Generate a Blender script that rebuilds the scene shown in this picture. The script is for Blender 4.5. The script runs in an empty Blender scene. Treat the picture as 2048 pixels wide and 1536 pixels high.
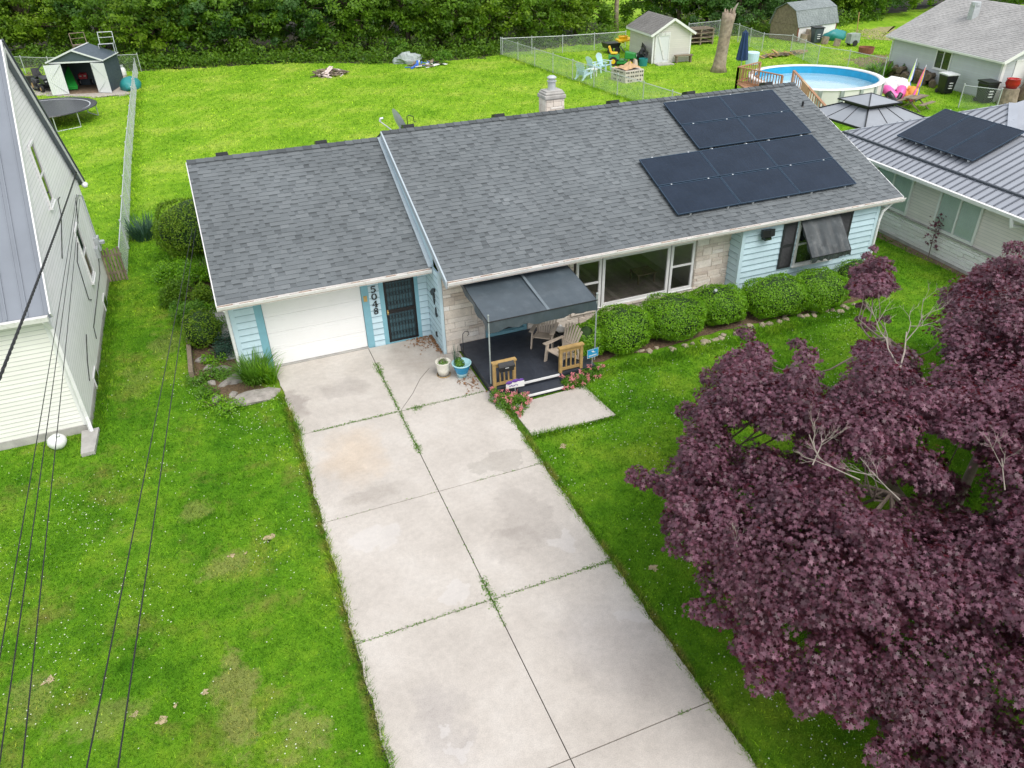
import bpy, math, random
import numpy as np
from mathutils import Vector, Matrix
from math import sin, cos, tan, pi, radians, sqrt, atan2
random.seed(7); rng = np.random.default_rng(7)
scene = bpy.context.scene
col = scene.collection
# ------------------------------------------------------------------ camera
CX, CY, CZ, YAW, PIT, ROL, FPX = 0.4508, -19.8193, 11.2024, 0.3708, 0.5712, -0.0249, 1506.47
Fv = np.array([sin(YAW)*cos(PIT), cos(YAW)*cos(PIT), -sin(PIT)])
r0 = np.array([cos(YAW), -sin(YAW), 0.0]); u0 = np.cross(r0, Fv)
Rv = cos(ROL)*r0 + sin(ROL)*u0; Uv = -sin(ROL)*r0 + cos(ROL)*u0
Cv = np.array([CX, CY, CZ])
cd = bpy.data.cameras.new('camera'); cam = bpy.data.objects.new('camera', cd); col.objects.link(cam)
cd.sensor_width = 36; cd.lens = 36*FPX/2048; cd.clip_start = 0.1; cd.clip_end = 2000
M = Matrix.Identity(4)
for i in range(3):
    M[i][0] = Rv[i]; M[i][1] = Uv[i]; M[i][2] = -Fv[i]; M[i][3] = Cv[i]
cam.matrix_world = M; scene.camera = cam
def P(u, v, z=0.0):
    """world point at height z seen at photo pixel (survey of the place)"""
    r = Fv + Rv*(u-1024)/FPX - Uv*(v-768)/FPX
    t = (z-CZ)/r[2]; p = Cv + t*r
    return (float(p[0]), float(p[1]), float(z))
def proj(p):
    v = np.asarray(p, float) - Cv
    z = v @ Fv
    return 1024 + FPX*(v @ Rv)/z, 768 - FPX*(v @ Uv)/z
# ------------------------------------------------------------------ materials
def newmat(name):
    m = bpy.data.materials.new(name); m.use_nodes = True
    nt = m.node_tree; b = nt.nodes['Principled BSDF']
    return m, nt, b
def N(nt, typ, **kw):
    n = nt.nodes.new(typ)
    for k, v in kw.items():
        if k in n.inputs: n.inputs[k].default_value = v
        else: setattr(n, k, v)
    return n
def L(nt, a, b): nt.links.new(a, b)
def c4(c): return (c[0], c[1], c[2], 1)
def ramp(nt, fac, stops):
    r = N(nt, 'ShaderNodeValToRGB'); e = r.color_ramp.elements
    while len(e) < len(stops): e.new(0.5)
    for i, (p, c) in enumerate(stops):
        e[i].position = p; e[i].color = c4(c) if len(c) == 3 else c
    L(nt, fac, r.inputs[0]); return r.outputs[0]
def noise(nt, scale, detail=3, rough=.55, vec=None):
    n = N(nt, 'ShaderNodeTexNoise', Scale=scale, Detail=detail, Roughness=rough)
    if vec is not None: L(nt, vec, n.inputs['Vector'])
    return n.outputs['Fac']
def mixc(nt, fac, a, b, mode='MIX'):
    n = N(nt, 'ShaderNodeMix', data_type='RGBA', blend_type=mode)
    for s, v in ((0, fac), (6, a), (7, b)):
        if hasattr(v, 'node'): L(nt, v, n.inputs[s])
        else: n.inputs[s].default_value = v if s == 0 else c4(v)
    return n.outputs[2]
def math_(nt, op, a, b=None, clamp=False):
    n = N(nt, 'ShaderNodeMath', operation=op, use_clamp=clamp)
    for i, v in enumerate((a, b)):
        if v is None: continue
        if hasattr(v, 'node'): L(nt, v, n.inputs[i])
        else: n.inputs[i].default_value = v
    return n.outputs[0]
def pos(nt): return N(nt, 'ShaderNodeNewGeometry').outputs['Position']
def attr(nt, name='tint'): return N(nt, 'ShaderNodeAttribute', attribute_name=name).outputs['Fac']
def bump(nt, b, h, strength=.3, dist=.01):
    n = N(nt, 'ShaderNodeBump', Strength=strength, Distance=dist); L(nt, h, n.inputs['Height']); L(nt, n.outputs[0], b.inputs['Normal'])
def simple(name, c, rough=.6, var=.12, scale=6, metal=0, bmp=0, tint=0, dirt=None, spec=.5):
    """painted / plain surface with mottling, optional per-face tint and grime"""
    m, nt, b = newmat(name)
    p = pos(nt)
    f = noise(nt, scale, 4, .6, p)
    lo = tuple(x*(1-var) for x in c); hi = tuple(min(1, x*(1+var)) for x in c)
    cc = ramp(nt, f, ((.3, lo), (.7, hi)))
    if tint:
        t = attr(nt); g = ramp(nt, t, ((0, (1-tint,)*3), (1, (1+tint,)*3)))
        cc = mixc(nt, 1.0, cc, g, 'MULTIPLY')
    if dirt:
        d = noise(nt, dirt[1], 5, .7, p); dm = ramp(nt, d, ((.52, (0, 0, 0)), (.75, (dirt[2],)*3)))
        cc = mixc(nt, dm, cc, dirt[0])
    L(nt, cc, b.inputs['Base Color'])
    r = ramp(nt, noise(nt, scale*2.3, 3, .5, p), ((.3, (max(0, rough-.08),)*3), (.7, (min(1, rough+.08),)*3)))
    L(nt, r, b.inputs['Roughness'])
    b.inputs['Metallic'].default_value = metal; b.inputs['Specular IOR Level'].default_value = spec
    if bmp: bump(nt, b, noise(nt, scale*8, 3, .6, p), bmp)
    return m
def grass_color(nt):
    p = pos(nt); sx = N(nt, 'ShaderNodeSeparateXYZ'); L(nt, p, sx.inputs[0])
    a = noise(nt, .45, 4, .6, p); f = noise(nt, 2.6, 6, .72, p); g = noise(nt, 26, 2, .6, p)
    base = ramp(nt, a, ((.3, (.07, .215, .01)), (.5, (.135, .315, .018)), (.72, (.245, .39, .04))))
    fine = ramp(nt, f, ((.32, (.58, .68, .5)), (.5, (1, 1, 1)), (.68, (1.32, 1.16, 1.15))))
    cc = mixc(nt, 1, base, fine, 'MULTIPLY')
    cc = mixc(nt, .55, cc, ramp(nt, g, ((.3, (.6, .65, .5)), (.7, (1.4, 1.35, 1.2)))), 'MULTIPLY')
    # back lawn is yellower, front lawn has worn tan patches
    by = ramp(nt, math_(nt, 'MULTIPLY', math_(nt, 'SUBTRACT', sx.outputs[1], 8.0), .08, True), ((0, (0, 0, 0)), (1, (1, 1, 1))))
    back = ramp(nt, noise(nt, .3, 5, .62, p), ((.3, (.165, .36, .016)), (.5, (.26, .46, .032)), (.72, (.41, .53, .09))))
    st = N(nt, 'ShaderNodeTexWave', Scale=.42, Distortion=1.5, Detail=2); st.bands_direction = 'X'
    vr = N(nt, 'ShaderNodeVectorRotate'); vr.rotation_type = 'Z_AXIS'; vr.inputs['Angle'].default_value = .5; L(nt, p, vr.inputs['Vector']); L(nt, vr.outputs[0], st.inputs['Vector'])
    back = mixc(nt, 1, back, ramp(nt, st.outputs['Fac'], ((0, (.93, .95, .92)), (1, (1.05, 1.04, 1.05)))), 'MULTIPLY')
    back = mixc(nt, .8, back, fine, 'MULTIPLY')
    cc = mixc(nt, by, cc, back)
    w = noise(nt, .75, 5, .7, p); wm = ramp(nt, w, ((.53, (0, 0, 0)), (.72, (.6,)*3)))
    left = math_(nt, 'LESS_THAN', sx.outputs[0], 1.5); front = math_(nt, 'LESS_THAN', sx.outputs[1], 8.0)
    wm2 = math_(nt, 'MULTIPLY', math_(nt, 'MULTIPLY', wm, left), front)
    cc = mixc(nt, wm2, cc, (.31, .25, .09))
    wn_ = noise(nt, 1.5, 5, .7, p)
    for (px_, py_, rx_, ry_, k_) in WORN:
        dx = math_(nt, 'DIVIDE', math_(nt, 'SUBTRACT', sx.outputs[0], px_), rx_); dy = math_(nt, 'DIVIDE', math_(nt, 'SUBTRACT', sx.outputs[1], py_), ry_)
        d = math_(nt, 'ADD', math_(nt, 'MULTIPLY', dx, dx), math_(nt, 'MULTIPLY', dy, dy)); d = math_(nt, 'ADD', d, math_(nt, 'MULTIPLY', math_(nt, 'SUBTRACT', wn_, .5), 7.5))
        cc = mixc(nt, ramp(nt, d, ((.15, (k_,)*3), (1.0, (0, 0, 0)))), cc, (.36, .33, .14))
    ew = N(nt, 'ShaderNodeMath', operation='ABSOLUTE'); L(nt, math_(nt, 'SUBTRACT', math_(nt, 'ABSOLUTE', math_(nt, 'SUBTRACT', sx.outputs[0], 3.53)), 2.63), ew.inputs[0])
    em = math_(nt, 'MULTIPLY', ramp(nt, ew.outputs[0], ((.03, (.5,)*3), (.16, (0, 0, 0)))), math_(nt, 'LESS_THAN', sx.outputs[1], -1.0))
    em = math_(nt, 'MULTIPLY', em, ramp(nt, noise(nt, 2.2, 3, .6, p), ((.4, (0, 0, 0)), (.6, (1, 1, 1)))))
    cc = mixc(nt, em, cc, (.36, .25, .12))
    return cc
WORN = [(*P(470, 1400)[:2], .4, 1.15, .6), (*P(600, 1470)[:2], .5, .6, .5), (*P(455, 1130)[:2], .5, .5, .5), (*P(395, 1020)[:2], .45, .3, .4), (*P(330, 690)[:2], .5, 1.0, .35), (*P(270, 760)[:2], .5, 1.2, .3), (*P(60, 1400)[:2], .5, .5, .4), (*P(1300, 610)[:2], .4, .3, .3), (*P(200, 1440)[:2], .7, .4, .35)]
def grass_ground():
    m, nt, b = newmat('lawn_soil')
    cc = grass_color(nt)
    cc = mixc(nt, 1, cc, (.8, .8, .7), 'MULTIPLY')
    L(nt, cc, b.inputs['Base Color']); b.inputs['Roughness'].default_value = .95; b.inputs['Specular IOR Level'].default_value = .1
    bump(nt, b, noise(nt, 40, 4, .7, pos(nt)), .8, .03)
    return m
def leafmat(name, ca, cb, trans, tw=.35, rough=.45, spec=.4, sheen=0, pn=.5):
    m, nt, b = newmat(name)
    t = attr(nt); n = noise(nt, pn, 3, .6, pos(nt))
    f = math_(nt, 'ADD', math_(nt, 'MULTIPLY', t, .65), math_(nt, 'MULTIPLY', n, .35))
    cc = ramp(nt, f, ((.1, ca), (.85, cb)))
    L(nt, cc, b.inputs['Base Color']); b.inputs['Roughness'].default_value = rough; b.inputs['Specular IOR Level'].default_value = spec
    tr = N(nt, 'ShaderNodeBsdfTranslucent', Color=c4(trans)); mx = N(nt, 'ShaderNodeMixShader'); mx.inputs[0].default_value = tw
    L(nt, b.outputs[0], mx.inputs[1]); L(nt, tr.outputs[0], mx.inputs[2]); L(nt, mx.outputs[0], nt.nodes['Material Output'].inputs[0])
    return m
def grassblade():
    m, nt, b = newmat('grass_blade')
    cc = grass_color(nt); t = attr(nt)
    cc = mixc(nt, 1, cc, ramp(nt, t, ((0, (.5, .58, .4)), (.45, (1.05, 1.05, .9)), (.8, (1.75, 1.6, 1.25)), (1, (2.9, 2.3, 1.8)))), 'MULTIPLY')
    L(nt, cc, b.inputs['Base Color']); b.inputs['Roughness'].default_value = .6; b.inputs['Specular IOR Level'].default_value = .25
    tr = N(nt, 'ShaderNodeBsdfTranslucent'); L(nt, cc, tr.inputs[0]); mx = N(nt, 'ShaderNodeMixShader'); mx.inputs[0].default_value = .45
    L(nt, b.outputs[0], mx.inputs[1]); L(nt, tr.outputs[0], mx.inputs[2]); L(nt, mx.outputs[0], nt.nodes['Material Output'].inputs[0])
    return m
def concrete():
    m, nt, b = newmat('driveway_concrete')
    p = pos(nt); sx = N(nt, 'ShaderNodeSeparateXYZ'); L(nt, p, sx.inputs[0])
    wp = N(nt, 'ShaderNodeTexNoise', Scale=1.6, Detail=4, Roughness=.6); L(nt, p, wp.inputs['Vector'])
    wv = N(nt, 'ShaderNodeVectorMath', operation='SCALE'); wv.inputs['Scale'].default_value = 1.3; L(nt, wp.outputs['Color'], wv.inputs[0])
    pw = N(nt, 'ShaderNodeVectorMath', operation='ADD'); L(nt, p, pw.inputs[0]); L(nt, wv.outputs[0], pw.inputs[1])
    a = noise(nt, .55, 6, .68, p)
    cc = ramp(nt, a, ((.3, (.44, .4, .36)), (.5, (.515, .472, .427)), (.7, (.575, .535, .492))))
    f = noise(nt, 9, 5, .75, p)
    cc = mixc(nt, 1, cc, ramp(nt, f, ((.3, (.9, .9, .9)), (.55, (1, 1, 1)), (.75, (1.07, 1.07, 1.06)))), 'MULTIPLY')
    g = noise(nt, 55, 4, .75, p)
    cc = mixc(nt, .8, cc, ramp(nt, g, ((.3, (.72, .72, .72)), (.5, (1, 1, 1)), (.7, (1.16, 1.16, 1.15)))), 'MULTIPLY')
    def blob(x, y, rx, ry, w=1.0):
        dx = math_(nt, 'DIVIDE', math_(nt, 'SUBTRACT', spx, x), rx); dy = math_(nt, 'DIVIDE', math_(nt, 'SUBTRACT', spy, y), ry)
        d = math_(nt, 'ADD', math_(nt, 'MULTIPLY', dx, dx), math_(nt, 'MULTIPLY', dy, dy))
        return d
    s2 = N(nt, 'ShaderNodeSeparateXYZ'); L(nt, pw.outputs[0], s2.inputs[0]); spx = math_(nt, 'SUBTRACT', s2.outputs[0], .65); spy = math_(nt, 'SUBTRACT', s2.outputs[1], .65)
    def stain(cc, x, y, rx, ry, c, k, hard=.25):
        d = blob(x, y, rx, ry); mk = ramp(nt, d, ((max(0, 1-hard), (k, k, k)), (1.0, (0, 0, 0))))
        return mixc(nt, mk, cc, c, 'MULTIPLY')
    cc = stain(cc, 2.05, -5.0, .95, 1.3, (1.0, .9, .78), .8, .95)
    cc = stain(cc, 5.05, -8.55, .62, 1.15, (.86, .855, .855), .9, .45)
    cc = stain(cc, 4.6, -9.3, .75, .5, (.88, .875, .875), .9, .5)
    cc = stain(cc, 5.3, -6.6, .8, .32, (.84, .84, .83), .9, .2)
    cc = stain(cc, 4.85, -1.4, 1.1, 1.4, (.72, .71, .7), .9, .9)
    cc = stain(cc, 2.4, -1.9, .8, .55, (.8, .79, .79), .9, .8)
    cc = stain(cc, 1.1, -2.2, .35, .9, (.68, .66, .66), .9, .8)
    cc = stain(cc, 5.1, -12.3, 1.0, 1.4, (.85, .85, .87), .9, .9)
    cc = stain(cc, 2.2, -6.6, .9, .4, (.84, .83, .82), .9, .7)
    cc = stain(cc, 1.9, -12.6, .5, 1.1, (.86, .86, .88), .9, .8)
    for (x, y, r) in ((2.0, -12.75, .13), (2.02, -13.2, .17), (5.75, -12.0, .17), (3.0, -10.0, .3), (1.9, -8.0, .5), (5.55, -9.6, .33)):
        d = blob(x, y, r, r); mk = ramp(nt, d, ((.7, (.35,)*3), (1, (0, 0, 0)))); cc = mixc(nt, mk, cc, (.6, .575, .56))
    L(nt, cc, b.inputs['Base Color']); b.inputs['Roughness'].default_value = .85; b.inputs['Specular IOR Level'].default_value = .25
    bump(nt, b, noise(nt, 150, 3, .7, p), .25, .004)
    return m
def attrcol(name, stops, rough=.85, fine=60, fk=.5, bmp=.3, big=None):
    """colour picked per face by the tint attribute, plus grain"""
    m, nt, b = newmat(name); p = pos(nt)
    cc = ramp(nt, attr(nt), stops)
    cc = mixc(nt, fk, cc, ramp(nt, noise(nt, fine, 3, .7, p), ((.3, (.72,)*3), (.7, (1.28,)*3))), 'MULTIPLY')
    if big: cc = mixc(nt, .7, cc, ramp(nt, noise(nt, big, 4, .65, p), ((.3, (.8,)*3), (.7, (1.2,)*3))), 'MULTIPLY')
    L(nt, cc, b.inputs['Base Color']); b.inputs['Roughness'].default_value = rough; b.inputs['Specular IOR Level'].default_value = .3
    if bmp: bump(nt, b, noise(nt, fine, 3, .7, p), bmp, .006)
    return m
def glassmat(name, tint=(.02, .025, .025), k=.35, ior=1.7):
    m, nt, b = newmat(name)
    b.inputs['Base Color'].default_value = c4(tint); b.inputs['Roughness'].default_value = .03; b.inputs['IOR'].default_value = ior
    if k > 0:
        nt.nodes.remove(b); tr = N(nt, 'ShaderNodeBsdfTransparent', Color=(k, k, k, 1)); gl = N(nt, 'ShaderNodeBsdfGlossy', Roughness=.02); fr = N(nt, 'ShaderNodeFresnel', IOR=ior); mx = N(nt, 'ShaderNodeMixShader')
        bf = N(nt, 'ShaderNodeNewGeometry').outputs['Backfacing']; L(nt, math_(nt, 'MULTIPLY', fr.outputs[0], math_(nt, 'SUBTRACT', 1.0, bf)), mx.inputs[0]); L(nt, tr.outputs[0], mx.inputs[1]); L(nt, gl.outputs[0], mx.inputs[2]); L(nt, mx.outputs[0], nt.nodes['Material Output'].inputs[0])
    return m
def panelmat():
    m, nt, b = newmat('solar_cells'); p = N(nt, 'ShaderNodeTexCoord').outputs['Object']
    cc = ramp(nt, noise(nt, 1.2, 4, .6, p), ((.3, (.011, .019, .034)), (.7, (.018, .029, .05))))
    L(nt, cc, b.inputs['Base Color']); b.inputs['Roughness'].default_value = .12; b.inputs['IOR'].default_value = 1.27
    r = ramp(nt, noise(nt, 7, 5, .7, p), ((.3, (.1,)*3), (.75, (.35,)*3))); L(nt, r, b.inputs['Roughness'])
    return m
def watermat():
    m, nt, b = newmat('pool_water'); b.inputs['Base Color'].default_value = (.8, .95, 1.0, 1); b.inputs['Roughness'].default_value = .02
    b.inputs['Transmission Weight'].default_value = .75; b.inputs['IOR'].default_value = 1.33
    bump(nt, b, noise(nt, 3, 3, .6, pos(nt)), .25, .03); return m
MT = {}
def mats():
    S = simple
    MT.update(
    soil=grass_ground(), blade=grassblade(), conc=concrete(),
    joint=S('joint_soil', (.045, .04, .03), .95, .4, 8),
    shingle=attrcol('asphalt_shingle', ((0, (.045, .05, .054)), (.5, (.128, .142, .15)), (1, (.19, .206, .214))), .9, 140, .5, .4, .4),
    shingle_w=attrcol('grey_shed_shingle', ((0, (.13, .125, .115)), (1, (.24, .23, .22))), .95, 60, .5, .3, .6),
    shingle_g=attrcol('pale_shingle', ((0, (.27, .265, .26)), (1, (.42, .41, .4))), .95, 60, .5, .3, .6),
    shingle_b=attrcol('weathered_blue_shingle', ((0, (.13, .155, .16)), (1, (.3, .33, .33))), .95, 60, .5, .3, .6),
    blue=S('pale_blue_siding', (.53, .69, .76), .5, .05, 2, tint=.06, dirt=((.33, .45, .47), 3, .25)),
    trimblue=S('mid_blue_trim', (.2, .42, .5), .5, .06, 4),
    white=S('white_paint', (.78, .78, .77), .45, .04, 3, dirt=((.5, .48, .44), 4, .3)),
    gutter=S('white_gutter', (.74, .73, .71), .4, .05, 3, dirt=((.35, .31, .27), 9, .5)),
    litter=S('gutter_litter', (.3, .22, .17), .95, .4, 9, bmp=.5),
    door_white=S('garage_door_white', (.84, .84, .83), .4, .03, 1.5, dirt=((.66, .66, .63), 3, .25)),
    stone=attrcol('limestone', ((0, (.52, .43, .36)), (.4, (.68, .6, .52)), (.75, (.79, .72, .64)), (1, (.84, .8, .75))), .85, 30, .35, .6, 3),
    mortar=S('stone_mortar', (.5, .46, .41), .95, .15, 12),
    black=S('black_metal', (.012, .012, .013), .4, .2, 9), blackp=S('black_plastic', (.014, .015, .017), .35, .2, 6),
    shutter=S('charcoal_shutter', (.028, .03, .033), .5, .15, 10),
    canvas=S('charcoal_canvas', (.06, .078, .092), .36, .15, 1.6, dirt=((.15, .18, .2), 2.2, .35), bmp=.15),
    canvas2=S('weathered_canvas', (.034, .042, .045), .38, .35, 3, dirt=((.15, .16, .16), 3.4, .6), bmp=.25),
    deck=S('charcoal_deck_paint', (.034, .04, .054), .55, .2, 3, dirt=((.08, .08, .085), 9, .35)),
    wood=S('treated_lumber', (.38, .25, .095), .7, .2, 7, tint=.15, bmp=.2), greywood=S('weathered_wood', (.22, .175, .125), .9, .3, 6, tint=.25, bmp=.5),
    redwood=S('brown_deck_wood', (.36, .19, .1), .8, .25, 6, tint=.2, bmp=.3),
    beige=S('beige_resin', (.5, .42, .34), .5, .08, 5), skyblue=S('sky_blue_resin', (.52, .71, .8), .45, .05, 5),
    glass=glassmat('window_glass', k=.92, ior=2.2), glassd=glassmat('dark_glass', (.02, .024, .026), 0),
    curtain=S('pale_green_blind', (.5, .62, .56), .8, .06, 3),
    panel=panelmat(), frame=S('panel_frame', (.03, .058, .095), .3, .1, 5, metal=.3), cellline=S('cell_busbar', (.024, .036, .055), .35, .1, 5, metal=.5),
    bright=S('galvanised_steel', (.52, .55, .56), .4, .1, 8, metal=.3), chrome=S('pale_steel', (.66, .68, .7), .35, .06, 8, metal=.3),
    vinyl=S('white_vinyl_siding', (.9, .875, .87), .45, .03, 1.5, tint=.03, dirt=((.62, .62, .58), 1.6, .3)), seamk=S('slate_steel_roof', (.2, .22, .255), .5, .06, 1.2, spec=.25),
    vinylf=S('cream_front_siding', (.82, .81, .76), .5, .03, 2, tint=.03),
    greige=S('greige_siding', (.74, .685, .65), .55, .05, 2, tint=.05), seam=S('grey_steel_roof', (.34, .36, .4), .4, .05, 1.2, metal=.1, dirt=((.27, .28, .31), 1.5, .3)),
    seamd=S('dark_steel_roof_trim', (.06, .07, .085), .5, .1, 4), bstone=attrcol('white_split_stone', ((0, (.8, .77, .75)), (1, (.9, .89, .88))), .85, 20, .2, .5),  # dark steel trim for the snow guard and rake flashing
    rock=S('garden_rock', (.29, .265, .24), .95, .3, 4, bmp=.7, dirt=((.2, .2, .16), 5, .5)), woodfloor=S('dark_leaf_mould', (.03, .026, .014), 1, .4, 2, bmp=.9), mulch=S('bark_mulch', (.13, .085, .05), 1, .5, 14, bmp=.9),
    earth=S('bare_earth', (.2, .14, .09), 1, .3, 3, bmp=.8), gravel=S('pale_gravel', (.42, .38, .33), 1, .3, 16, bmp=1, dirt=((.25, .2, .15), 3, .6)),
    bark=S('bark', (.13, .1, .07), .95, .35, 8, bmp=.9), snag=S('bare_trunk_wood', (.28, .22, .165), .9, .35, 4, bmp=.9, dirt=((.5, .44, .38), 1.3, .6)),
    twig=S('dead_twig', (.3, .26, .22), .9, .2, 8), plum=S('maple_bark', (.2, .16, .13), .9, .25, 8, bmp=.5),
    l_box=leafmat('boxwood_leaf', (.05, .16, .004), (.26, .5, .018), (.26, .58, .014), .32, .4, .4, pn=2),
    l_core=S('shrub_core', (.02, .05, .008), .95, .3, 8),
    l_tree=leafmat('tree_leaf', (.022, .07, .006), (.17, .31, .02), (.2, .4, .018), .36, .5, .3, pn=.25),
    l_tree2=leafmat('yellow_green_tree_leaf', (.035, .09, .006), (.25, .39, .024), (.26, .47, .02), .36, .5, .3, pn=.25),
    l_tree3=leafmat('blue_green_tree_leaf', (.03, .085, .02), (.14, .27, .07), (.15, .35, .06), .38, .5, .3, pn=.25),
    l_ever=leafmat('evergreen_leaf', (.045, .12, .008), (.22, .34, .02), (.2, .38, .016), .3, .5, .3, pn=2),
    l_herb=leafmat('herb_leaf', (.05, .14, .012), (.16, .32, .03), (.18, .4, .03), .35, .45, .35, pn=1.5),
    l_jun=leafmat('blue_juniper', (.02, .06, .035), (.06, .13, .085), (.05, .12, .06), .15, .6, .3, pn=2),
    l_maple=leafmat('purple_maple_leaf', (.013, .003, .006), (.215, .09, .135), (.33, .018, .024), .22, .45, .5, pn=.8),
    petal=leafmat('pink_petal', (.62, .22, .2), (.8, .3, .36), (.7, .3, .3), .3, .5, .3), clover=S('clover_white', (.62, .66, .5), .7, .05, 9),
    yel=S('yellow_paint', (.78, .5, .02), .4, .06, 6), green=S('green_paint', (.02, .22, .04), .35, .08, 6), red=S('red_paint', (.5, .03, .05), .35, .08, 6),
    rubber=S('tyre_rubber', (.02, .02, .02), .8, .2, 9), teal=S('teal_plastic', (.02, .22, .22), .45, .08, 5), navy=S('navy_canvas', (.012, .04, .11), .7, .15, 5),
    limegreen=S('bright_green_plastic', (.03, .42, .06), .4, .06, 6), aqua=S('aqua_liner', (.02, .35, .6), .4, .1, 2), poolwall=S('pool_wall', (.72, .71, .68), .4, .05, 3),
    potblue=S('blue_glaze', (.02, .26, .48), .2, .1, 8), potpale=S('pale_blue_glaze', (.4, .68, .74), .25, .08, 8), potwhite=S('cream_glaze', (.78, .75, .66), .3, .05, 6),
    signblue=S('sign_blue', (.02, .28, .55), .4, .03, 5), purple=S('purple_paint', (.13, .05, .3), .5, .05, 5), brass=S('brass', (.55, .38, .15), .4, .1, 8, metal=.7),
    block=S('concrete_block', (.55, .5, .46), .95, .2, 5, bmp=.5), paper=S('brown_paper', (.5, .33, .18), .85, .15, 4), pink=S('pink_vinyl', (.75, .12, .4), .35, .05, 5),
    lime=S('lime_vinyl', (.45, .65, .08), .35, .05, 5), orange=S('orange_fabric', (.75, .3, .05), .6, .05, 5), royal=S('royal_blue_fabric', (.03, .12, .5), .6, .05, 5),
    tarp=S('grey_tarp', (.3, .34, .33), .6, .25, 3), fabricw=S('white_fabric', (.75, .75, .75), .7, .05, 5), glassroof=S('gazebo_roof', (.29, .31, .34), .5, .05, 2, metal=0), lapwhite=S('pale_lap_shadow', (.66, .66, .63), .6, .06, 3), straw=S('dry_straw', (.3, .27, .12), 1, .4, 5, bmp=.9, dirt=((.16, .2, .05), 2, .8)),
    water=watermat(), pinkwood=S('faded_pink_board', (.62, .52, .48), .85, .1, 3), slate=S('slate_blue_steel', (.075, .1, .125), .45, .1, 3, metal=.2),
    corr=S('corrugated_white', (.66, .68, .69), .4, .05, 3, dirt=((.45, .43, .4), 3, .3)), room=S('room_wall', (.6, .58, .54), .8, .1, 2), floorw=S('room_floor', (.42, .38, .33), .4, .2, 2, tint=.3),
    cable=S('black_cable', (.012, .012, .013), .6, .1, 9), red_pot=S('red_glaze', (.4, .02, .02), .2, .1, 6), concold=S('old_concrete', (.4, .385, .36), .9, .2, 3, bmp=.4),
    leaflit=S('dry_leaf_litter', (.26, .13, .06), 1, .4, 10), stain=S('rust_red_trim', (.25, .09, .06), .8, .2, 5),
    stepflash=S('pale_blue_flashing', (.4, .46, .5), .4, .06, 3), trimdark=S('teal_inner_door', (.045, .1, .12), .5, .1, 4), doorblack=S('dark_front_door', (.012, .014, .018), .4, .1, 4), sandspot=S('sandy_soil', (.42, .33, .2), 1, .25, 10, bmp=.8),
    lapblue=S('blue_lap_shadow', (.2, .32, .37), .6, .1, 3), lapgrey=S('white_lap_shadow', (.54, .53, .51), .6, .1, 3), shedsid=S('beige_shed_siding', (.6, .58, .53), .5, .04, 2, tint=.05), edgestone=S('tan_edging_stone', (.36, .3, .22), .95, .25, 5, bmp=.6), glassb=glassmat('bright_window_glass', k=.97, ior=1.5), seamd2=S('dark_steel_seam', (.11, .12, .145), .45, .08, 3), seamlight=S('steel_cap', (.36, .385, .43), .35, .06, 3, metal=.2),
    aqua2=S('pale_liner', (.5, .78, .9), .4, .06, 2), worn=S('worn_white_trim', (.7, .7, .68), .7, .05, 3, dirt=((.2, .19, .2), 4, .9)), palegrey=S('pale_blue_grey_siding', (.52, .56, .58), .5, .04, 2, tint=.04),
    l_clover=leafmat('clover_leaf', (.04, .13, .006), (.11, .25, .012), (.12, .3, .012), .35, .5, .3, pn=.6),
    seamcloth=S('faded_canvas_seam', (.14, .17, .19), .5, .2, 3),
    brownwin=S('bronze_window', (.03, .028, .026), .4, .1, 5),
    )
mats()
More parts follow.
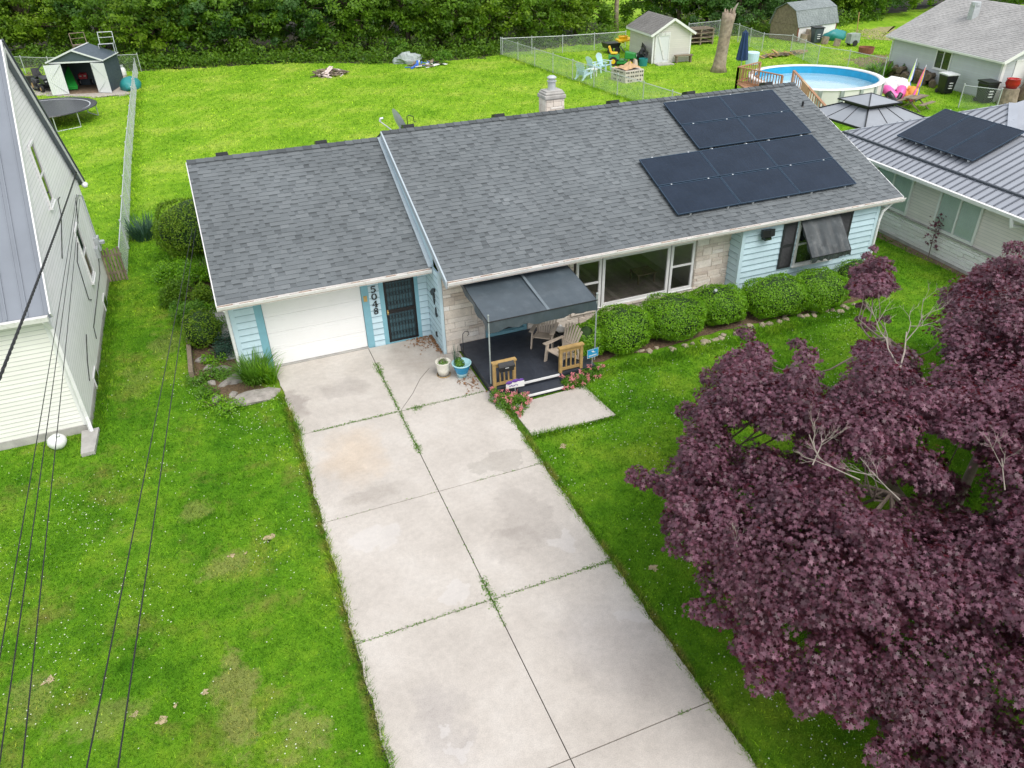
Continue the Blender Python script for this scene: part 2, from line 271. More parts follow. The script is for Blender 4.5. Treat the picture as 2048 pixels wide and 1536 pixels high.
# ------------------------------------------------------------------ builders
class MB:
    def __init__(s): s.v = []; s.f = []; s.m = []; s.t = []
    def face(s, pts, m=0, t=None):
        n = len(s.v); s.v += [tuple(p) for p in pts]; s.f.append(tuple(range(n, n+len(pts)))); s.m.append(m); s.t.append(.5 if t is None else t)
    def hexa(s, p, m=0, t=None):       # 8 points: bottom 0-3 ccw, top 4-7 ccw
        n = len(s.v); s.v += [tuple(q) for q in p]
        for f in ((3, 2, 1, 0), (4, 5, 6, 7), (0, 1, 5, 4), (1, 2, 6, 5), (2, 3, 7, 6), (3, 0, 4, 7)):
            s.f.append(tuple(n+i for i in f)); s.m.append(m); s.t.append(.5 if t is None else t)
        return s
    def bx(s, x0, x1, y0, y1, z0, z1, m=0, t=None):
        return s.hexa([(x0, y0, z0), (x1, y0, z0), (x1, y1, z0), (x0, y1, z0), (x0, y0, z1), (x1, y0, z1), (x1, y1, z1), (x0, y1, z1)], m, t)
    def ob(s, o, u, n, x0, x1, d0, d1, z0, z1, m=0, t=None):   # oriented box: along u, outward n, up z
        o = Vector(o); u = Vector(u); n = Vector(n); k = Vector((0, 0, 1))
        q = lambda x, d, z: o+u*x+n*d+k*z
        return s.hexa([q(x0, d1, z0), q(x1, d1, z0), q(x1, d0, z0), q(x0, d0, z0), q(x0, d1, z1), q(x1, d1, z1), q(x1, d0, z1), q(x0, d0, z1)], m, t)
    def rbox(s, c, sx, sy, sz, rz=0, m=0, t=None, tilt=0):
        R = Matrix.Rotation(rz, 3, 'Z') @ Matrix.Rotation(tilt, 3, 'X'); c = Vector(c); h = (sx/2, sy/2, sz/2)
        return s.hexa([c+R @ Vector((a*h[0], b*h[1], d*h[2])) for d in (-1, 1) for a, b in ((-1, -1), (1, -1), (1, 1), (-1, 1))], m, t)
    def bar(s, a, b, w, h, up=(0, 0, 1), m=0, t=None):
        a = Vector(a); b = Vector(b); d = (b-a).normalized(); up = Vector(up)
        r = d.cross(up)
        if r.length < 1e-4: r = d.cross(Vector((1, 0, 0)))
        r.normalize(); k = r.cross(d).normalized(); r = r*w/2; k = k*h/2
        return s.hexa([a-r-k, a+r-k, b+r-k, b-r-k, a-r+k, a+r+k, b+r+k, b-r+k], m, t)
    def tube(s, pts, r, n=8, m=0, cap=True, t=None):
        pts = [Vector(p) for p in pts]; k = len(pts); rs = r if isinstance(r, (list, tuple)) else [r]*k
        base = len(s.v); px = None
        for i, p in enumerate(pts):
            d = (pts[min(i+1, k-1)]-pts[max(i-1, 0)])
            if d.length < 1e-7: d = Vector((0, 0, 1))
            d.normalize()
            if px is None:
                a = Vector((0, 0, 1)) if abs(d.z) < .9 else Vector((1, 0, 0)); px = d.cross(a).normalized()
            else:
                px = (px-d*px.dot(d)); px = px.normalized() if px.length > 1e-6 else d.orthogonal().normalized()
            py = d.cross(px)
            for j in range(n):
                a = 2*pi*j/n; s.v.append(tuple(p+(px*cos(a)+py*sin(a))*rs[i]))
        tt = .5 if t is None else t
        for i in range(k-1):
            for j in range(n):
                s.f.append((base+i*n+j, base+i*n+(j+1) % n, base+(i+1)*n+(j+1) % n, base+(i+1)*n+j)); s.m.append(m); s.t.append(tt)
        if cap:
            s.f.append(tuple(base+j for j in reversed(range(n)))); s.m.append(m); s.t.append(tt)
            s.f.append(tuple(base+(k-1)*n+j for j in range(n))); s.m.append(m); s.t.append(tt)
        return s
    def cyl(s, x, y, z0, z1, r, n=16, m=0, r2=None): return s.tube([(x, y, z0), (x, y, z1)], [r, r if r2 is None else r2], n, m)
    def lathe(s, prof, c=(0, 0, 0), n=20, m=0):
        b = len(s.v); k = len(prof)
        for r, z in prof:
            for j in range(n): a = 2*pi*j/n; s.v.append((c[0]+r*cos(a), c[1]+r*sin(a), c[2]+z))
        for i in range(k-1):
            for j in range(n): s.f.append((b+i*n+j, b+i*n+(j+1) % n, b+(i+1)*n+(j+1) % n, b+(i+1)*n+j)); s.m.append(m); s.t.append(.5)
        return s
    def blob(s, c, r, nu=14, nv=9, jit=.08, m=0, seed=0, half=False):
        R = random.Random(seed); ph = [R.uniform(0, 6.28) for _ in range(6)]; b = len(s.v)
        for i in range(nv+1):
            th = (pi/2 if half else pi)*i/nv
            for j in range(nu):
                a = 2*pi*j/nu; q = 1+jit*(sin(2*a+ph[0]+2*th)+.7*sin(3*a+ph[1]-3*th)+.5*sin(5*a+ph[2]+4*th))
                if i in (0, nv) and not (half and i == nv): q = 1+jit*sin(ph[3])
                s.v.append((c[0]+r[0]*q*sin(th)*cos(a), c[1]+r[1]*q*sin(th)*sin(a), c[2]+r[2]*q*cos(th)))
        for i in range(nv):
            for j in range(nu): s.f.append((b+i*nu+j, b+(i+1)*nu+j, b+(i+1)*nu+(j+1) % nu, b+i*nu+(j+1) % nu)); s.m.append(m); s.t.append(.5)
        return s
    def prism(s, poly, vec, m=0, t=None):
        n = len(poly); vec = Vector(vec); A = [Vector(p) for p in poly]; B = [p+vec for p in A]
        s.face(list(reversed(A)), m, t); s.face(B, m, t)
        for i in range(n): s.face([A[i], A[(i+1) % n], B[(i+1) % n], B[i]], m, t)
        return s
    def build(s, name, mat, parent=None, smooth=False, world=True, bevel=0):
        me = bpy.data.meshes.new(name)
        off = Vector((0, 0, 0)); rot = None
        if parent is not None and world:
            inv = wm(parent).inverted(); vs = [tuple(inv @ Vector(p)) for p in s.v]
        else: vs = s.v
        me.from_pydata(vs, [], s.f)
        for k in (mat if isinstance(mat, (list, tuple)) else [mat]): me.materials.append(MT[k] if isinstance(k, str) else k)
        me.polygons.foreach_set('material_index', s.m)
        a = me.attributes.new('tint', 'FLOAT', 'FACE'); a.data.foreach_set('value', s.t)
        if smooth: me.polygons.foreach_set('use_smooth', [True]*len(s.f))
        me.validate(); me.update()
        o = bpy.data.objects.new(name, me); col.objects.link(o)
        if parent is not None: o.parent = parent
        if bevel:
            md = o.modifiers.new('bevel', 'BEVEL'); md.width = bevel; md.segments = 2; md.limit_method = 'ANGLE'
        return o
def wm(o):
    m = Matrix.LocRotScale(o.location, o.rotation_euler.to_quaternion(), o.scale)
    return wm(o.parent) @ m if o.parent else m
def tag(o, label, cat, group=None, kind=None):
    if label: o['label'] = label
    if cat: o['category'] = cat
    if group: o['group'] = group
    if kind: o['kind'] = kind
    return o
def thing(name, label, cat, loc=(0, 0, 0), rz=0, group=None):
    o = bpy.data.objects.new(name, None); o.empty_display_size = .2; col.objects.link(o)
    o.location = loc; o.rotation_euler = (0, 0, rz)
    return tag(o, label, cat, group)
def kids(o): return [c for c in bpy.data.objects if c.parent == o]
def copy_tree(o, parent=None):
    c = o.copy(); col.objects.link(c)
    if parent is not None: c.parent = parent
    for ch in kids(o): copy_tree(ch, c)
    return c
def dup(o, loc, rz, label, group=None, sc=None):
    c = copy_tree(o); c.location = loc; c.rotation_euler = (0, 0, rz); c['label'] = label
    if group: c['group'] = group
    if sc: c.scale = sc
    return c
def npmesh(name, V, mat, tint, parent=None, smooth=False, extra=None):
    """V: (N,k,3) array of N separate k-gons"""
    n, k, _ = V.shape; me = bpy.data.meshes.new(name)
    me.vertices.add(n*k); me.vertices.foreach_set('co', V.reshape(-1).astype(np.float32))
    me.loops.add(n*k); me.loops.foreach_set('vertex_index', np.arange(n*k, dtype=np.int32))
    me.polygons.add(n); me.polygons.foreach_set('loop_start', np.arange(0, n*k, k, dtype=np.int32))
    me.materials.append(MT[mat])
    a = me.attributes.new('tint', 'FLOAT', 'FACE'); a.data.foreach_set('value', np.asarray(tint, np.float32))
    me.update(calc_edges=True); me.validate()
    o = bpy.data.objects.new(name, me); col.objects.link(o)
    if parent is not None: o.parent = parent
    return o
LEAF = np.array([(0, -.5), (.28, -.05), (.18, .3), (0, .55), (-.18, .3), (-.28, -.05)])
MAPLE = np.array([(0, -.5), (.1, -.2), (.4, -.3), (.23, -.04), (.52, .18), (.17, .14), (0, .58), (-.17, .14), (-.52, .18), (-.23, -.04), (-.4, -.3), (-.1, -.2)])
def leaves(C, Nrm, size, shape=LEAF, jit=.6, seed=1):
    """leaf polygons at centres C facing roughly Nrm"""
    g = np.random.default_rng(seed); n = len(C)
    Nn = Nrm/np.maximum(1e-6, np.linalg.norm(Nrm, axis=1, keepdims=True)) + g.normal(0, jit, (n, 3)); Nn /= np.linalg.norm(Nn, axis=1, keepdims=True)
    A = np.cross(Nn, g.normal(0, 1, (n, 3))); A /= np.linalg.norm(A, axis=1, keepdims=True); B = np.cross(Nn, A)
    s = (size*g.uniform(.65, 1.25, n))[:, None, None] if np.isscalar(size) else size[:, None, None]
    V = C[:, None, :] + s*(A[:, None, :]*shape[None, :, 0:1] + B[:, None, :]*shape[None, :, 1:2])
    bend = -(shape[:, 0]**2+np.maximum(0, shape[:, 1])**2)*.5
    V = V + s*Nn[:, None, :]*bend[None, :, None]
    return V
def inpoly(x, y, poly):
    c = np.zeros(np.shape(x), bool); n = len(poly)
    for i in range(n):
        x1, y1 = poly[i]; x2, y2 = poly[(i+1) % n]
        with np.errstate(divide='ignore', invalid='ignore'):
            c ^= ((y1 > y) != (y2 > y)) & (x < (x2-x1)*(y-y1)/(y2-y1+1e-12)+x1)
    return c
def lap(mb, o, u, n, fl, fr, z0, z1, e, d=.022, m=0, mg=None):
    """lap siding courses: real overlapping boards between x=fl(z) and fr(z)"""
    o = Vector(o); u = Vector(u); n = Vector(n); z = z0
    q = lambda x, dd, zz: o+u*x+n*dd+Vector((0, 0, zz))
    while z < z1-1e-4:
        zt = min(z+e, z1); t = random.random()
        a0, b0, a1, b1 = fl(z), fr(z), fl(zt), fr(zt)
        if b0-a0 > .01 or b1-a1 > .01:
            zb = z+min(.016, e*.12); kk = (zb-z)/(zt-z); da = d+(.005-d)*kk; a_, b_ = a0+(a1-a0)*kk, b0+(b1-b0)*kk; mg_ = m if mg is None else mg  # strip at each board's foot coloured as the lap's shadow line and grime
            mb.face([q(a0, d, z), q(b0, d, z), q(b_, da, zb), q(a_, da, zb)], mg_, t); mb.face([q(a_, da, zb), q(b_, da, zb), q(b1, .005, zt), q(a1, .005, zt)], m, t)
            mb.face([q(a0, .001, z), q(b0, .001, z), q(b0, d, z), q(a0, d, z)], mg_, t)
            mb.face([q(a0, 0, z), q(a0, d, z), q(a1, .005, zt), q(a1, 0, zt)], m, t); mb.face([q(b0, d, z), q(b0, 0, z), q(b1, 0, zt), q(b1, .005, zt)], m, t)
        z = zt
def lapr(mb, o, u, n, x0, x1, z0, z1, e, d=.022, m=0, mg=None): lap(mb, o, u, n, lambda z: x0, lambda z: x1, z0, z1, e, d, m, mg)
def ring(mb, o, u, n, x0, x1, z0, z1, w, d0, d1, m=0):
    mb.ob(o, u, n, x0, x0+w, d0, d1, z0, z1, m); mb.ob(o, u, n, x1-w, x1, d0, d1, z0, z1, m)
    mb.ob(o, u, n, x0+w, x1-w, d0, d1, z0, z0+w, m); mb.ob(o, u, n, x0+w, x1-w, d0, d1, z1-w, z1, m)
def window(parent, o, u, n, x0, x1, z0, z1, fw=.06, mull=(), rails=(), frame='white', pane='glassd', blind=None, depth=.05, name='window', sill=True):
    f = MB(); ring(f, o, u, n, x0, x1, z0, z1, fw, 0, depth)
    for x in mull: f.ob(o, u, n, x-fw*.4, x+fw*.4, .002, depth-.006, z0+fw, z1-fw)
    for z in rails:
        xs = [x0+fw]+sum([[x-fw*.4, x+fw*.4] for x in mull], [])+[x1-fw]
        for i in range(0, len(xs), 2): f.ob(o, u, n, xs[i], xs[i+1], .002, depth-.01, z-fw*.35, z+fw*.35)
    w = f.build(name, frame, parent)
    p = MB(); p.ob(o, u, n, x0+fw, x1-fw, .012, .018, z0+fw, z1-fw); p.build('pane', pane, w)
    if blind:
        b = MB(); x = x0+fw+.01
        while x < x1-fw-.02:
            xe = min(x+.085, x1-fw-.01); b.ob(o, u, n, x, xe-.012, .0085, .0105, z0+fw, z1-fw); x = xe
        b.build('blind', blind, w)
    if sill:
        s = MB(); s.ob(o, u, n, x0-.03, x1+.03, 0, depth+.03, z0-.05, z0-.002); s.build('sill', frame, w)
    return w
def shingle_slope(mb, x0, x1, y0, z0, y1, z1, e=.145, n=None, tab=(.11, .32), ax='x', seed=3):
    """laminated shingles, tab by tab, on a slope rising from (y0,z0) to (y1,z1); rows run along ax"""
    R = random.Random(seed); dy, dz = y1-y0, z1-z0; Ls = sqrt(dy*dy+dz*dz); rows = int(round(Ls/e)); e = Ls/rows
    nrm = (-dz/Ls, abs(dy)/Ls) if dy > 0 else (dz/Ls, abs(dy)/Ls)
    def q(x, s, h):
        y = y0+dy*s/Ls+nrm[0]*h*(1 if dy > 0 else -1)*(1); z = z0+dz*s/Ls+nrm[1]*h
        if dy < 0: y = y0+dy*s/Ls+(dz/Ls)*h
        return (x, y, z) if ax == 'x' else (y, x, z)
    for r in range(rows):
        s0, s1 = r*e-.012, (r+1)*e
        x = x0-R.uniform(0, .25); hi = False
        while x < x1:
            hi = not hi or R.random() < .25; w = R.uniform(*tab)*(1.0 if hi else .62); a, b = max(x, x0), min(x+w, x1); x += w
            if b-a < .005: continue
            h = .016 if hi else .006
            t = min(1, max(0, R.gauss(.6 if hi else .49, .07)))
            def F(pp, tt):
                if ax == 'y': pp = pp[::-1]
                mb.face(pp, 0, tt)
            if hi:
                F([q(a, s0, h), q(b, s0, h), q(b, s1, .003), q(a, s1, .003)], t); F([q(a, s0, 0), q(b, s0, 0), q(b, s0, h), q(a, s0, h)], t*.5)  # tab edges tinted darker to draw each row's shadow line
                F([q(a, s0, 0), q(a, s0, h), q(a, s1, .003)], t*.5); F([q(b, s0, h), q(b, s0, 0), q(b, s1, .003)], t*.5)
            else:       # exposed backer; dark printed band also paints the shadow cast by the row above
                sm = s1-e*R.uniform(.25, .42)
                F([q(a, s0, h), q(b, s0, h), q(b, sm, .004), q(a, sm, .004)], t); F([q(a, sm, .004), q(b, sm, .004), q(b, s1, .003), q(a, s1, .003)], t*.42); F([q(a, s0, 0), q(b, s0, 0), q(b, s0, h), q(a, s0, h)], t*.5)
def ashlar(mb, o, u, n, x0, x1, z0, z1, holes=(), seed=5, rows=(.1, .15, .2, .26), wid=(.3, .85), d=.03):
    R = random.Random(seed); z = z0
    while z < z1-.03:
        h = min(R.choice(rows), z1-z)
        if z1-z-h < .06: h = z1-z
        x = x0-R.uniform(0, .3)
        while x < x1:
            w = R.uniform(*wid)*(.7 if h < .12 else 1); a, b = max(x, x0), min(x+w, x1); x += w
            segs = [(a, b, z, z+h)]
            if h > .19 and R.random() < .35 and b-a > .2:
                k = z+h*R.choice((.4, .5, .6)); segs = [(a, b, z, k), (a, b, k, z+h)]
            for (a_, b_, c_, d_) in segs:
                for (hx0, hx1, hz0, hz1) in holes:
                    if c_ < hz1-.01 and d_ > hz0+.01:
                        if a_ < hx0 < b_ and b_ <= hx1: b_ = hx0
                        elif a_ < hx1 < b_ and a_ >= hx0: a_ = hx1
                        elif a_ >= hx0 and b_ <= hx1:
                            if d_ > hz1+.03 and c_ >= hz0: c_ = max(c_, hz1)
                            elif c_ < hz0-.03: d_ = min(d_, hz0)
                            else: a_ = b_ = 0
                        elif a_ < hx0 and b_ > hx1:
                            mb_stone(mb, o, u, n, hx1, b_, c_, d_, R, d); b_ = hx0
                if b_-a_ > .03 and d_-c_ > .02: mb_stone(mb, o, u, n, a_, b_, c_, d_, R, d)
        z += h
def mb_stone(mb, o, u, n, a, b, c, d_, R, d):
    g = .005; dd = d*R.uniform(.7, 1.15); o = Vector(o); u = Vector(u); n = Vector(n); t = min(1, max(0, R.gauss(.58, .24)))
    q = lambda x, e, z: o+u*x+n*e+Vector((0, 0, z)); i = .014
    A = [q(a+g, .002, c+g), q(b-g, .002, c+g), q(b-g, .002, d_-g), q(a+g, .002, d_-g)]
    B = [q(a+g+i*.5, dd, c+g+i*.5), q(b-g-i*.5, dd, c+g+i*.5), q(b-g-i*.5, dd, d_-g-i*.5), q(a+g+i*.5, dd, d_-g-i*.5)]
    mb.face(B, 0, t)
    for k in range(4): mb.face([A[k], A[(k+1) % 4], B[(k+1) % 4], B[k]], 0, t)
def stroke(mb, pts, ws, o, u, k, n, th=.02):
    """thick ribbon stroke on a plane o + u*x + k*y, extruded along n"""
    o = Vector(o); u = Vector(u); k = Vector(k); n = Vector(n)
    for i in range(len(pts)-1):
        a, b = Vector(pts[i]), Vector(pts[i+1]); d = (b-a)
        if d.length < 1e-6: continue
        d.normalize(); r = Vector((-d.y, d.x)); a = a-d*ws[i]*.12; b = b+d*ws[i+1]*.12
        c = [a-r*ws[i]/2, b-r*ws[i+1]/2, b+r*ws[i+1]/2, a+r*ws[i]/2]
        mb.prism([o+u*p.x+k*p.y for p in c], n*(th+.0004*i))
UX, UY = (1, 0, 0), (0, 1, 0); FY = (0, -1, 0); FX = (-1, 0, 0)
# ------------------------------------------------------------------ ground, driveway
g = MB()
for i in range(24):
    for j in range(24):
        x0, y0 = -150+i*15, -60+j*15
        g.face([(x0, y0, 0), (x0+15, y0, 0), (x0+15, y0+15, 0), (x0, y0+15, 0)])
tag(g.build('ground', 'soil'), 'green lawn ground spreading round the houses', 'ground', kind='structure')
DW = MB(); SL = []
J = (-.06, -3.668, -7.10, -10.489, -13.906, -17.35, -20.8, -24.2); xl, xc, xr = .95, 3.563, 6.117
R = random.Random(3)
def wavy(xa, ya, xb, yb, amp, n=14):
    return [(xa+(xb-xa)*i/n+R.uniform(-amp, amp), ya+(yb-ya)*i/n) for i in range(n+1)]
gp = .009
for r in range(7):
    y1, y0 = J[r]-gp, J[r+1]+gp
    xa = (.80 if r == 0 else xl); xra = (5.98 if r == 0 else xr)
    pl = [(xc-gp, y0), (xc-gp, y1)] + wavy(xa, y1, xl, y0, .03)
    pr = [(xc+gp, y1), (xc+gp, y0)] + list(reversed(wavy(xra, y1, xr if r else 5.98, y0, .03)))
    if r == 0:
        pl = [(xc-gp, y0), (xc-gp, y1)] + wavy(.80, y1, 1.0, y0, .03)
        pr = [(xc+gp, y0), (5.98, y0), (5.98, -1.34), (5.52, -1.34), (5.52, y1), (xc+gp, y1)]
        DW.prism([(x, y, .004) for x, y in pr], (0, 0, .032))
    else:
        DW.prism([(x, y, .004) for x, y in reversed(pr)], (0, 0, .032))
    DW.prism([(x, y, .004) for x, y in pl], (0, 0, .032))
tag(DW.build('driveway', 'conc'), 'pale concrete slab driveway with joints and stains', 'driveway', kind='structure')
g = MB(); g.bx(.9, 6.0, -26, -.02, .002, .012)
tag(g.build('driveway_joint_bed', 'joint'), 'dark soil in the joints of the driveway', 'soil', kind='structure')
g = MB(); g.prism([(6.32, -6.03, .004), (8.62, -6.07, .004), (8.5, -4.52, .004), (6.28, -4.6, .004)], (0, 0, .05))
tag(g.build('path', 'conc'), 'pale concrete path slab in front of the porch step', 'path', kind='structure')
g = MB(); g.tube([(3.62, -3.62, .032), (4.1, -3.0, .033), (4.5, -2.35, .033), (4.9, -1.9, .033)], .008, 5)
tag(g.build('driveway_crack', 'joint'), 'thin dark crack across the upper right driveway slab', 'crack', kind='structure')
# beds, dirt and gravel
def patch(name, pts, z, mat, label, cat, kind='structure', wob=.12, seed=1):
    Rr = random.Random(seed); out = []
    for i in range(len(pts)):
        a, b = pts[i], pts[(i+1) % len(pts)]; k = max(1, int(sqrt((a[0]-b[0])**2+(a[1]-b[1])**2)/.4))
        for j in range(k): out.append((a[0]+(b[0]-a[0])*j/k+Rr.uniform(-wob, wob), a[1]+(b[1]-a[1])*j/k+Rr.uniform(-wob, wob), z))
    m = MB(); m.face(out); return tag(m.build(name, mat), label, cat, kind=kind)
patch('front_bed', [(9.1, -1.3), (9.1, -3.4), (11.4, -3.55), (14.2, -3.3), (17.6, -3.6), (19.2, -3.4), (20.3, -1.9), (15, -1.5)], .008, 'mulch', 'brown mulch bed under the round front shrubs', 'mulch')
patch('side_bed', [(-1.4, 9), (-.05, 9), (-.05, -.4), (.5, -1.1), (.3, -1.6), (-.7, -1.5), (-1.35, .2)], .008, 'mulch', 'mulched side bed along the garage wall', 'mulch', seed=2)
patch('gravel_patch', [P(u, v)[:2] for u, v in ((40, 175), (120, 160), (250, 150), (262, 190), (190, 196), (110, 192), (35, 190))], .01, 'gravel', 'pale gravel patch round the small metal shed', 'gravel', wob=.3)
patch('side_earth', [P(u, v)[:2] for u, v in ((18, 160), (70, 140), (95, 160), (60, 175))], .006, 'earth', 'bare brown earth beside the metal shed', 'earth', wob=.3)
patch('dirt_patch', [P(u, v)[:2] for u, v in ((1697, 118), (1775, 108), (1780, 135), (1725, 135))], .006, 'earth', 'bare dirt patch by the grey garage', 'earth', wob=.4)
patch('straw_patch', [P(u, v)[:2] for u, v in ((1712, 60), (1790, 52), (1786, 80), (1730, 78))], .006, 'straw', 'strawy bare ground behind the garden shed', 'earth', wob=.5)
patch('house_edge_earth', [(23.9, 2.5), (23.9, -8), (23.35, -8), (23.5, 2.5)], .006, 'earth', 'bare earth strip along the white stone base', 'earth', wob=.06)
m = MB(); Rr = random.Random(5)
for k, (u, v, a) in enumerate(((537, 1078, .2), (1308, 1138, .14), (1125, 893, .14), (492, 1107, .07), (463, 1112, .09), (410, 1385, .1), (325, 1442, .13), (352, 1410, .09), (98, 1362, .15), (270, 1430, .1))):
    x, y, _ = P(u, v); m.face([(x+a*Rr.uniform(.15, 1.0)*cos(i*.45), y+a*Rr.uniform(.15, .9)*sin(i*.45), .012) for i in range(14)])
tag(m.build('bare_soil', 'sandspot'), 'small sandy bare spots scattered in the front lawn', 'bare soil', kind='structure')

# ------------------------------------------------------------------ main house
H = thing('house', 'pale blue ranch house with grey shingle roof, stone front and attached white garage', 'house', (0, 0, 0))
PW, BW = -1.29, -1.85
XI, XS, XE = 5.558, 15.28, 20.7
# wall cores
w = MB()
w.bx(.012, .62, .012, .2, -.1, 2.36); w.bx(3.79, 4.1, .012, .2, -.1, 2.36); w.bx(5.26, XI, .012, .2, -.1, 2.36)
w.bx(.62, 3.79, .012, .2, 2.16, 2.36); w.bx(4.1, 5.26, .012, .2, 2.1, 2.36)
w.bx(.012, .2, .2, 8.6, -.1, 2.6); w.bx(.012, 20.68, 8.4, 8.6, -.1, 2.6)
w.bx(XE-.2, XE-.012, BW+.2, 8.4, -.1, 2.66)
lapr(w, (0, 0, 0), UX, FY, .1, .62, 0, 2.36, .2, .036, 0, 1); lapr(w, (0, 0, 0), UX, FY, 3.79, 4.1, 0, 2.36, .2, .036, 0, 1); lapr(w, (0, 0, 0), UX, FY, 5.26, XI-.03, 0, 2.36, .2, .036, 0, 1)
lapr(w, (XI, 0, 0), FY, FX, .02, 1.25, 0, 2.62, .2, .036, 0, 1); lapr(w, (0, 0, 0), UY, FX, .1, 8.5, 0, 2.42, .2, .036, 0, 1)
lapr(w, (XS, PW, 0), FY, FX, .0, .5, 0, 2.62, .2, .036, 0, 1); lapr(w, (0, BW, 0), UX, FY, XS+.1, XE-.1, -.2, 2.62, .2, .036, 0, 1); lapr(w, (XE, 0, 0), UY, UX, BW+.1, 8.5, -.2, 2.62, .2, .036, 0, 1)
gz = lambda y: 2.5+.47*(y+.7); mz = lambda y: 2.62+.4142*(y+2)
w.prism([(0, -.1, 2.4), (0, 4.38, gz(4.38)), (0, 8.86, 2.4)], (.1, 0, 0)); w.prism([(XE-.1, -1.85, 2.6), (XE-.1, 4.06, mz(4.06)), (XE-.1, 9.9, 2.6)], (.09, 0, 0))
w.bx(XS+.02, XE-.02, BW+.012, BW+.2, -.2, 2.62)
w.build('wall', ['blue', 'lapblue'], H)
for bb in ((-.03, .1, -.03, .1, -.05, 2.4), (XI-.03, XI+.06, PW-.02, PW+.08, 0, 2.62), (XS-.03, XS+.1, BW-.03, BW+.08, -.1, 2.6), (XE-.1, XE+.03, BW-.03, BW+.1, -.2, 2.6)): w = MB(); w.bx(*bb); w.build('corner_trim', 'blue', H)
# stone front
w = MB(); w.bx(XI+.07, 6.86, PW+.001, PW+.2, 0, 2.62); w.bx(8.17, 9.72, PW+.001, PW+.2, 0, 2.62); w.bx(13.98, XS-.002, PW+.001, PW+.2, 0, 2.62)
w.bx(9.72, 13.98, PW+.001, PW+.2, 0, .5); w.bx(6.86, 8.17, PW+.001, PW+.2, 2.32, 2.62); w.bx(9.72, 13.98, PW+.001, PW+.2, 2.2, 2.62)
sw = w.build('stone_backing', 'mortar', H)
w = MB(); ashlar(w, (0, PW, 0), UX, FY, XI+.07, XS-.005, .02, 2.6, holes=((6.84, 8.2, 0, 2.32), (9.7, 14.0, .48, 2.22)), seed=11)
w.build('stone_facing', 'stone', H)
w = MB(); w.bx(9.62, 14.1, PW-.09, PW-.001, .42, .5); w.build('window_ledge', 'stone', H)
# roofs
SHE = .158
def roof(name, x0, x1, ye, ze, yr, zr, seed):
    yb = 2*yr-ye
    m = MB(); m.prism([(x0, ye, ze-.03), (x0, yr, zr-.03), (x0, yb, ze-.03), (x0, yb, ze-.15), (x0, yr, zr-.17), (x0, ye, ze-.15)], (x1-x0, 0, 0))
    r = m.build(name, 'white', H)
    m = MB(); m.prism([(x0-.02, ye-.03, ze-.028), (x0-.02, yr, zr-.002), (x0-.02, yb+.03, ze-.028), (x0-.02, yr, zr-.029)], (x1-x0+.04, 0, 0), 0, .15)
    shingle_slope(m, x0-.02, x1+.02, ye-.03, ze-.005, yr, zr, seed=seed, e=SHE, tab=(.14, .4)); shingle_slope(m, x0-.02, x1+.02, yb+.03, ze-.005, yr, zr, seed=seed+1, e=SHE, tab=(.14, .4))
    Rr = random.Random(seed); x = x0-.02
    while x < x1:       # ridge caps
        xe = min(x+.26, x1+.02); t = Rr.uniform(.15, .5); s = (zr-ze)/(yr-ye)
        for sg in (-1, 1):
            m.face([(x, yr, zr+.045), (xe, yr, zr+.03), (xe, yr+sg*.16, zr+.03-.16*s), (x, yr+sg*.16, zr+.045-.16*s)] if sg < 0 else [(x, yr, zr+.045), (x, yr+.16, zr+.045-.16*s), (xe, yr+.16, zr+.03-.16*s), (xe, yr, zr+.03)], 0, t)
        m.face([(x, yr-.16, zr-.16*s), (x, yr-.16, zr+.045-.16*s), (x, yr, zr+.045), (x, yr, zr)], 0, .1)
        x += .26
    m.build('shingles', 'shingle', r); return r
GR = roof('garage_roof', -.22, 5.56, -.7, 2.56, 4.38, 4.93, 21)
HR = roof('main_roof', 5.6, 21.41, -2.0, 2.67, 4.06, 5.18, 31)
# wall strip and flashing between the two roofs
m = MB(); m.prism([(5.575, -.72, 2.5), (5.575, -.72, mz(-.72)-.02), (5.575, 4.06, mz(4.06)-.02), (5.575, 4.3, mz(4.06)-.12), (5.575, 4.3, gz(4.3)-.1)], (.02, 0, 0)); m.build('gable_step_wall', 'blue', H)
m = MB(); gs = (4.93-2.56)/5.08; m.prism([(5.44, -.74, 2.565), (5.573, -.74, 2.565), (5.573, 4.3, 2.565+gs*5.04+.03), (5.47, 4.3, 2.565+gs*5.04+.03)], (0, 0, .03)); m.build('step_flashing', 'stepflash', H)
m = MB(); s_ = (5.18-2.67)/6.06
m.prism([(5.53, -2.05, 2.45), (5.53, 4.06, 5.0), (5.53, 4.06, 5.2), (5.53, -2.05, 2.67)], (.045, 0, 0)); m.build('rake_board', 'stepflash', H)
m = MB(); m.prism([(21.43, -2.05, 2.47), (21.43, 4.06, 4.98), (21.43, 10.12, 2.47), (21.43, 10.12, 2.66), (21.43, 4.06, 5.17), (21.43, -2.05, 2.66)], (.03, 0, 0))
m.prism([(-.27, -.75, 2.38), (-.27, 4.38, 4.74), (-.27, 9.51, 2.38), (-.27, 9.51, 2.54), (-.27, 4.38, 4.9), (-.27, -.75, 2.54)], (.03, 0, 0)); m.build('gable_fascia', 'white', H)
m = MB(); m.bx(.0, 5.55, -.68, .15, 2.35, 2.365); m.bx(5.6, 21.4, -1.98, PW+.1, 2.6, 2.615); m.bx(XE+.01, 21.4, -1.98, 10, 2.6, 2.616); m.build('soffit', 'white', H)
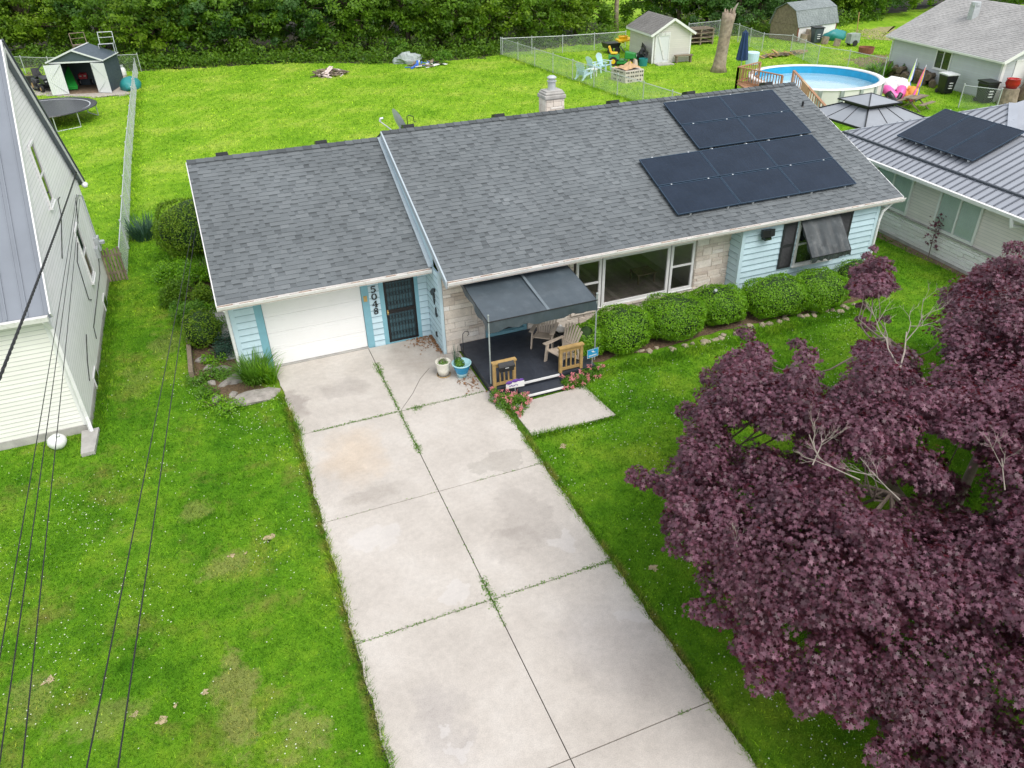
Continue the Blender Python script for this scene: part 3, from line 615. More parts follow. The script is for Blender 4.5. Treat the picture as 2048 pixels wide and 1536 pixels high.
def gutter(x0, x1, y, z, par=H):
    m = MB(); m.prism([(x0, y, z-.13), (x0, y-.1, z-.13), (x0, y-.135, z-.02), (x0, y-.135, z), (x0, y-.12, z), (x0, y-.09, z-.115), (x0, y-.012, z-.115), (x0, y-.012, z), (x0, y, z)], (x1-x0, 0, 0))
    g_ = m.build('gutter', 'gutter', par)
    m = MB(); Rr = random.Random(int(x0*10)); x = x0+.02
    while x < x1-.05:
        xe = min(x+Rr.uniform(.15, .4), x1-.02); h = Rr.uniform(.05, .095); m.hexa([(x, y-.11, z-.112), (xe, y-.11, z-.112), (xe, y-.014, z-.112), (x, y-.014, z-.112), (x, y-.11, z-.112+h), (xe, y-.11, z-.112+h*.9), (xe, y-.014, z-.105+h), (x, y-.014, z-.105+h)]); x = xe
    m.build('gutter_debris', 'litter', g_)
    return g_
gutter(-.26, 5.5, -.735, 2.55); gutter(5.56, 21.44, -2.035, 2.66)
m = MB(); m.tube([(-.1, -.8, 2.42), (-.1, -.7, 2.36), (-.08, -.12, 2.2), (-.08, -.06, 2.0), (-.08, -.06, .25), (-.1, -.25, .12)], .045, 6); m.build('downspout', 'white', H); m = MB(); m.tube([(21.3, -2.08, 2.55), (21.2, -1.9, 2.45), (20.85, -1.9, 2.2), (20.78, -1.9, 1.9), (20.78, -1.9, 0)], .045, 6); m.build('downspout', 'white', H)
# garage door
m = MB(); m.bx(.84, 3.575, .045, .09, .05, 2.12)
for r in range(4):
    z0 = .06+r*.515
    m.bx(.84, 3.575, .03, .046, z0, z0+.505)
    for c in range(4):
        x0 = .9+c*.67; x1 = x0+.6; zz0, zz1 = z0+.08, z0+.43
        for (a, b, c_, d_) in ((x0, x1, zz0, zz0+.02), (x0, x1, zz1-.02, zz1), (x0, x0+.02, zz0+.02, zz1-.02), (x1-.02, x1, zz0+.02, zz1-.02)): m.bx(a, b, .024, .031, c_, d_)
        m.bx(x0+.07, x1-.07, .025, .031, zz0+.07, zz1-.07)
gd = m.build('garage_door', 'door_white', H)
m = MB(); m.bx(.8, 3.6, -.05, .12, -.02, .045); m.build('door_apron', 'concold', H)
m = MB(); m.bx(.62, .83, -.025, .1, 0, 2.12); m.bx(3.585, 3.79, -.025, .1, 0, 2.12); m.bx(.62, 3.79, -.025, .1, 2.13, 2.34)
m.bx(4.1, 4.235, -.025, .1, 0, 2.06); m.bx(5.15, 5.26, -.025, .1, 0, 2.06); m.bx(4.1, 5.26, -.025, .1, 2.065, 2.2); m.bx(4.1, 5.26, -.05, .1, -.02, .05); m.build('door_trim', 'trimblue', H)
# security door with scrolled grille
SD = MB(); ring(SD, (4.237, .02, 0), UX, FY, 0, .912, .055, 2.05, .06, 0, .03); SD.ob((4.237, .02, 0), UX, FY, .06, .852, 0, .028, 1.0, 1.12)
sd = SD.build('security_door', 'black', H)
m = MB(); m.bx(4.24, 5.15, .035, .06, .06, 2.05); m.build('inner_door', 'trimdark', sd)
m = MB()
for i in range(9):
    x = 4.31+i*.094
    for (a, b) in ((.115, 1.0), (1.12, 1.99)):
        m.bx(x-.006, x+.006, 0, .012, a, b)
    for (a, b) in ((.2, .42), (.5, .72), (.76, .96), (1.2, 1.42), (1.5, 1.72), (1.76, 1.96)):
        pts = [(x+.047+.036*cos(t)*(1-t*.06), .006, (a+b)/2+.085*sin(t)*(1-t*.06)) for t in [k*.7 for k in range(10)]]
        if i < 8: m.tube(pts, .005, 4)
m.build('grille', 'black', sd)
m = MB(); m.blob((4.285, -.05, 1.06), (.03, .03, .03), 10, 6, 0); m.bx(4.265, 4.305, -.03, -.012, .98, 1.14); m.build('handle', 'brass', sd)
m = MB(); m.bx(3.63, 3.73, -.05, -.026, 1.55, 1.72); m.build('doorbell_box', 'brass', H)
# house number 5048 set vertically
hn = thing('house_number', None, None); hn.parent = H
DG = {'5': [([(.8, .95), (.25, .95), (.2, .58), (.45, .64), (.72, .52), (.8, .3), (.62, .08), (.35, .04), (.15, .14)], [.13, .13, .1, .1, .17, .2, .15, .1, .16])],
      '0': [([(.5, .97), (.24, .82), (.16, .5), (.24, .18), (.5, .03), (.76, .18), (.84, .5), (.76, .82), (.5, .97)], [.08, .17, .22, .17, .08, .17, .22, .17, .08])],
      '4': [([(.62, .97), (.1, .32), (.95, .32)], [.09, .09, .1]), ([(.65, .97), (.65, .05)], [.2, .2]), ([(.45, .03), (.85, .03)], [.07, .07])],
      '8': [([(.5, .96), (.27, .86), (.25, .66), (.5, .53), (.76, .36), (.74, .14), (.5, .04), (.26, .14), (.24, .36), (.5, .53), (.75, .66), (.73, .86), (.5, .96)], [.09, .15, .16, .14, .19, .16, .09, .16, .15, .12, .16, .14, .09])]}
for i, ch in enumerate('5048'):
    m = MB()
    for pts, ws in DG[ch]: stroke(m, [(x*.19, y*.2) for x, y in pts], [q*.19 for q in ws], (3.845, -.046, 1.79-i*.232), (1, 0, 0), (0, 0, 1), (0, -1, 0), .015)
    m.build('digit', 'black', hn)
# wrought ornaments on the step wall
def orn(poly, y, z, mat='black', nm='wall_ornament'):
    m = MB(); m.prism([(XI-.026, y-a, z+b) for a, b in poly], (-.03, 0, 0)); return m.build(nm, mat, H)
orn([(0, .0), (.28, .22), (.5, .3), (.5, .2), (.36, .1), (.42, -.02), (.34, -.28), (.22, -.02), (.1, -.08)], -.42, 1.68); orn([(-.1, -.12), (0, .14), (.1, -.1), (.04, -.16)], -.86, 1.22); orn([(-.06, -.09), (-.05, .05), (.02, .09), (.07, 0), (.05, -.08)], -.72, .42)
# front door under awning
m = MB(); m.bx(6.95, 8.08, PW+.09, PW+.12, .3, 2.3); fd = m.build('front_door', 'doorblack', H)
m = MB(); ring(m, (6.86, PW, 0), UX, FY, 0, 1.31, .28, 2.32, .09, -.1, .03); m.build('door_frame', 'trimblue', fd)
m = MB(); m.bx(7.15, 7.9, PW+.07, PW+.088, .5, 2.1); m.build('pane', 'glassd', fd)
# picture window: two double-hung sides and a fixed middle
o_ = (0, PW, 0)
window(H, o_, UX, FY, 9.78, 10.62, .53, 2.16, .08, rails=(1.38,), pane='glass', depth=.06); window(H, o_, UX, FY, 10.66, 13.02, .53, 2.16, .09, pane='glass', depth=.055); window(H, o_, UX, FY, 13.06, 13.92, .53, 2.16, .08, rails=(1.38,), pane='glass', depth=.06)
m = MB(); m.bx(9.4, 14.4, 4.5, 4.6, .1, 2.4); m.bx(9.3, 9.4, -1, 4.5, .1, 2.4); m.bx(14.4, 14.5, -1, 4.5, .1, 2.4); m.bx(9.3, 14.5, -1.08, 4.6, 2.4, 2.5); rm = m.build('room_wall', 'room', H)
m = MB()
for i in range(34): m.bx(9.4+i*.148, 9.4+i*.148+.144, -1.08, 4.5, .05, .1, 0, random.random())
m.build('room_floor', 'floorw', H)
m = MB(); m.bx(12.95, 13.65, .3, .9, .42, .46)
for a, b in ((12.98, .34), (13.6, .34), (12.98, .86), (13.6, .86)): m.bx(a-.02, a+.02, b-.02, b+.02, .1, .42)
tag(m.build('side_table', 'greywood'), 'small low table inside behind the picture window', 'table')
# bedroom window with shutters and awning
o_ = (0, BW-.024, 0)
window(H, o_, UX, FY, 17.4, 19.0, .86, 2.4, .08, rails=(1.6,), pane='glassd', depth=.05)
for x0 in (16.8, 18.98+.06):
    m = MB(); ring(m, o_, UX, FY, x0, x0+.52, .86, 2.42, .06, 0, .045); m.ob(o_, UX, FY, x0+.06, x0+.46, 0, .045, 1.6, 1.68)
    z = .93
    while z < 2.36:
        if not 1.57 < z < 1.69:
            m.hexa([Vector((x, BW-.024-d, zz)) for x, d, zz in ((x0+.06, .04, z), (x0+.46, .04, z), (x0+.46, .01, z+.03), (x0+.06, .01, z+.03), (x0+.06, .04, z+.01), (x0+.46, .04, z+.01), (x0+.46, .01, z+.04), (x0+.06, .01, z+.04))])
        z += .045
    m.build('shutter', 'shutter', H)
def awning(name, x0, x1, y0, z0, y1, z1, val, mat, inset=0.0, posts=None, sag=.03, seed=1):
    """sloping canvas over a frame: top sheet, cheeks and valance, with folds"""
    Rr = random.Random(seed); m = MB(); nu, nv = 22, 10
    def q(i, j):
        a, b = i/nu, j/nv; x = x0+(x1-x0)*a; y = y0+(y1-y0)*b; z = z0+(z1-z0)*b-sag*sin(pi*a)*sin(pi*b)*.6
        z += .012*sin(a*19+b*3)*sin(pi*b)+.008*sin(a*37+1)*b
        return (x, y, z)
    for i in range(nu):
        for j in range(nv): m.face([q(i, j), q(i, j+1), q(i+1, j+1), q(i+1, j)])
    for i in range(nu):
        a0, a1 = i/nu, (i+1)/nu; f = lambda a: val+.025*sin(a*31)+.03*sin(a*11+2); w_ = lambda a: .025*sin(a*43)
        p0, p1 = q(i, nv), q(i+1, nv); m.face([p0, (p0[0], p0[1]+w_(a0), p0[2]-f(a0)), (p1[0], p1[1]+w_(a1), p1[2]-f(a1)), p1])
    for sx, ii in ((x0, 0), (x1, nu)):
        for j in range(nv):
            a, b = q(ii, j), q(ii, j+1); h0 = (val*.6+(j/nv)*val*.4)*(1+.1*sin(j*2.1)); h1 = (val*.6+((j+1)/nv)*val*.4)*(1+.1*sin((j+1)*2.1))
            wv = .03*sin(j*1.7); wv2 = .03*sin((j+1)*1.7)
            m.face([a, (a[0]+wv, a[1], a[2]-h0), (b[0]+wv2, b[1], b[2]-h1), b])
    aw = m.build(name, mat, H, smooth=True)
    fr = MB(); fr.tube([(x0, y1, z1+.006), (x1, y1, z1+.006)], .016, 8); fr.tube([(x0, y0, z0), (x0, y1, z1)], .014, 6); fr.tube([(x1, y0, z0), (x1, y1, z1)], .014, 6); fr.build('awning_frame', 'blackp', aw)
    return aw
aw = awning('porch_awning', 6.08, 9.22, PW-.03, 2.44, -3.75, 2.14, .3, 'canvas', sag=.05)
for x, zb in ((6.1, .28), (9.2, .28)):
    m = MB(); m.tube([(x, -3.74, zb), (x, -3.74, 2.3)], .02, 8); m.blob((x, -3.74, 2.33), (.03, .03, .035), 8, 6, 0); m.build('awning_post', 'tarp', aw)
m = MB(); m.prism([(7.75, PW-.06, 2.46), (7.83, PW-.06, 2.46), (7.83, -3.74, 2.125+.02), (7.75, -3.74, 2.125+.02)], (0, 0, .004)); m.build('awning_seam', 'seamcloth', aw)
awning('window_awning', 17.42, 18.98, BW-.07, 2.42, BW-.85, 1.45, .16, 'canvas2', sag=-.02, seed=4)
# floodlight under the eave
m = MB(); m.prism([(15.95, BW-.03, 2.12), (16.25, BW-.03, 2.12), (16.33, BW-.22, 2.16), (16.1, BW-.3, 2.18), (15.87, BW-.22, 2.16)], (0, .03, .22)); fl = m.build('wall_lantern', 'blackp', H)
m = MB(); m.bx(15.98, 16.22, BW-.22, BW-.03, 2.04, 2.12); m.build('lamp_glass', 'glassd', fl)
# chimney
m = MB(); m.bx(11.92, 12.62, 5.65, 6.25, 3.9, 5.35); ch = m.build('chimney', 'mortar', H)
m = MB()
for o2, u2, n2, L2 in (((11.92, 5.65, 0), UX, FY, .7), ((11.92, 6.25, 0), FY, FX, .6), ((12.62, 5.65, 0), UY, UX, .6)): ashlar(m, o2, u2, n2, 0, L2, 4.3, 5.2, seed=int(o2[0]*7), rows=(.17, .2, .24), wid=(.25, .7), d=.02)
m.build('chimney_stone', 'stone', ch)
m = MB(); m.bx(11.86, 12.68, 5.59, 6.31, 5.2, 5.34); m.bx(11.9, 12.64, 5.63, 6.27, 5.34, 5.42); m.prism([(11.95, 5.68, 5.42), (12.59, 5.68, 5.42), (12.59, 6.22, 5.42), (11.95, 6.22, 5.42)], (0, 0, .05)); m.build('chimney_cap', 'concold', ch, bevel=.03)
m = MB(); m.cyl(12.27, 5.95, 5.46, 5.72, .14); m.cyl(12.27, 5.95, 5.74, 5.78, .17); m.cyl(12.27, 5.95, 5.78, 5.86, .12); m.lathe([(.17, 0), (.17, .03), (.1, .08), (.0, .1)], (12.27, 5.95, 5.86), 16); m.cyl(12.27, 5.95, 5.66, 5.76, .1); m.build('flue_cap', 'bright', ch, smooth=False)
# ridge vents
for x, par, zr in ((.78, GR, 4.93), (3.75, GR, 4.93), (6.5, HR, 5.18), (9.6, HR, 5.18), (13.9, HR, 5.18), (17.0, HR, 5.18), (20.4, HR, 5.18)):
    m = MB(); yr = 4.66 if par is GR else 4.34; zb = zr-.12
    m.hexa([(x-.2, yr-.15, zb), (x+.2, yr-.15, zb), (x+.2, yr+.25, zb-.2), (x-.2, yr+.25, zb-.2), (x-.17, yr-.1, zb+.22), (x+.17, yr-.1, zb+.22), (x+.17, yr+.2, zb+.14), (x-.17, yr+.2, zb+.14)]); m.build('roof_vent', 'blackp', par)
m = MB(); pz = mz(2.7)+.04; m.cyl(20.85, 2.75, pz-.05, pz+.22, .04, 10); m.cyl(20.85, 2.75, pz-.03, pz+.05, .12, 10, r2=.05); m.build('vent_pipe', 'blackp', HR)

# ------------------------------------------------------------------ solar panels
def solar(o, u, w, x0, x1, s0, s1, h=.12):
    """o: eave point, u along eave, w upslope unit"""
    o = Vector(o); u = Vector(u); w = Vector(w); n = u.cross(w)
    c = o+u*((x0+x1)/2)+w*((s0+s1)/2)+n*h
    t = bpy.data.objects.new('solar_panel', None); col.objects.link(t)
    t.matrix_world = Matrix((( *[u[0], w[0], n[0]], c[0]), (*[u[1], w[1], n[1]], c[1]), (*[u[2], w[2], n[2]], c[2]), (0, 0, 0, 1)))
    a, b = (x1-x0)/2-.008, (s1-s0)/2-.008
    m = MB()
    for (p, q, r, s) in ((-a, a, -b, -b+.028), (-a, a, b-.028, b), (-a, -a+.028, -b+.028, b-.028), (a-.028, a, -b+.028, b-.028)): m.bx(p, q, r, s, -.02, .02)
    m.build('frame', 'frame', t, world=False)
    m = MB(); m.bx(-a+.028, a-.028, -b+.028, b-.028, -.015, .012)
    cl = m.build('cells', 'panel', t, world=False)
    m = MB(); k = 12 if a > b else 6; kk = 6 if a > b else 12
    for i in range(1, k): x = -a+2*a*i/k; m.bx(x-.003, x+.003, -b+.03, b-.03, .0121, .0126)
    for i in range(1, kk): y = -b+2*b*i/kk; m.bx(-a+.03, a-.03, y-.003, y+.003, .0121, .0128)
    m.build('busbar_lines', 'cellline', cl, world=False)
    m = MB(); m.bx(-a*.6, -a*.6+.05, -b, b, -.1, -.021); m.bx(a*.6, a*.6+.05, -b, b, -.1, -.021); m.build('mounting_rail', 'bright', t, world=False)
    for e in (-1, 1): mm = MB(); mm.bx(e*a*.6, e*a*.6+.05, b-.01, b+.02, -.02, .028); mm.build('clamp', 'chrome', t, world=False)
    return t
th = atan2(5.18-2.67, 6.06); wv_ = (0, cos(th), sin(th)); eo = (0, -2.0, 2.67)
cols5 = (13.15, 15.44, 17.73, 20.02)
lab = {(0, 0): 'black solar panel at the lower left corner of the array', (0, 1): 'black solar panel in the middle of the lowest row on the shingle roof', (0, 2): 'black solar panel at the lower right corner above the window awning',
       (1, 0): 'black solar panel at the left end of the second row up', (1, 1): 'black solar panel in the middle of the second row up', (1, 2): 'black solar panel at the right end of the second row up',
       (2, 0): 'black solar panel on the left of the third row up', (2, 1): 'black solar panel on the right of the third row up', (3, 0): 'black solar panel on the left of the top row below the ridge', (3, 1): 'black solar panel at the right end of the top row'}
rows_s = ((.78, 2.11), (2.13, 3.46), (3.55, 4.84), (4.86, 6.15))
for r in range(4):
    for c in range(3 if r < 2 else 2):
        k = c if r < 2 else c+1
        tag(solar(eo, UX, wv_, cols5[k] if r < 2 else (15.48, 17.77)[c], cols5[k+1] if r < 2 else (17.77, 20.1)[c], *rows_s[r]), lab[(r, c)], 'solar panel', 'solar panels on the blue house roof')
# ------------------------------------------------------------------ porch
D = thing('porch_deck', 'low charcoal painted porch deck with step and two short wooden railings', 'porch', (7.5, -2.6, 0))
m = MB(); m.bx(6.02, 9.1, -4.02, PW-.04, .22, .28)
for i in range(1, 20): m.bx(6.02+i*.154-.002, 6.02+i*.154+.002, -4.02, PW-.04, .2802, .2812)
m.build('floor', 'deck', D)
m = MB(); m.bx(6.05, 9.07, -3.99, -3.95, 0, .219); m.bx(6.05, 6.09, -3.94, PW-.04, 0, .219); m.bx(9.03, 9.07, -3.94, PW-.04, 0, .219); m.build('skirt', 'deck', D)
m = MB(); m.bx(6.72, 7.95, -4.45, -4.03, .03, .14); m.build('step', 'deck', D)
m = MB(); m.bx(6.78, 7.98, -4.06, -4.02, .235, .288); m.bx(6.72, 7.95, -4.49, -4.45, .1, .148); m.build('white_nosing', 'white', D)
for x0, x1 in ((6.08, 6.72), (8.0, 8.7)):
    rl = MB(); rl.bx(x0-.02, x1+.02, -4.04, -3.9, 1.02, 1.06, 0, .8); rl.bx(x0+.08, x1-.08, -3.99, -3.95, .9, 1.019, 0, .5)
    rr = rl.build('railing', 'wood', D); rl = MB(); rl.bx(x0+.08, x1-.08, -3.99, -3.95, .34, .42, 0, .4); rl.build('lower_rail', 'wood', rr)
    for x in (x0, x1-.08): p = MB(); p.bx(x, x+.08, -4.01, -3.93, .28, 1.019, 0, .6); p.build('post', 'wood', rr)
    for i in range(3): x = x0+.08+(x1-x0-.16)*(i+1)/4; p = MB(); p.bx(x-.018, x+.018, -3.985, -3.955, .421, .899, 0, .3+.2*i); p.build('baluster', 'wood', rr)
# mailbox on the left railing
MX = thing('mailbox', 'black lidded mailbox hung on the left porch railing', 'mailbox', (6.42, -4.05, .9))
m = MB(); m.bx(6.22, 6.62, -4.15, -4.045, .82, 1.0); m.build('body', 'blackp', MX, bevel=.01)
m = MB(); m.prism([(6.2, -4.045, 1.06), (6.2, -4.17, .98), (6.2, -4.17, .92), (6.2, -4.045, 1.002)], (.44, 0, 0)); m.build('lid', 'blackp', MX)
m = MB(); m.bx(6.36, 6.46, -4.178, -4.171, .935, .95); m.build('plate', 'chrome', MX)
# resin garden chairs (local: faces -y)
def chair(name, label, mat, group):
    t = thing(name, label, 'chair', group=group)
    m = MB()
    for i in range(6): y = -.3+i*.085; m.rbox((0, y, .36-.018*i), .5-.01*i, .07, .02)
    m.build('seat', mat, t, world=False)
    m = MB()
    for i in range(7):
        a = (i-3)*.055; x0 = (i-3)*.062; h = .78-.012*(i-3)**2
        m.bar((x0, .17, .24), (x0+sin(a)*h*1.1, .17+.3*h/.78, .24+h), .058, .018, (0, -1, .3))
    m.bar((-.24, .28, .5), (.24, .28, .5), .02, .06, (0, -1, .3)); m.build('backrest', mat, t, world=False)
    for sx in (-1, 1):
        m = MB(); m.prism([(sx*.3-.065, -.42, .56), (sx*.3+.065, -.42, .56), (sx*.3+.05, .3, .56), (sx*.3-.03, .3, .56)], (0, 0, .025)); m.build('armrest', mat, t, world=False)
        m = MB(); m.bar((sx*.31, -.36, 0), (sx*.29, -.3, .56), .1, .035, (1, 0, 0)); m.bar((sx*.285, -.3, .33), (sx*.25, .2, .24), .03, .09); m.build('leg', mat, t, world=False)
        m = MB(); m.bar((sx*.29, .5, 0), (sx*.26, .05, .3), .035, .1); m.bar((sx*.29, .33, .15), (sx*.29, .27, .56), .06, .035, (1, 0, 0)); m.build('leg', mat, t, world=False)
    return t
C1 = chair('patio_chair', 'beige slatted chair on the porch, against the stone wall', 'beige', 'beige chairs on the porch')
C1.location = (8.3, -2.35, .28); C1.rotation_euler = (0, 0, radians(-38))
dup(C1, (8.35, -3.45, .28), radians(-72), 'beige slatted chair on the porch, behind the right wooden railing')
T_ = thing('side_table', 'small round dark porch table between the two beige chairs', 'table', (8.72, -2.55, .28))
m = MB(); m.cyl(8.72, -2.55, .66, .69, .24, 20); m.build('table_top', 'blackp', T_)
for a in range(3): m = MB(); m.tube([(8.72+.2*cos(a*2.1), -2.55+.2*sin(a*2.1), .28), (8.72+.12*cos(a*2.1), -2.55+.12*sin(a*2.1), .66)], .014, 6); m.build('leg', 'blackp', T_)
m = MB(); m.lathe([(.0, 0), (.1, 0), (.16, .06), (.17, .08), (.145, .07), (.09, .02), (0, .015)], (8.72, -2.55, .69), 18); tag(m.build('bowl', 'concold'), 'grey dish on the small porch table', 'bowl')
m = MB(); Rr = random.Random(2)
for i in range(9): m.blob((9.0+Rr.uniform(-.14, .1), -2.0+Rr.uniform(-.3, .3), .32+Rr.uniform(0, .1)), (.06, .07, .05), 7, 5, .2, 0, i)
tag(m.build('white_stones', 'fabricw'), 'heap of small white stones beside the porch table', 'stones')
# pots
def plant_leaves(parent, c, r, n, size, mat, name='foliage', seed=1, up=.6, hz=1.0):
    g = np.random.default_rng(seed); d = g.normal(0, 1, (n, 3)); d /= np.linalg.norm(d, axis=1, keepdims=True); d[:, 2] = np.abs(d[:, 2])*hz
    Cn = np.array(c)+d*np.array(r)*(g.uniform(.25, 1, (n, 1))**.5)
    V = leaves(Cn, d+np.array([0, 0, up]), size, seed=seed)
    if parent is not None: V = V-np.array(wm(parent).translation)[None, None, :]
    return npmesh(name, V, mat, g.uniform(0, 1, n), parent)
def blades(parent, c, r, n, h, mat, name='foliage', seed=1, w=.014, arch=.5, spread=1.0):
    """arching strap leaves"""
    g = np.random.default_rng(seed); off = np.array(wm(parent).translation) if parent is not None else np.zeros(3); Vs = []
    for i in range(n):
        a = g.uniform(0, 2*pi); b = np.array(c)+np.array([cos(a), sin(a), 0])*r*sqrt(g.uniform(0, 1)); a += g.normal(0, .5); L_ = h*g.uniform(.6, 1.2); d = np.array([cos(a), sin(a), 0]); s = np.array([-sin(a), cos(a), 0])*w*g.uniform(.7, 1.3); q = spread*g.uniform(.2, 1)
        pts = [b+d*L_*q*t**1.3+np.array([0, 0, L_*(t*(1.1)-arch*q*t*t*1.1)]) for t in (0, .35, .7, 1.0)]
        for k in range(3):
            w0, w1 = (1, .9, .6, .05)[k], (1, .9, .6, .05)[k+1]
            Vs.append([pts[k]-s*w0, pts[k]+s*w0, pts[k+1]+s*w1, pts[k+1]-s*w1])
    return npmesh(name, np.array(Vs)-off, mat, np.repeat(g.uniform(0, 1, n), 3), parent)
pw = thing('flower_pot', 'cream glazed flower pot with dry stems beside the porch', 'flower pot', (5.18, -2.4, .036))
m = MB(); m.lathe([(0, 0), (.19, 0), (.2, .02), (.19, .03)], (5.18, -2.4, .036), 24); m.build('saucer', 'wood', pw)
m = MB(); m.lathe([(0, .03), (.15, .03), (.185, .2), (.21, .42), (.22, .44), (.195, .44), (.18, .4), (0, .39)], (5.18, -2.4, .036), 24); m.build('pot', 'potwhite', pw, smooth=True)
plant_leaves(pw, (5.18, -2.4, .44), (.17, .17, .08), 160, .045, 'l_herb', 'foliage', 3); blades(pw, (5.18, -2.4, .44), .1, 40, .28, 'leaflit_l' if 'leaflit_l' in MT else 'twig', 'dry_stems', 4, .004, .2, .5)
pb = thing('flower_pot', 'blue banded flower pot with green plants at the porch corner', 'flower pot', (5.62, -2.72, .036))
m = MB(); m.bx(5.46, 5.78, -2.88, -2.56, .036, .066); m.build('pot_stand', 'concold', pb)
m = MB(); m.lathe([(0, .03), (.13, .03), (.17, .17)], (5.62, -2.72, .036), 24); m.build('pot_base', 'potpale', pb, smooth=True)
m = MB(); m.lathe([(.17, .17), (.225, .33), (.25, .42)], (5.62, -2.72, .036), 24); m.build('pot_band', 'potblue', pb, smooth=True)
m = MB(); m.lathe([(.25, .42), (.275, .44), (.275, .47), (.24, .46), (.22, .4), (0, .39)], (5.62, -2.72, .036), 24); m.build('pot_rim', 'potpale', pb, smooth=True)
m = MB(); m.cyl(5.62, -2.72, .425, .43, .222, 20); m.build('potting_soil', 'mulch', pb)
plant_leaves(pb, (5.55, -2.74, .46), (.17, .14, .22), 260, .06, 'l_herb', 'foliage', 5); blades(pb, (5.5, -2.62, .45), .06, 22, .5, 'l_jun', 'tall_stems', 6, .007, .15, .4)
hk = MB(); hk.tube([(5.86, -2.2, .04), (5.86, -2.2, .95), (5.87, -2.2, 1.08), (5.94, -2.2, 1.15), (6.03, -2.2, 1.12), (6.05, -2.2, 1.03), (6.0, -2.2, 1.0)], .01, 6)
tag(hk.build('garden_hook', 'black'), 'thin black plant hook beside the blue pot', 'hook')
lit = MB(); Rr = random.Random(8)
for i in range(420):
    q = Rr.random(); x, y = (5.25+Rr.gauss(0, .22), -.35+Rr.gauss(0, .25)) if q < .5 else ((5.48+Rr.gauss(0, .05), Rr.uniform(-1.3, -.1)) if q < .8 else (5.7+Rr.gauss(0, .15), -3.0+Rr.gauss(0, .25)))
    if x > 5.53 and y > -1.3: x = 5.53-Rr.random()*.1
    if y > -.06: y = -.07-Rr.random()*.1
    a = Rr.uniform(0, 6.3); s = Rr.uniform(.012, .035); z = .04+Rr.uniform(0, .03); lit.face([(x+s*cos(a+k), y+s*sin(a+k), z+Rr.uniform(0, .02)) for k in (0, 1.6, 3.1, 4.7)])
tag(lit.build('leaf_litter', 'leaflit'), 'brown dry leaf litter on the concrete by the security door', 'leaf litter', kind='stuff')
# signs and flowers
sg = thing('yard_sign', 'small blue security yard sign in front of the right flowers', 'sign', (9.02, -3.95, 0))
m = MB(); m.bar((9.02, -3.95, 0), (9.02, -3.95, .55), .02, .01); m.build('stake', 'chrome', sg)
m = MB(); m.rbox((9.02, -3.965, .66), .36, .012, .26, .12); m.build('sign_panel', 'signblue', sg)
m = MB(); R3 = Matrix.Rotation(.12, 3, 'Z')
def sp(x, z, d=-.0095): q = R3 @ Vector((x, d, 0)); return (9.02+q.x, -3.965+q.y, .66+z)
m.face([sp(-.06, .09), sp(-.02, .03), sp(.1, .01), sp(.03, .05), sp(.0, .1), sp(-.01, .06)])
for i in range(7): m.face([sp(-.13+i*.037, -.085), sp(-.13+i*.037+.026, -.085), sp(-.13+i*.037+.03, -.045), sp(-.13+i*.037+.004, -.045)])
for x0, x1, z0, z1 in ((-.18, .18, .122, .13), (-.18, .18, -.13, -.122), (-.18, -.172, -.122, .122), (.172, .18, -.122, .122)): m.face([sp(x0, z0), sp(x1, z0), sp(x1, z1), sp(x0, z1)])
m.build('sign_lettering', 'white', sg)
ws = thing('garden_sign', 'small white garden plaque with purple top stuck in the left pink flowers', 'sign', (6.55, -4.35, 0))
m = MB(); m.bar((6.55, -4.35, 0), (6.55, -4.35, .4), .015, .01); m.build('stake', 'chrome', ws)
m = MB(); m.rbox((6.55, -4.36, .5), .5, .012, .17, -.1); m.build('plaque', 'white', ws)
m = MB(); m.blob((6.38, -4.36, .6), (.09, .02, .05), 10, 6, .1); m.blob((6.56, -4.36, .62), (.1, .02, .05), 10, 6, .1, 0, 2); m.blob((6.72, -4.36, .6), (.08, .02, .05), 10, 6, .1, 0, 3)
for i in range(8): m.rbox((6.4+i*.042, -4.372, .49+.012*sin(i*2)), .026, .004, .03, -.1)
m.build('purple_trim', 'purple', ws)
def flowerbush(label, pts, seed):
    t = thing('flowering_azalea', label, 'flowering shrub', (pts[0][0], pts[0][1], 0)); g = np.random.default_rng(seed); Cs, Ps = [], []
    for (x, y, r, h) in pts:
        n = int(700*r*r/.09); d = g.normal(0, 1, (n, 3)); d /= np.linalg.norm(d, axis=1, keepdims=True); d[:, 2] = np.abs(d[:, 2]); Cs.append(np.array([x, y, .05])+d*np.array([r, r, h])*g.uniform(.6, 1, (n, 1)))
        k = max(4, int(9*r/.3))
        for j in range(k):
            a = g.uniform(0, 6.28); e = g.uniform(.1, 1.2); c = np.array([x+r*cos(a)*cos(e)*1.05, y+r*sin(a)*cos(e)*1.05, .07+h*sin(e)*1.05]); Ps.append(c+g.normal(0, .028, (22, 3)))
    Cs = np.concatenate(Cs); o = np.array(wm(t).translation); npmesh('foliage', leaves(Cs, np.array([[0, 0, 1.]]*len(Cs)), .05, seed=seed)-o, 'l_herb', g.uniform(0, 1, len(Cs)), t)
    Pp = np.concatenate(Ps); npmesh('blossom', leaves(Pp, np.array([[0, -.3, 1.]]*len(Pp)), .045, seed=seed+1)-o, 'petal', g.uniform(0, 1, len(Pp)), t)
flowerbush('pink flowering azalea in front of the left railing, by the mailbox', [(6.2, -4.5, .28, .38), (6.48, -4.72, .3, .35), (6.05, -4.2, .2, .4), (6.7, -4.55, .2, .26), (6.35, -5.0, .18, .16)], 3)
flowerbush('pink flowering azalea in front of the right railing, by the blue sign', [(8.1, -4.35, .24, .32), (8.4, -4.4, .26, .34), (8.75, -4.2, .24, .3), (9.1, -4.1, .22, .28)], 5)
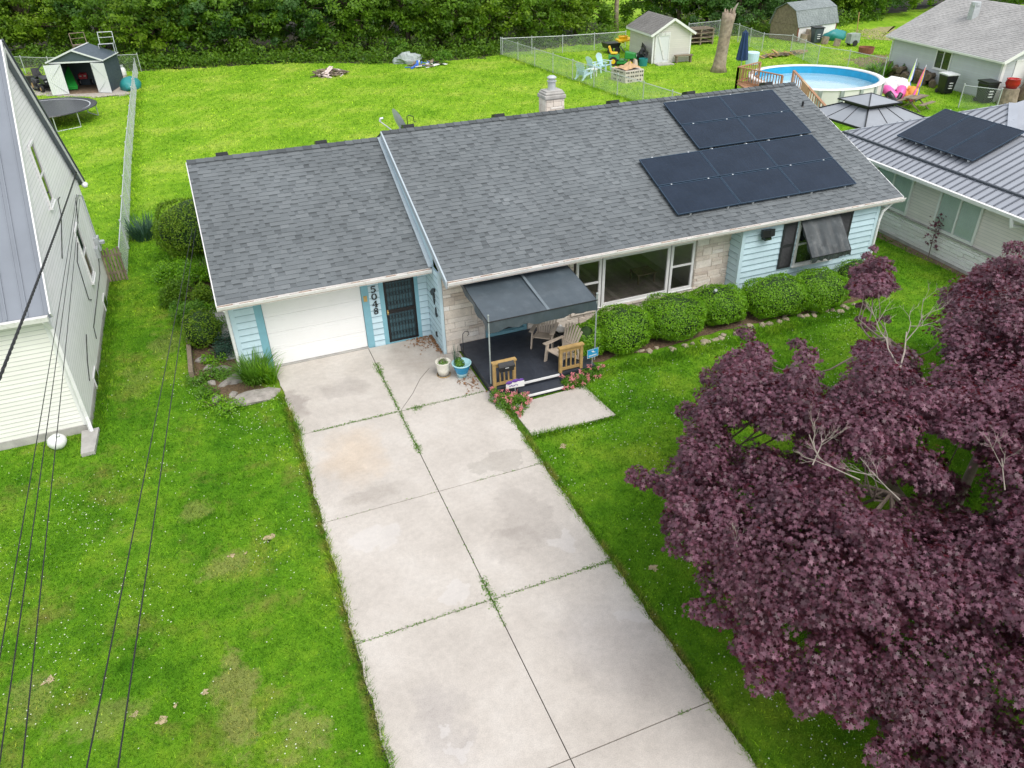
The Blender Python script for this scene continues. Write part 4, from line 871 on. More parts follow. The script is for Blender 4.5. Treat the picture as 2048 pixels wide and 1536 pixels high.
# ------------------------------------------------------------------ clipped round bushes
def boxwood(label, x, y, rx, ry, h, seed, ring_=False, cat='bush', name='boxwood_bush', group='clipped round bushes along the front wall', n=15000, size=.047, mat='l_box', zc=None):
    t = thing(name, label, cat, (x, y, 0), group=group); g = np.random.default_rng(seed); zc = h*.5 if zc is None else zc; rz = h-zc
    ph = g.uniform(0, 6.28, 6)
    d = g.normal(0, 1, (n, 3)); d /= np.linalg.norm(d, axis=1, keepdims=True); az = np.arctan2(d[:, 1], d[:, 0]); el = d[:, 2]
    q = 1+.045*np.sin(3*az+ph[0]+2*el)+.04*np.sin(5*az+ph[1]-4*el)+.03*np.sin(8*az+ph[2]+7*el)
    sq = np.abs(d)**.82*np.sign(d); sq /= np.maximum(1e-6, (np.abs(sq)**2.6).sum(1, keepdims=True)**(1/2.6))
    Cn = sq*np.array([rx, ry, rz])*.95*(q*g.uniform(.93, 1.02, n))[:, None]
    # individual sprigs breaking the clipped outline
    k = g.random(n) < .05; Cn[k] *= g.uniform(1.02, 1.1, (k.sum(), 1))
    if ring_: keep = ~((np.hypot(Cn[:, 0]+rx*.15, Cn[:, 1]+ry*.35) < rx*.3) & (Cn[:, 2] > 0)); Cn, d = Cn[keep], d[keep]
    Cn[:, 2] = np.maximum(Cn[:, 2]+zc, .04)
    npmesh('foliage', leaves(Cn, d+np.array([0, 0, .35]), size, seed=seed, jit=.55), mat, g.uniform(0, 1, len(Cn)), t)
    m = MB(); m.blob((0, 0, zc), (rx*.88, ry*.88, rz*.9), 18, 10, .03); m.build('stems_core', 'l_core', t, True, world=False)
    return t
BU = ((9.31, -2.98, .62, .55, .98, 1, 'small clipped bush with a hollow top at the right end of the porch'), (10.45, -3.0, .95, .8, 1.26, 2, 'round clipped bush second from the porch, below the picture window'),
      (12.25, -2.9, 1.06, .88, 1.22, 3, 'largest round clipped bush, below the right half of the picture window'), (14.0, -2.7, .94, .8, 1.08, 4, 'round clipped bush with a grey spotlight stuck in it, at the stone wall corner'),
      (15.95, -2.98, 1.12, .85, 1.14, 5, 'wide round clipped bush below the window awning'), (17.5, -3.15, .98, .85, 1.12, 6, 'round clipped bush partly behind the maple tip, right of the window awning'))
for x, y, rx, ry, h, sd, lb in BU: boxwood(lb, x, y, rx, ry, h, sd, sd == 1)
boxwood('low dark clipped bush at the right corner of the blue wall', 19.6, -2.7, .8, .7, .95, 9, n=4000)
for x, y, z, lb in ((9.27, -3.15, .72, 'grey floodlight inside the hollow bush by the porch'), (13.72, -2.85, 1.05, 'grey spotlight poking out of the round bush at the stone corner')):
    t = thing('garden_spotlight', lb, 'spotlight', (x, y, 0)); m = MB(); m.tube([(x, y, z-.5), (x, y, z)], .015, 6); m.build('stake', 'blackp', t)
    m = MB(); m.tube([(x, y+.05, z), (x-.02, y-.06, z+.12)], [.035, .05], 10); m.build('lamp_head', 'tarp', t)
# stones edging the bed
def rocks(name, label, lst, mat='rock', cat='stone', group=None, sink=1.0):
    for i, (x, y, rx, ry, rz, lb) in enumerate(lst):
        m = MB(); m.blob((0, 0, rz*.15*sink), (rx, ry, rz*.8), 13, 8, .12, 0, int(x*77+y*31+i)); o = m.build(name, mat, None, False); o.location = (x, y, 0); o.rotation_euler = (0, 0, i*1.3); tag(o, lb or label, cat, group)
Rr = random.Random(12); lst = []
for i in range(34):
    x = 10.9+i*.24+Rr.uniform(-.15, .15); y = -3.62+.12*sin(x*1.3)+Rr.uniform(-.14, .14)-(.1 if 11.6 < x < 13 else 0); lst.append((x, y, Rr.uniform(.06, .16), Rr.uniform(.05, .11), Rr.uniform(.05, .09), None))
rocks('edging_stone', 'tan rubble stone edging the mulch bed of the round bushes', lst, 'edgestone', group='stones edging the front bed')
# ------------------------------------------------------------------ side garden left of the garage
def shrub(name, label, x, y, r, h, n, size, mat, seed, cat='shrub', group=None, clumps=9):
    t = thing(name, label, cat, (x, y, 0), group=group); g = np.random.default_rng(seed); Cs = []
    for i in range(clumps):
        a = g.uniform(0, 6.28); q = sqrt(g.uniform(0, 1)); c = np.array([r*.7*q*cos(a), r*.7*q*sin(a), h*g.uniform(.3, .85)]); k = n//clumps; d = g.normal(0, 1, (k, 3)); d /= np.linalg.norm(d, axis=1, keepdims=True); Cs.append(c+d*r*.42*g.uniform(.5, 1, (k, 1)))
    Cs = np.concatenate(Cs); Cs[:, 2] = np.maximum(Cs[:, 2], .03)
    npmesh('foliage', leaves(Cs, np.array([[0, 0, 1.]]*len(Cs))+Cs*np.array([.5, .5, 0])/r, size, seed=seed), mat, g.uniform(0, 1, len(Cs)), t)
    m = MB()
    for i in range(5): a = i*1.3; m.tube([(0, 0, 0), (.2*r*cos(a), .2*r*sin(a), h*.3), (.5*r*cos(a), .5*r*sin(a), h*.7)], [.025, .018, .008], 5)
    m.build('stem', 'bark', t, world=False); return t
boxwood('big rounded evergreen behind the left corner of the garage roof', -.72, 9.4, 1.35, 1.3, 2.3, 21, cat='evergreen shrub', name='evergreen_shrub', group=None, n=12000, size=.075, mat='l_ever', zc=1.25)
boxwood('low rusty green evergreen beside the garage wall', -.95, 2.3, .55, .6, 1.1, 22, cat='evergreen shrub', name='evergreen_shrub', group=None, n=2600, size=.06, mat='l_ever')
for i, (x, y, r, h, lb, mt) in enumerate(((-1.15, 6.9, .75, 1.0, 'leafy shrub below the big rounded evergreen', 'l_box'), (-1.45, 5.6, .7, .9, 'loose dark shrub halfway along the side garden', 'l_tree'), (-.9, 5.1, .5, .8, 'small shrub tucked beside the garage eave', 'l_ever'), (-1.3, 4.1, .55, .9, 'bright green sapling in the middle of the side garden', 'l_herb'), (-1.75, 7.9, .8, .6, 'low spreading shrub on the lawn edge of the side garden', 'l_box'))):
    shrub('garden_shrub', lb, x, y, r*1.1, h*.8, 3000, .075, mt, 40+i, clumps=14)
jt = shrub('juniper', 'blue green creeping juniper beside the garage corner', -.55, 1.7, .75, .28, 2600, .05, 'l_jun', 50); shrub('garden_shrub', 'yellow green weed clump among the side garden rocks', -.85, .15, .35, .3, 420, .07, 'l_herb', 51)
shrub('garden_shrub', 'small green weed clump in front of the timber edging', -1.05, -.75, .4, .22, 500, .06, 'l_herb', 52); shrub('garden_shrub', 'low weeds beside the big flat rock', -.55, -1.75, .5, .2, 600, .06, 'l_box', 53)
for i, (x, y, r, h, lb) in enumerate(((-.55, .2, .4, .14, 'low yellow green weeds between the flagstones'), (-.95, -1.3, .5, .16, 'weeds at the lower end of the side garden'), (-1.25, .0, .4, .2, 'weeds round the lower end of the timber edging'), (-.75, 1.1, .45, .2, 'ground cover beside the timber edging'), (-.5, 3.2, .45, .25, 'ground cover along the side path'), (-.55, 4.6, .4, .3, 'dark ground cover under the garage eave'))):
    shrub('ground_cover_plant', lb, x, y, r, h, 500, .06, ('l_herb', 'l_box')[i % 2], 90+i, cat='plant')
lt = thing('daylily_clump', 'arching bright green daylily clump at the left garage corner', 'plant', (.28, -.55, 0)); blades(lt, (.25, -.5, 0), .3, 420, .85, 'l_herb', 'foliage', 8, .014, .55, 1.0); blades(lt, (.62, -.75, 0), .16, 130, .55, 'l_box', 'side_foliage', 9, .02, .4, .8)
ht = thing('hosta_clump', 'strappy green plant under the garage eave beside the evergreen', 'plant', (-.5, 7.2, 0)); blades(ht, (-.5, 7.2, 0), .25, 160, .9, 'l_herb', 'foliage', 10, .022, .5, 1.0)
lv = thing('ornamental_grass', 'tuft of grey green grass against the chain fence', 'plant', (-2.75, 12.6, 0)); blades(lv, (-2.75, 12.6, 0), .5, 300, .9, 'l_jun', 'foliage', 11, .014, .45, .9)
rocks('garden_rock', None, [(.12, -1.42, .68, .32, .18, 'large flat pale rock at the left edge of the driveway'), (-.25, -.15, .34, .3, .05, 'flat grey flagstone in front of the garage corner'), (-.62, .5, .28, .24, .05, 'grey flagstone beside the timber edging'), (-.95, .75, .15, .1, .1, 'small white rock by the timber edging'), (-.9, -.15, .14, .1, .1, 'pale rock between the weeds'), (-.55, -.35, .2, .12, .1, 'small tan rock beside the flagstones'), (-.85, -1.05, .25, .12, .1, 'thin white rock in the weeds of the side garden'), (-1.05, 1.3, .22, .15, .12, 'rounded rock at the upper end of the timber edging'), (-.4, -1.0, .16, .12, .06, 'grey rock behind the large flat rock')])
m = MB(); m.bx(-1.45, -1.33, .3, 2.9, 0, .25, 0, .4); m.bx(-1.43, -1.33, 2.92, 4.4, 0, .2, 0, .6); tag(m.build('timber_edging', 'greywood'), 'weathered timber edging of the side garden', 'edging')
m = MB(); m.bx(-.75, -.02, 2.4, 6.4, .0, .03); m.bx(-.42, -.02, 1.0, 2.2, 0, .03); tag(m.build('side_path', 'concold'), 'old concrete strip along the garage side wall', 'path', kind='structure')
# weeds growing in the joints
g = np.random.default_rng(4); pts = []
def along(a, b, n, w=.02): t = g.uniform(0, 1, n); pts.append(np.stack([a[0]+(b[0]-a[0])*t+g.normal(0, w, n), a[1]+(b[1]-a[1])*t+g.normal(0, w, n), np.full(n, .035)], 1))
along((xc, -1.0), (xc, -1.6), 380, .055); along((xc, -1.5), (xc, -3.6), 620, .03); along((xc, -3.7), (xc, -5.4), 480, .03); along((xc, -5.2), (xc, -5.6), 160, .045); along((xc, -5.6), (xc, -9.8), 90, .012); along((xc, -9.9), (xc, -10.7), 420, .05); along((xc, -10.6), (xc, -11.2), 60, .02)
along((1.3, -3.668), (xc, -3.668), 480, .022); along((xc, -3.668), (5.9, -3.668), 330, .024); along((3.95, -3.72), (4.15, -3.66), 200, .07); along((xl, -10.489), (xc, -10.489), 300, .02); along((xc, -10.489), (xr, -10.489), 300, .025); along((5.5, -10.489), (xr, -10.489), 120, .035)
along((4.4, -7.1), (xr, -7.1), 60, .015); along((xl, -7.1), (xc, -7.1), 30, .01); along((5.5, -13.906), (5.7, -13.906), 30, .02); along((6.05, -4.4), (6.22, -6.1), 900, .06); along((6.3, -4.55), (8.4, -4.5), 260, .05); along((6.2, -5.2), (6.3, -6.1), 300, .05)
pts = np.concatenate(pts); pts = pts[g.random(len(pts)) < .88]; n = len(pts); V = leaves(pts+np.array([0, 0, .02])*g.uniform(0, 1.5, (n, 1)), np.array([[0, 0, .6]]*n), .031, seed=5, jit=.8); V[:, :, 2] = np.maximum(V[:, :, 2], .037)
tag(npmesh('joint_weeds', V, 'l_herb', g.uniform(0, 1, n)), 'small green weeds growing in the driveway joints', 'weeds', kind='stuff')

# ------------------------------------------------------------------ left cape house
X1 = -3.9
K = thing('cape_house', 'white sided cape house with steep grey metal roof and stained gable wall', 'house', (-8, 3.8, 0))
ya, yb_, zr_, ze_ = -1.25, 8.82, 8.42, 3.62
m = MB(); m.bx(-14, X1-.005, ya+.005, yb_-.005, -.1, ze_)
m.prism([(X1-.2, ya+.01, ze_-.02), (X1-.2, (ya+yb_)/2, zr_-.15), (X1-.2, yb_-.01, ze_-.02)], (.19, 0, 0))
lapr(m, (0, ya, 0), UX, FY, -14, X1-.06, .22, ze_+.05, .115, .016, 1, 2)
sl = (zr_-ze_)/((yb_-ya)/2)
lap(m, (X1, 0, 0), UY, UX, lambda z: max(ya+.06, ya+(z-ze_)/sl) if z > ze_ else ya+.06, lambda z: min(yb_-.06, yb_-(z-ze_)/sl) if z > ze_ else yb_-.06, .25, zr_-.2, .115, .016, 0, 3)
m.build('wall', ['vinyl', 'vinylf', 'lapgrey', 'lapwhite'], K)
m = MB(); m.bx(-14, X1+.02, ya-.03, yb_+.03, -.1, .22); m.build('foundation', 'concold', K)
m = MB(); m.bx(X1-.12, X1+.03, ya-.03, ya+.1, .2, ze_+.05); m.build('corner_trim', 'white', K); m = MB(); m.bx(X1-.1, X1+.03, yb_-.1, yb_+.03, .2, ze_); m.build('corner_trim', 'white', K)
ym = (ya+yb_)/2; oh = .28
m = MB(); e0 = ya-oh; z0 = ze_-oh*sl+.1; zr2 = z0+(ym-e0)*sl
m.prism([(-14, e0, z0), (-14, ym, zr2), (-14, 2*ym-e0, z0), (-14, 2*ym-e0, z0-.1), (-14, ym, zr2-.13), (-14, e0, z0-.1)], (14+X1+.16, 0, 0)); rf = m.build('roof', 'seamk', K)
m = MB(); x = X1+.13
while x > -14:
    for sg in (1, -1): m.bar((x, ym-sg*(ym-e0), z0+.02), (x, ym, zr2+.02), .03, .045, (0, 0, 1))
    m.bar((x-.1, e0, z0+.01), (x-.1, ym, zr2+.01), .02, .02); x -= .42
m.build('standing_seam', 'seamk', rf)
m = MB(); m.bar((X1+.17, e0-.02, z0-.04), (X1+.17, ym, zr2-.04), .03, .2); m.bar((X1+.17, 2*ym-e0, z0-.04), (X1+.17, ym, zr2-.04), .03, .2); m.build('rake_trim', 'white', rf)
m = MB(); m.bar((X1+.2, 2*ym-e0, z0+.03), (X1+.2, ym, zr2+.03), .05, .05); m.build('rake_flashing', 'seamd', rf)
m = MB(); m.prism([(-14, e0, z0-.02), (-14, e0-.13, z0-.02), (-14, e0-.11, z0-.14), (-14, e0, z0-.14)], (14+X1+.1, 0, 0)); m.build('gutter', 'gutter', rf)
m = MB(); m.tube([(X1-.02, e0-.06, z0-.14), (X1+.02, ya-.1, z0-.45), (X1+.01, ya-.09, .5), (X1+.03, ya-.2, .1)], .055, 4); m.build('downspout', 'white', K)
og = (X1+.016, 0, 0)
window(K, og, UY, UX, 3.2, 3.95, 4.45, 6.1, .06, rails=(5.25,), pane='glassd', name='window'); window(K, og, UY, UX, 5.25, 6.15, 1.35, 3.05, .06, rails=(2.2,), pane='glassd')
for y in (6.3, 1.15):
    m = MB(); m.bx(X1+.02, X1+.045, y-.35, y+.35, .02, .4); b_ = m.build('basement_window', 'white', K); m = MB(); m.bx(X1+.046, X1+.05, y-.28, y+.28, .07, .35); m.build('pane', 'glassd', b_)
m = MB(); m.bx(X1+.02, X1+.15, 8.2, 8.55, 1.3, 1.75); m.lathe([(.0, 0), (.11, 0), (.11, .09), (0, .1)], (X1+.2, 8.37, 1.5), 14); m.bx(X1+.02, X1+.12, 7.75, 8.05, 1.2, 1.55); m.tube([(X1+.09, 8.35, 1.75), (X1+.09, 8.35, 3.2), (X1+.09, 7.6, 3.45)], .03, 6); m.build('electric_meter', 'bright', K)
m = MB(); m.blob((X1+.2, 8.9, 3.4), (.1, .16, .09), 10, 6, .05); m.build('gutter_end', 'white', K)
for p in ([(X1+.03, 7.5, 3.4), (X1+.03, 6.3, 2.9), (X1+.03, 4.2, 2.5), (X1+.03, 3.9, 1.4), (X1+.03, 4.3, 1.2)], [(X1+.03, 5.0, 4.2), (X1+.03, 4.6, 4.25), (X1+.03, 4.3, 3.9), (X1+.03, 2.4, 3.3)], [(X1+.03, 8.2, 1.3), (X1+.03, 7.2, .9), (X1+.03, 3.2, .8), (X1+.03, 3.0, .5)], [(X1+.03, 1.9, 1.2), (X1+.03, .9, .9), (X1+.03, .3, .6)]):
    m = MB(); m.tube(p, .012, 5); m.build('wall_cable', 'cable', K)
m = MB(); m.prism([(-4.1, -1.35, .01), (-3.7, -1.35, .01), (-3.75, -2.4, .01), (-4.05, -2.4, .01)], (0, 0, .1)); tag(m.build('splash_block', 'concold'), 'concrete splash block under the white downspout', 'splash block')
m = MB(); m.blob((-4.6, -1.75, .2), (.22, .2, .2), 16, 10, .02); m.cyl(-4.52, -1.8, .37, .43, .05); tag(m.build('buoy', 'white', None, True), 'white rounded plastic tank at the front corner of the white house', 'tank')
# ------------------------------------------------------------------ right ranch house
Q = thing('ranch_house', 'greige ranch house with grey standing seam hip roof and white stone base', 'house', (24, 0, 0), radians(-4.0))
def lw(p): return (p[0], p[1], p[2])
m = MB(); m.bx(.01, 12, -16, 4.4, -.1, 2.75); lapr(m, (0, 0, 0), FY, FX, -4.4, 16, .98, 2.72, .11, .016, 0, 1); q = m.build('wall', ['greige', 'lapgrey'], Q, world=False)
m = MB(); ashlar(m, (-.004, 0, 0), FY, FX, -4.4, 16, .1, .93, seed=9, rows=(.09, .12, .15), wid=(.25, .9), d=.05); m.build('stone_base', 'bstone', Q, world=False)
m = MB(); m.bx(-.1, -.001, -16, 4.4, .93, .98); m.bx(-.06, .0, -16, 4.4, -.05, .1); m.build('stone_ledge', 'concold', Q, world=False)
def win_local(par, y0, y1):
    m = MB(); o = (-.017, 0, 0); ring(m, o, FY, FX, y0, y1, 1.0, 2.4, .09, 0, .06); m.ob(o, FY, FX, (y0+y1)/2-.035, (y0+y1)/2+.035, .002, .05, 1.09, 2.31); w = m.build('window', 'white', par, world=False)
    m = MB(); m.ob(o, FY, FX, y0+.09, (y0+y1)/2-.036, .02, .026, 1.09, 2.31); m.ob(o, FY, FX, (y0+y1)/2+.036, y1-.09, .02, .026, 1.09, 2.31); m.build('pane', 'glassb', w, world=False)
    m = MB(); y = y0+.1
    while y < y1-.12: m.ob(o, FY, FX, y, y+.075, .006, .012, 1.1, 2.3); y += .088
    m.build('blind', 'curtain', w, world=False)
win_local(Q, 1.5, 3.35); win_local(Q, -1.7, .25); win_local(Q, 6.2, 8)
# hip roof, local coordinates (eave x=-.6)
ex, sz = -.62, .4; zl = 2.72; yc, xr_ = -.0, 4.55-.0
A = (ex, 4.9, zl); B = (4.0, .2, zl+sz*4.62); Cc = (2.6, -1.25, zl+sz*3.22); E_ = (ex, -16, zl); G_ = (2.6, -16, zl+sz*3.22)
m = MB(); m.face([A, E_, G_, Cc, B]); m.face([A, B, (12, .2, zl+sz*4.62), (12, 4.9, zl)]); m.face([B, Cc, G_, (7, -16, zl+sz*3.22+.9), (7, .2, zl+sz*3.22+1.1)]); m.face([A, (12, 4.9, zl), (12, 4.9, zl-.12), (ex, 4.9, zl-.12)]); m.face([E_, A, (ex, 4.9, zl-.12), (ex, -16, zl-.12)]); m.face([(ex, 4.9, zl-.12), (12, 4.9, zl-.12), (12, -16, zl-.12), (ex, -16, zl-.12)])
rf2 = m.build('roof', 'seam', Q, world=False)
m = MB(); y = 4.6
while y > -15:
    lim = 4.62 if y < .2 else 4.9-y
    if y < .2: lim = min(4.62, 3.22 if y < -1.25 else 4.62-(.2-y)*.96)
    m.bar((ex, y, zl+.015), (ex+lim, y, zl+sz*lim+.015), .045, .035, (0, 0, 1), 0); y -= .3
m.build('standing_seam', 'seamd2', rf2, world=False)  # ribs of a darker steel than the roof sheet
m = MB(); m.bar(A, B, .12, .05, (0, 0, 1)); m.bar(B, Cc, .3, .07, (0, 0, 1)); m.bar(Cc, G_, .1, .05); m.build('hip_cap', 'seamlight', rf2, world=False)
m = MB(); m.bar((ex+.72, 4.1, zl+.72*sz+.03), (ex+.72, -16, zl+.72*sz+.03), .1, .06); m.build('snow_guard', 'seamd', rf2, world=False)
m = MB()
for i in range(12):
    y = -.4-i*.33; m.bar((4.0-.2-i*.05, y+.3, zl+sz*3.9), (5.2, y-1.2, zl+sz*3.22+.75), .05, .03)
m.build('seam_rib', 'seamlight', rf2, world=False)
m = MB(); m.prism([(ex-.005, -16, zl-.01), (ex-.13, -16, zl-.01), (ex-.11, -16, zl-.13), (ex-.005, -16, zl-.13)], (0, 20.9, 0)); m.build('gutter', 'white', rf2, world=False)
m = MB(); m.tube([(ex-.06, -4.9, zl-.13), (ex-.05, -4.95, zl-.35), (-.1, -5.1, 2.3), (-.08, -5.1, 1)], .07, 8); m.build('downspout', 'white', Q, world=False)
Rq = Matrix.Rotation(radians(-4.0), 3, 'Z'); th2 = atan2(sz, 1)
for i, lb in enumerate(('black solar panel on the grey metal roof, farthest from the street', 'black solar panel on the grey metal roof, middle of the three', 'black solar panel on the grey metal roof, nearest the street')):
    o = Vector((24, 0, 0)) + Rq @ Vector((ex, 1.78-i*1.2, zl+.02)); tag(solar(o, Rq @ Vector((0, -1, 0)), Rq @ Vector((cos(th2), 0, sin(th2))), 0, 1.19, 1.35, 3.5, .16), lb, 'solar panel', 'solar panels on the grey metal roof')
# ------------------------------------------------------------------ helpers for the yards
def at(u, v, z=0.0): return Vector(P(u, v, z))
def Wy(u, v, y):
    r = Fv + Rv*(u-1024)/FPX - Uv*(v-768)/FPX; t = (y-CY)/r[1]; p = Cv+t*r; return Vector((float(p[0]), float(p[1]), float(p[2])))
def fence(name, label, pts, h, every=3.0, group=None, gap=.14, wr=.004):
    t = thing(name, label, 'fence', (pts[0][0], pts[0][1], 0), group=group); rail = MB(); mesh = MB(); 
    for i in range(len(pts)-1):
        a, b = Vector((*pts[i], 0)), Vector((*pts[i+1], 0)); d = b-a; Lh = d.length; u = d/Lh; k = max(1, round(Lh/every))
        for j in range(k+(i == len(pts)-2)):
            p = a+u*(Lh*j/k); m = MB(); m.tube([(p.x, p.y, 0), (p.x, p.y, h+.06)], .032, 6); m.blob((p.x, p.y, h+.07), (.045, .045, .05), 6, 4, 0); m.build('post', 'bright', t)
        rail.tube([tuple(a+Vector((0, 0, h))), tuple(b+Vector((0, 0, h)))], .022, 6)
        x = -h
        while x < Lh:
            for s in (1, -1):
                x0, x1 = (x, x+h) if s > 0 else (x+h, x); z0, z1 = .03, h-.02
                if s > 0:
                    if x0 < 0: z0 += (0-x0); x0 = 0
                    if x1 > Lh: z1 -= (x1-Lh); x1 = Lh
                else:
                    if x0 > Lh: z0 += (x0-Lh); x0 = Lh
                    if x1 < 0: z1 -= (0-x1); x1 = 0
                if z1 > z0+.02: mesh.tube([tuple(a+u*x0+Vector((0, 0, z0))), tuple(a+u*x1+Vector((0, 0, z1)))], wr, 3, cap=False)
            x += gap
    rail.build('top_rail', 'bright', t); mesh.build('wire_mesh', 'bright', t); return t
fence('chain_link_fence', 'long chain link fence between the trampoline yard and the mown back lawn', [(-3.5, 51.5), (-3.45, 24), (-3.28, 8.5)], 1.1, gap=.24)
fence('chain_link_fence', 'chain link fence behind the small metal shed', [at(0, 146)[:2], at(105, 150)[:2], at(283, 143)[:2]], 1.3)
fence('chain_link_fence', 'chain link fence running from the corner by the chairs down to the blue house', [(25.5, 44.9), (27.5, 11.5)], 1.35)
fence('chain_link_fence', 'chain link fence in front of the trees left of the white shed', [(25.4, 45.0), at(1125, 106)[:2], at(1250, 97)[:2]], 1.35)
fence('chain_link_fence', 'chain link fence behind the pallets and the broken trunk', [at(1375, 80)[:2], at(1437, 73)[:2], at(1475, 82)[:2]], 1.35)
fence('chain_link_fence', 'chain link fence behind the round pool up to the grey garage', [at(1475, 84)[:2], at(1523, 104)[:2], at(1580, 108)[:2], at(1633, 133)[:2], at(1693, 143)[:2], at(1764, 160)[:2]], 1.4)
fence('chain_link_fence', 'short chain link fence in front of the black bins', [at(1916, 216)[:2], at(1990, 226)[:2]], 1.3)
gt = thing('wooden_gate', 'weathered grey board gate between the white house and the chain fence', 'gate', (-3.6, 8.45, 0))
for i in range(6): x = -3.86+i*.108; m = MB(); m.bx(x, x+.072, 8.42, 8.445, .04, 1.2+.04*(i % 3), 0, random.random()); m.build('board', 'greywood', gt)
m = MB(); m.bx(-3.87, -3.22, 8.446, 8.48, .3, .38); m.bx(-3.87, -3.22, 8.446, 8.48, .95, 1.03); m.build('rail', 'greywood', gt)
# trampoline
T = thing('trampoline', 'round black trampoline on steel legs behind the white house', 'trampoline', (-8.5, 36.4, 0)); r = 3.0
m = MB(); m.lathe([(0, .88), (r*.82, .88), (r*.86, .885)], (-8.5, 36.4, 0), 48); m.build('jumping_mat', 'blackp', T)
m = MB(); m.lathe([(r*.88, .89), (r*.9, .92), (r, .92), (r*1.01, .88), (r*.99, .86), (r*.88, .87)], (-8.5, 36.4, 0), 48); m.build('edge_pad', 'blackp', T)
m = MB(); m.lathe([(r*.86, .886), (r*.88, .892)], (-8.5, 36.4, 0), 48); m.build('spring_ring', 'chrome', T)
for k in range(4):
    a = k*pi/2+.5; m = MB(); p = [(-8.5+r*.97*cos(a+s), 36.4+r*.97*sin(a+s)) for s in (-.25, .25)]
    m.tube([(p[0][0], p[0][1], .87), (p[0][0], p[0][1], .05), (p[0][0]*.98-8.5*.02, p[0][1], .02), (p[1][0], p[1][1], .02), (p[1][0], p[1][1], .87)], .03, 6); m.build('leg', 'bright', T)
# small metal shed with open doors
c = at(170, 187); MS = thing('metal_shed', 'small dark metal shed with two white corrugated doors swung open', 'shed', (c.x, c.y, 0), radians(-15)); wd, dp, he, ha = 1.85, 3.2, 2.2, 2.85
m = MB(); m.bx(-wd, -wd+.04, 0, dp, 0, he); m.bx(wd-.04, wd, 0, dp, 0, he); m.bx(-wd+.04, wd-.04, dp-.04, dp, 0, he); m.prism([(-wd, 0, he), (wd, 0, he), (0, 0, ha)], (0, .04, 0)); m.bx(-wd+.04, -1.05, 0, .04, 0, he); m.bx(1.05, wd-.04, 0, .04, 0, he)
for i in range(14): y = .1+i*.23; m.bx(wd, wd+.02, y, y+.06, .05, he-.05)
m.build('wall', 'slate', MS, world=False)
m = MB(); sa = (ha-he)/wd
for s in (-1, 1):
    m.prism([(s*(wd+.1), -.12, he-.06), (0, -.12, ha+.03), (0, dp+.1, ha+.03), (s*(wd+.1), dp+.1, he-.06)], (0, 0, .03))
m.build('roof', 'slate', MS, world=False)
m = MB(); m.bar((-wd-.12, -.14, he-.03), (0, -.14, ha+.07), .04, .1); m.bar((wd+.12, -.14, he-.03), (0, -.14, ha+.07), .04, .1); m.bar((0, -.14, ha+.08), (0, dp+.1, ha+.08), .14, .03); m.bar((wd+.1, -.14, he-.02), (wd+.1, dp+.1, he-.02), .05, .06); m.bx(-1.8, 1.8, -.05, -.005, he-.12, he-.02); m.build('trim', 'corr', MS, world=False)
for s in (-1, 1):
    m = MB(); a = radians(14); 
    for i in range(9):
        x0 = 1.02+i*.115; m.hexa([(s*x, y, z) for z in (.05, he-.15) for x, y in ((x0, -.1-(x0-1.02)*sin(a)*1.4), (x0+.08, -.12-(x0-.94)*sin(a)*1.4), (x0+.115, -.1-(x0-.905)*sin(a)*1.4), (x0+.1, -.07-(x0-.9)*sin(a)*1.4))])
    dr = m.build('door', 'corr', MS, world=False)
    m = MB(); m.bar((s*1.05, -.16, he-.2), (s*2.0, -.42, .9), .03, .03); m.bar((s*2.0, -.42, 1.0), (s*1.1, -.17, .15), .03, .03); m.build('door_brace', 'bright', dr, world=False)
m = MB(); m.bx(-wd, wd, 0, dp, .0, .03); m.build('floor', 'earth', MS, world=False)
# junk around it
def tractor(label, loc, rz, body, accent, wheelc, s=1.15, group=None, name='riding_mower'):
    t = thing(name, label, 'riding mower', loc, rz, group); t.scale = (s, s, s)
    m = MB(); m.prism([(-.24, -.95, .42), (.24, -.95, .42), (.26, -.9, .72), (-.26, -.9, .72)], (0, .02, 0)); m.hexa([(-.24, -.93, .4), (.24, -.93, .4), (.27, -.2, .4), (-.27, -.2, .4), (-.21, -.9, .74), (.21, -.9, .74), (.25, -.2, .86), (-.25, -.2, .86)]); m.build('hood', body, t, world=False, bevel=.05)
    m = MB(); m.hexa([(-.4, .15, .38), (.4, .15, .38), (.42, .85, .4), (-.42, .85, .4), (-.3, .2, .62), (.3, .2, .62), (.36, .85, .66), (-.36, .85, .66)]); m.bx(-.38, .38, -.2, .15, .3, .36); m.build('rear_body', body, t, world=False, bevel=.05)
    m = MB(); m.bx(-.22, .22, .3, .72, .68, .78); m.prism([(-.22, .68, .78), (.22, .68, .78), (.2, .82, 1.14), (-.2, .82, 1.14)], (0, .09, 0)); m.build('seat', accent, t, world=False, bevel=.03)
    m = MB(); m.bx(-.52, .52, -.35, .28, .14, .28); m.prism([(.52, -.2, .16), (.72, -.15, .14), (.72, .15, .14), (.52, .2, .16)], (0, 0, .08)); m.build('mower_deck', body, t, world=False, bevel=.02)
    m = MB(); m.tube([(0, -.15, .8), (0, .05, 1.02)], .025, 6); m.tube([(.17*cos(k*.5236), .05+.1*sin(k*.5236), 1.02+.13*sin(k*.5236)) for k in range(13)], .018, 6); m.build('steering_wheel', 'blackp', t, world=False)
    for sx in (-1, 1):
        for y, rr, ww in ((-.65, .19, .13), (.52, .28, .2)):
            m = MB(); m.tube([(sx*.38-ww/2, y, rr), (sx*.38+ww/2, y, rr)], rr, 14); wt = m.build('wheel', 'rubber', t, world=False); m = MB(); m.tube([(sx*.38-ww/2-.012, y, rr), (sx*.38+ww/2+.012, y, rr)], rr*.55, 10); m.build('rim', wheelc, wt, world=False)
        m = MB(); m.rbox((sx*.13, -.955, .6), .12, .02, .07); m.build('headlight', 'chrome', t, world=False)
    return t
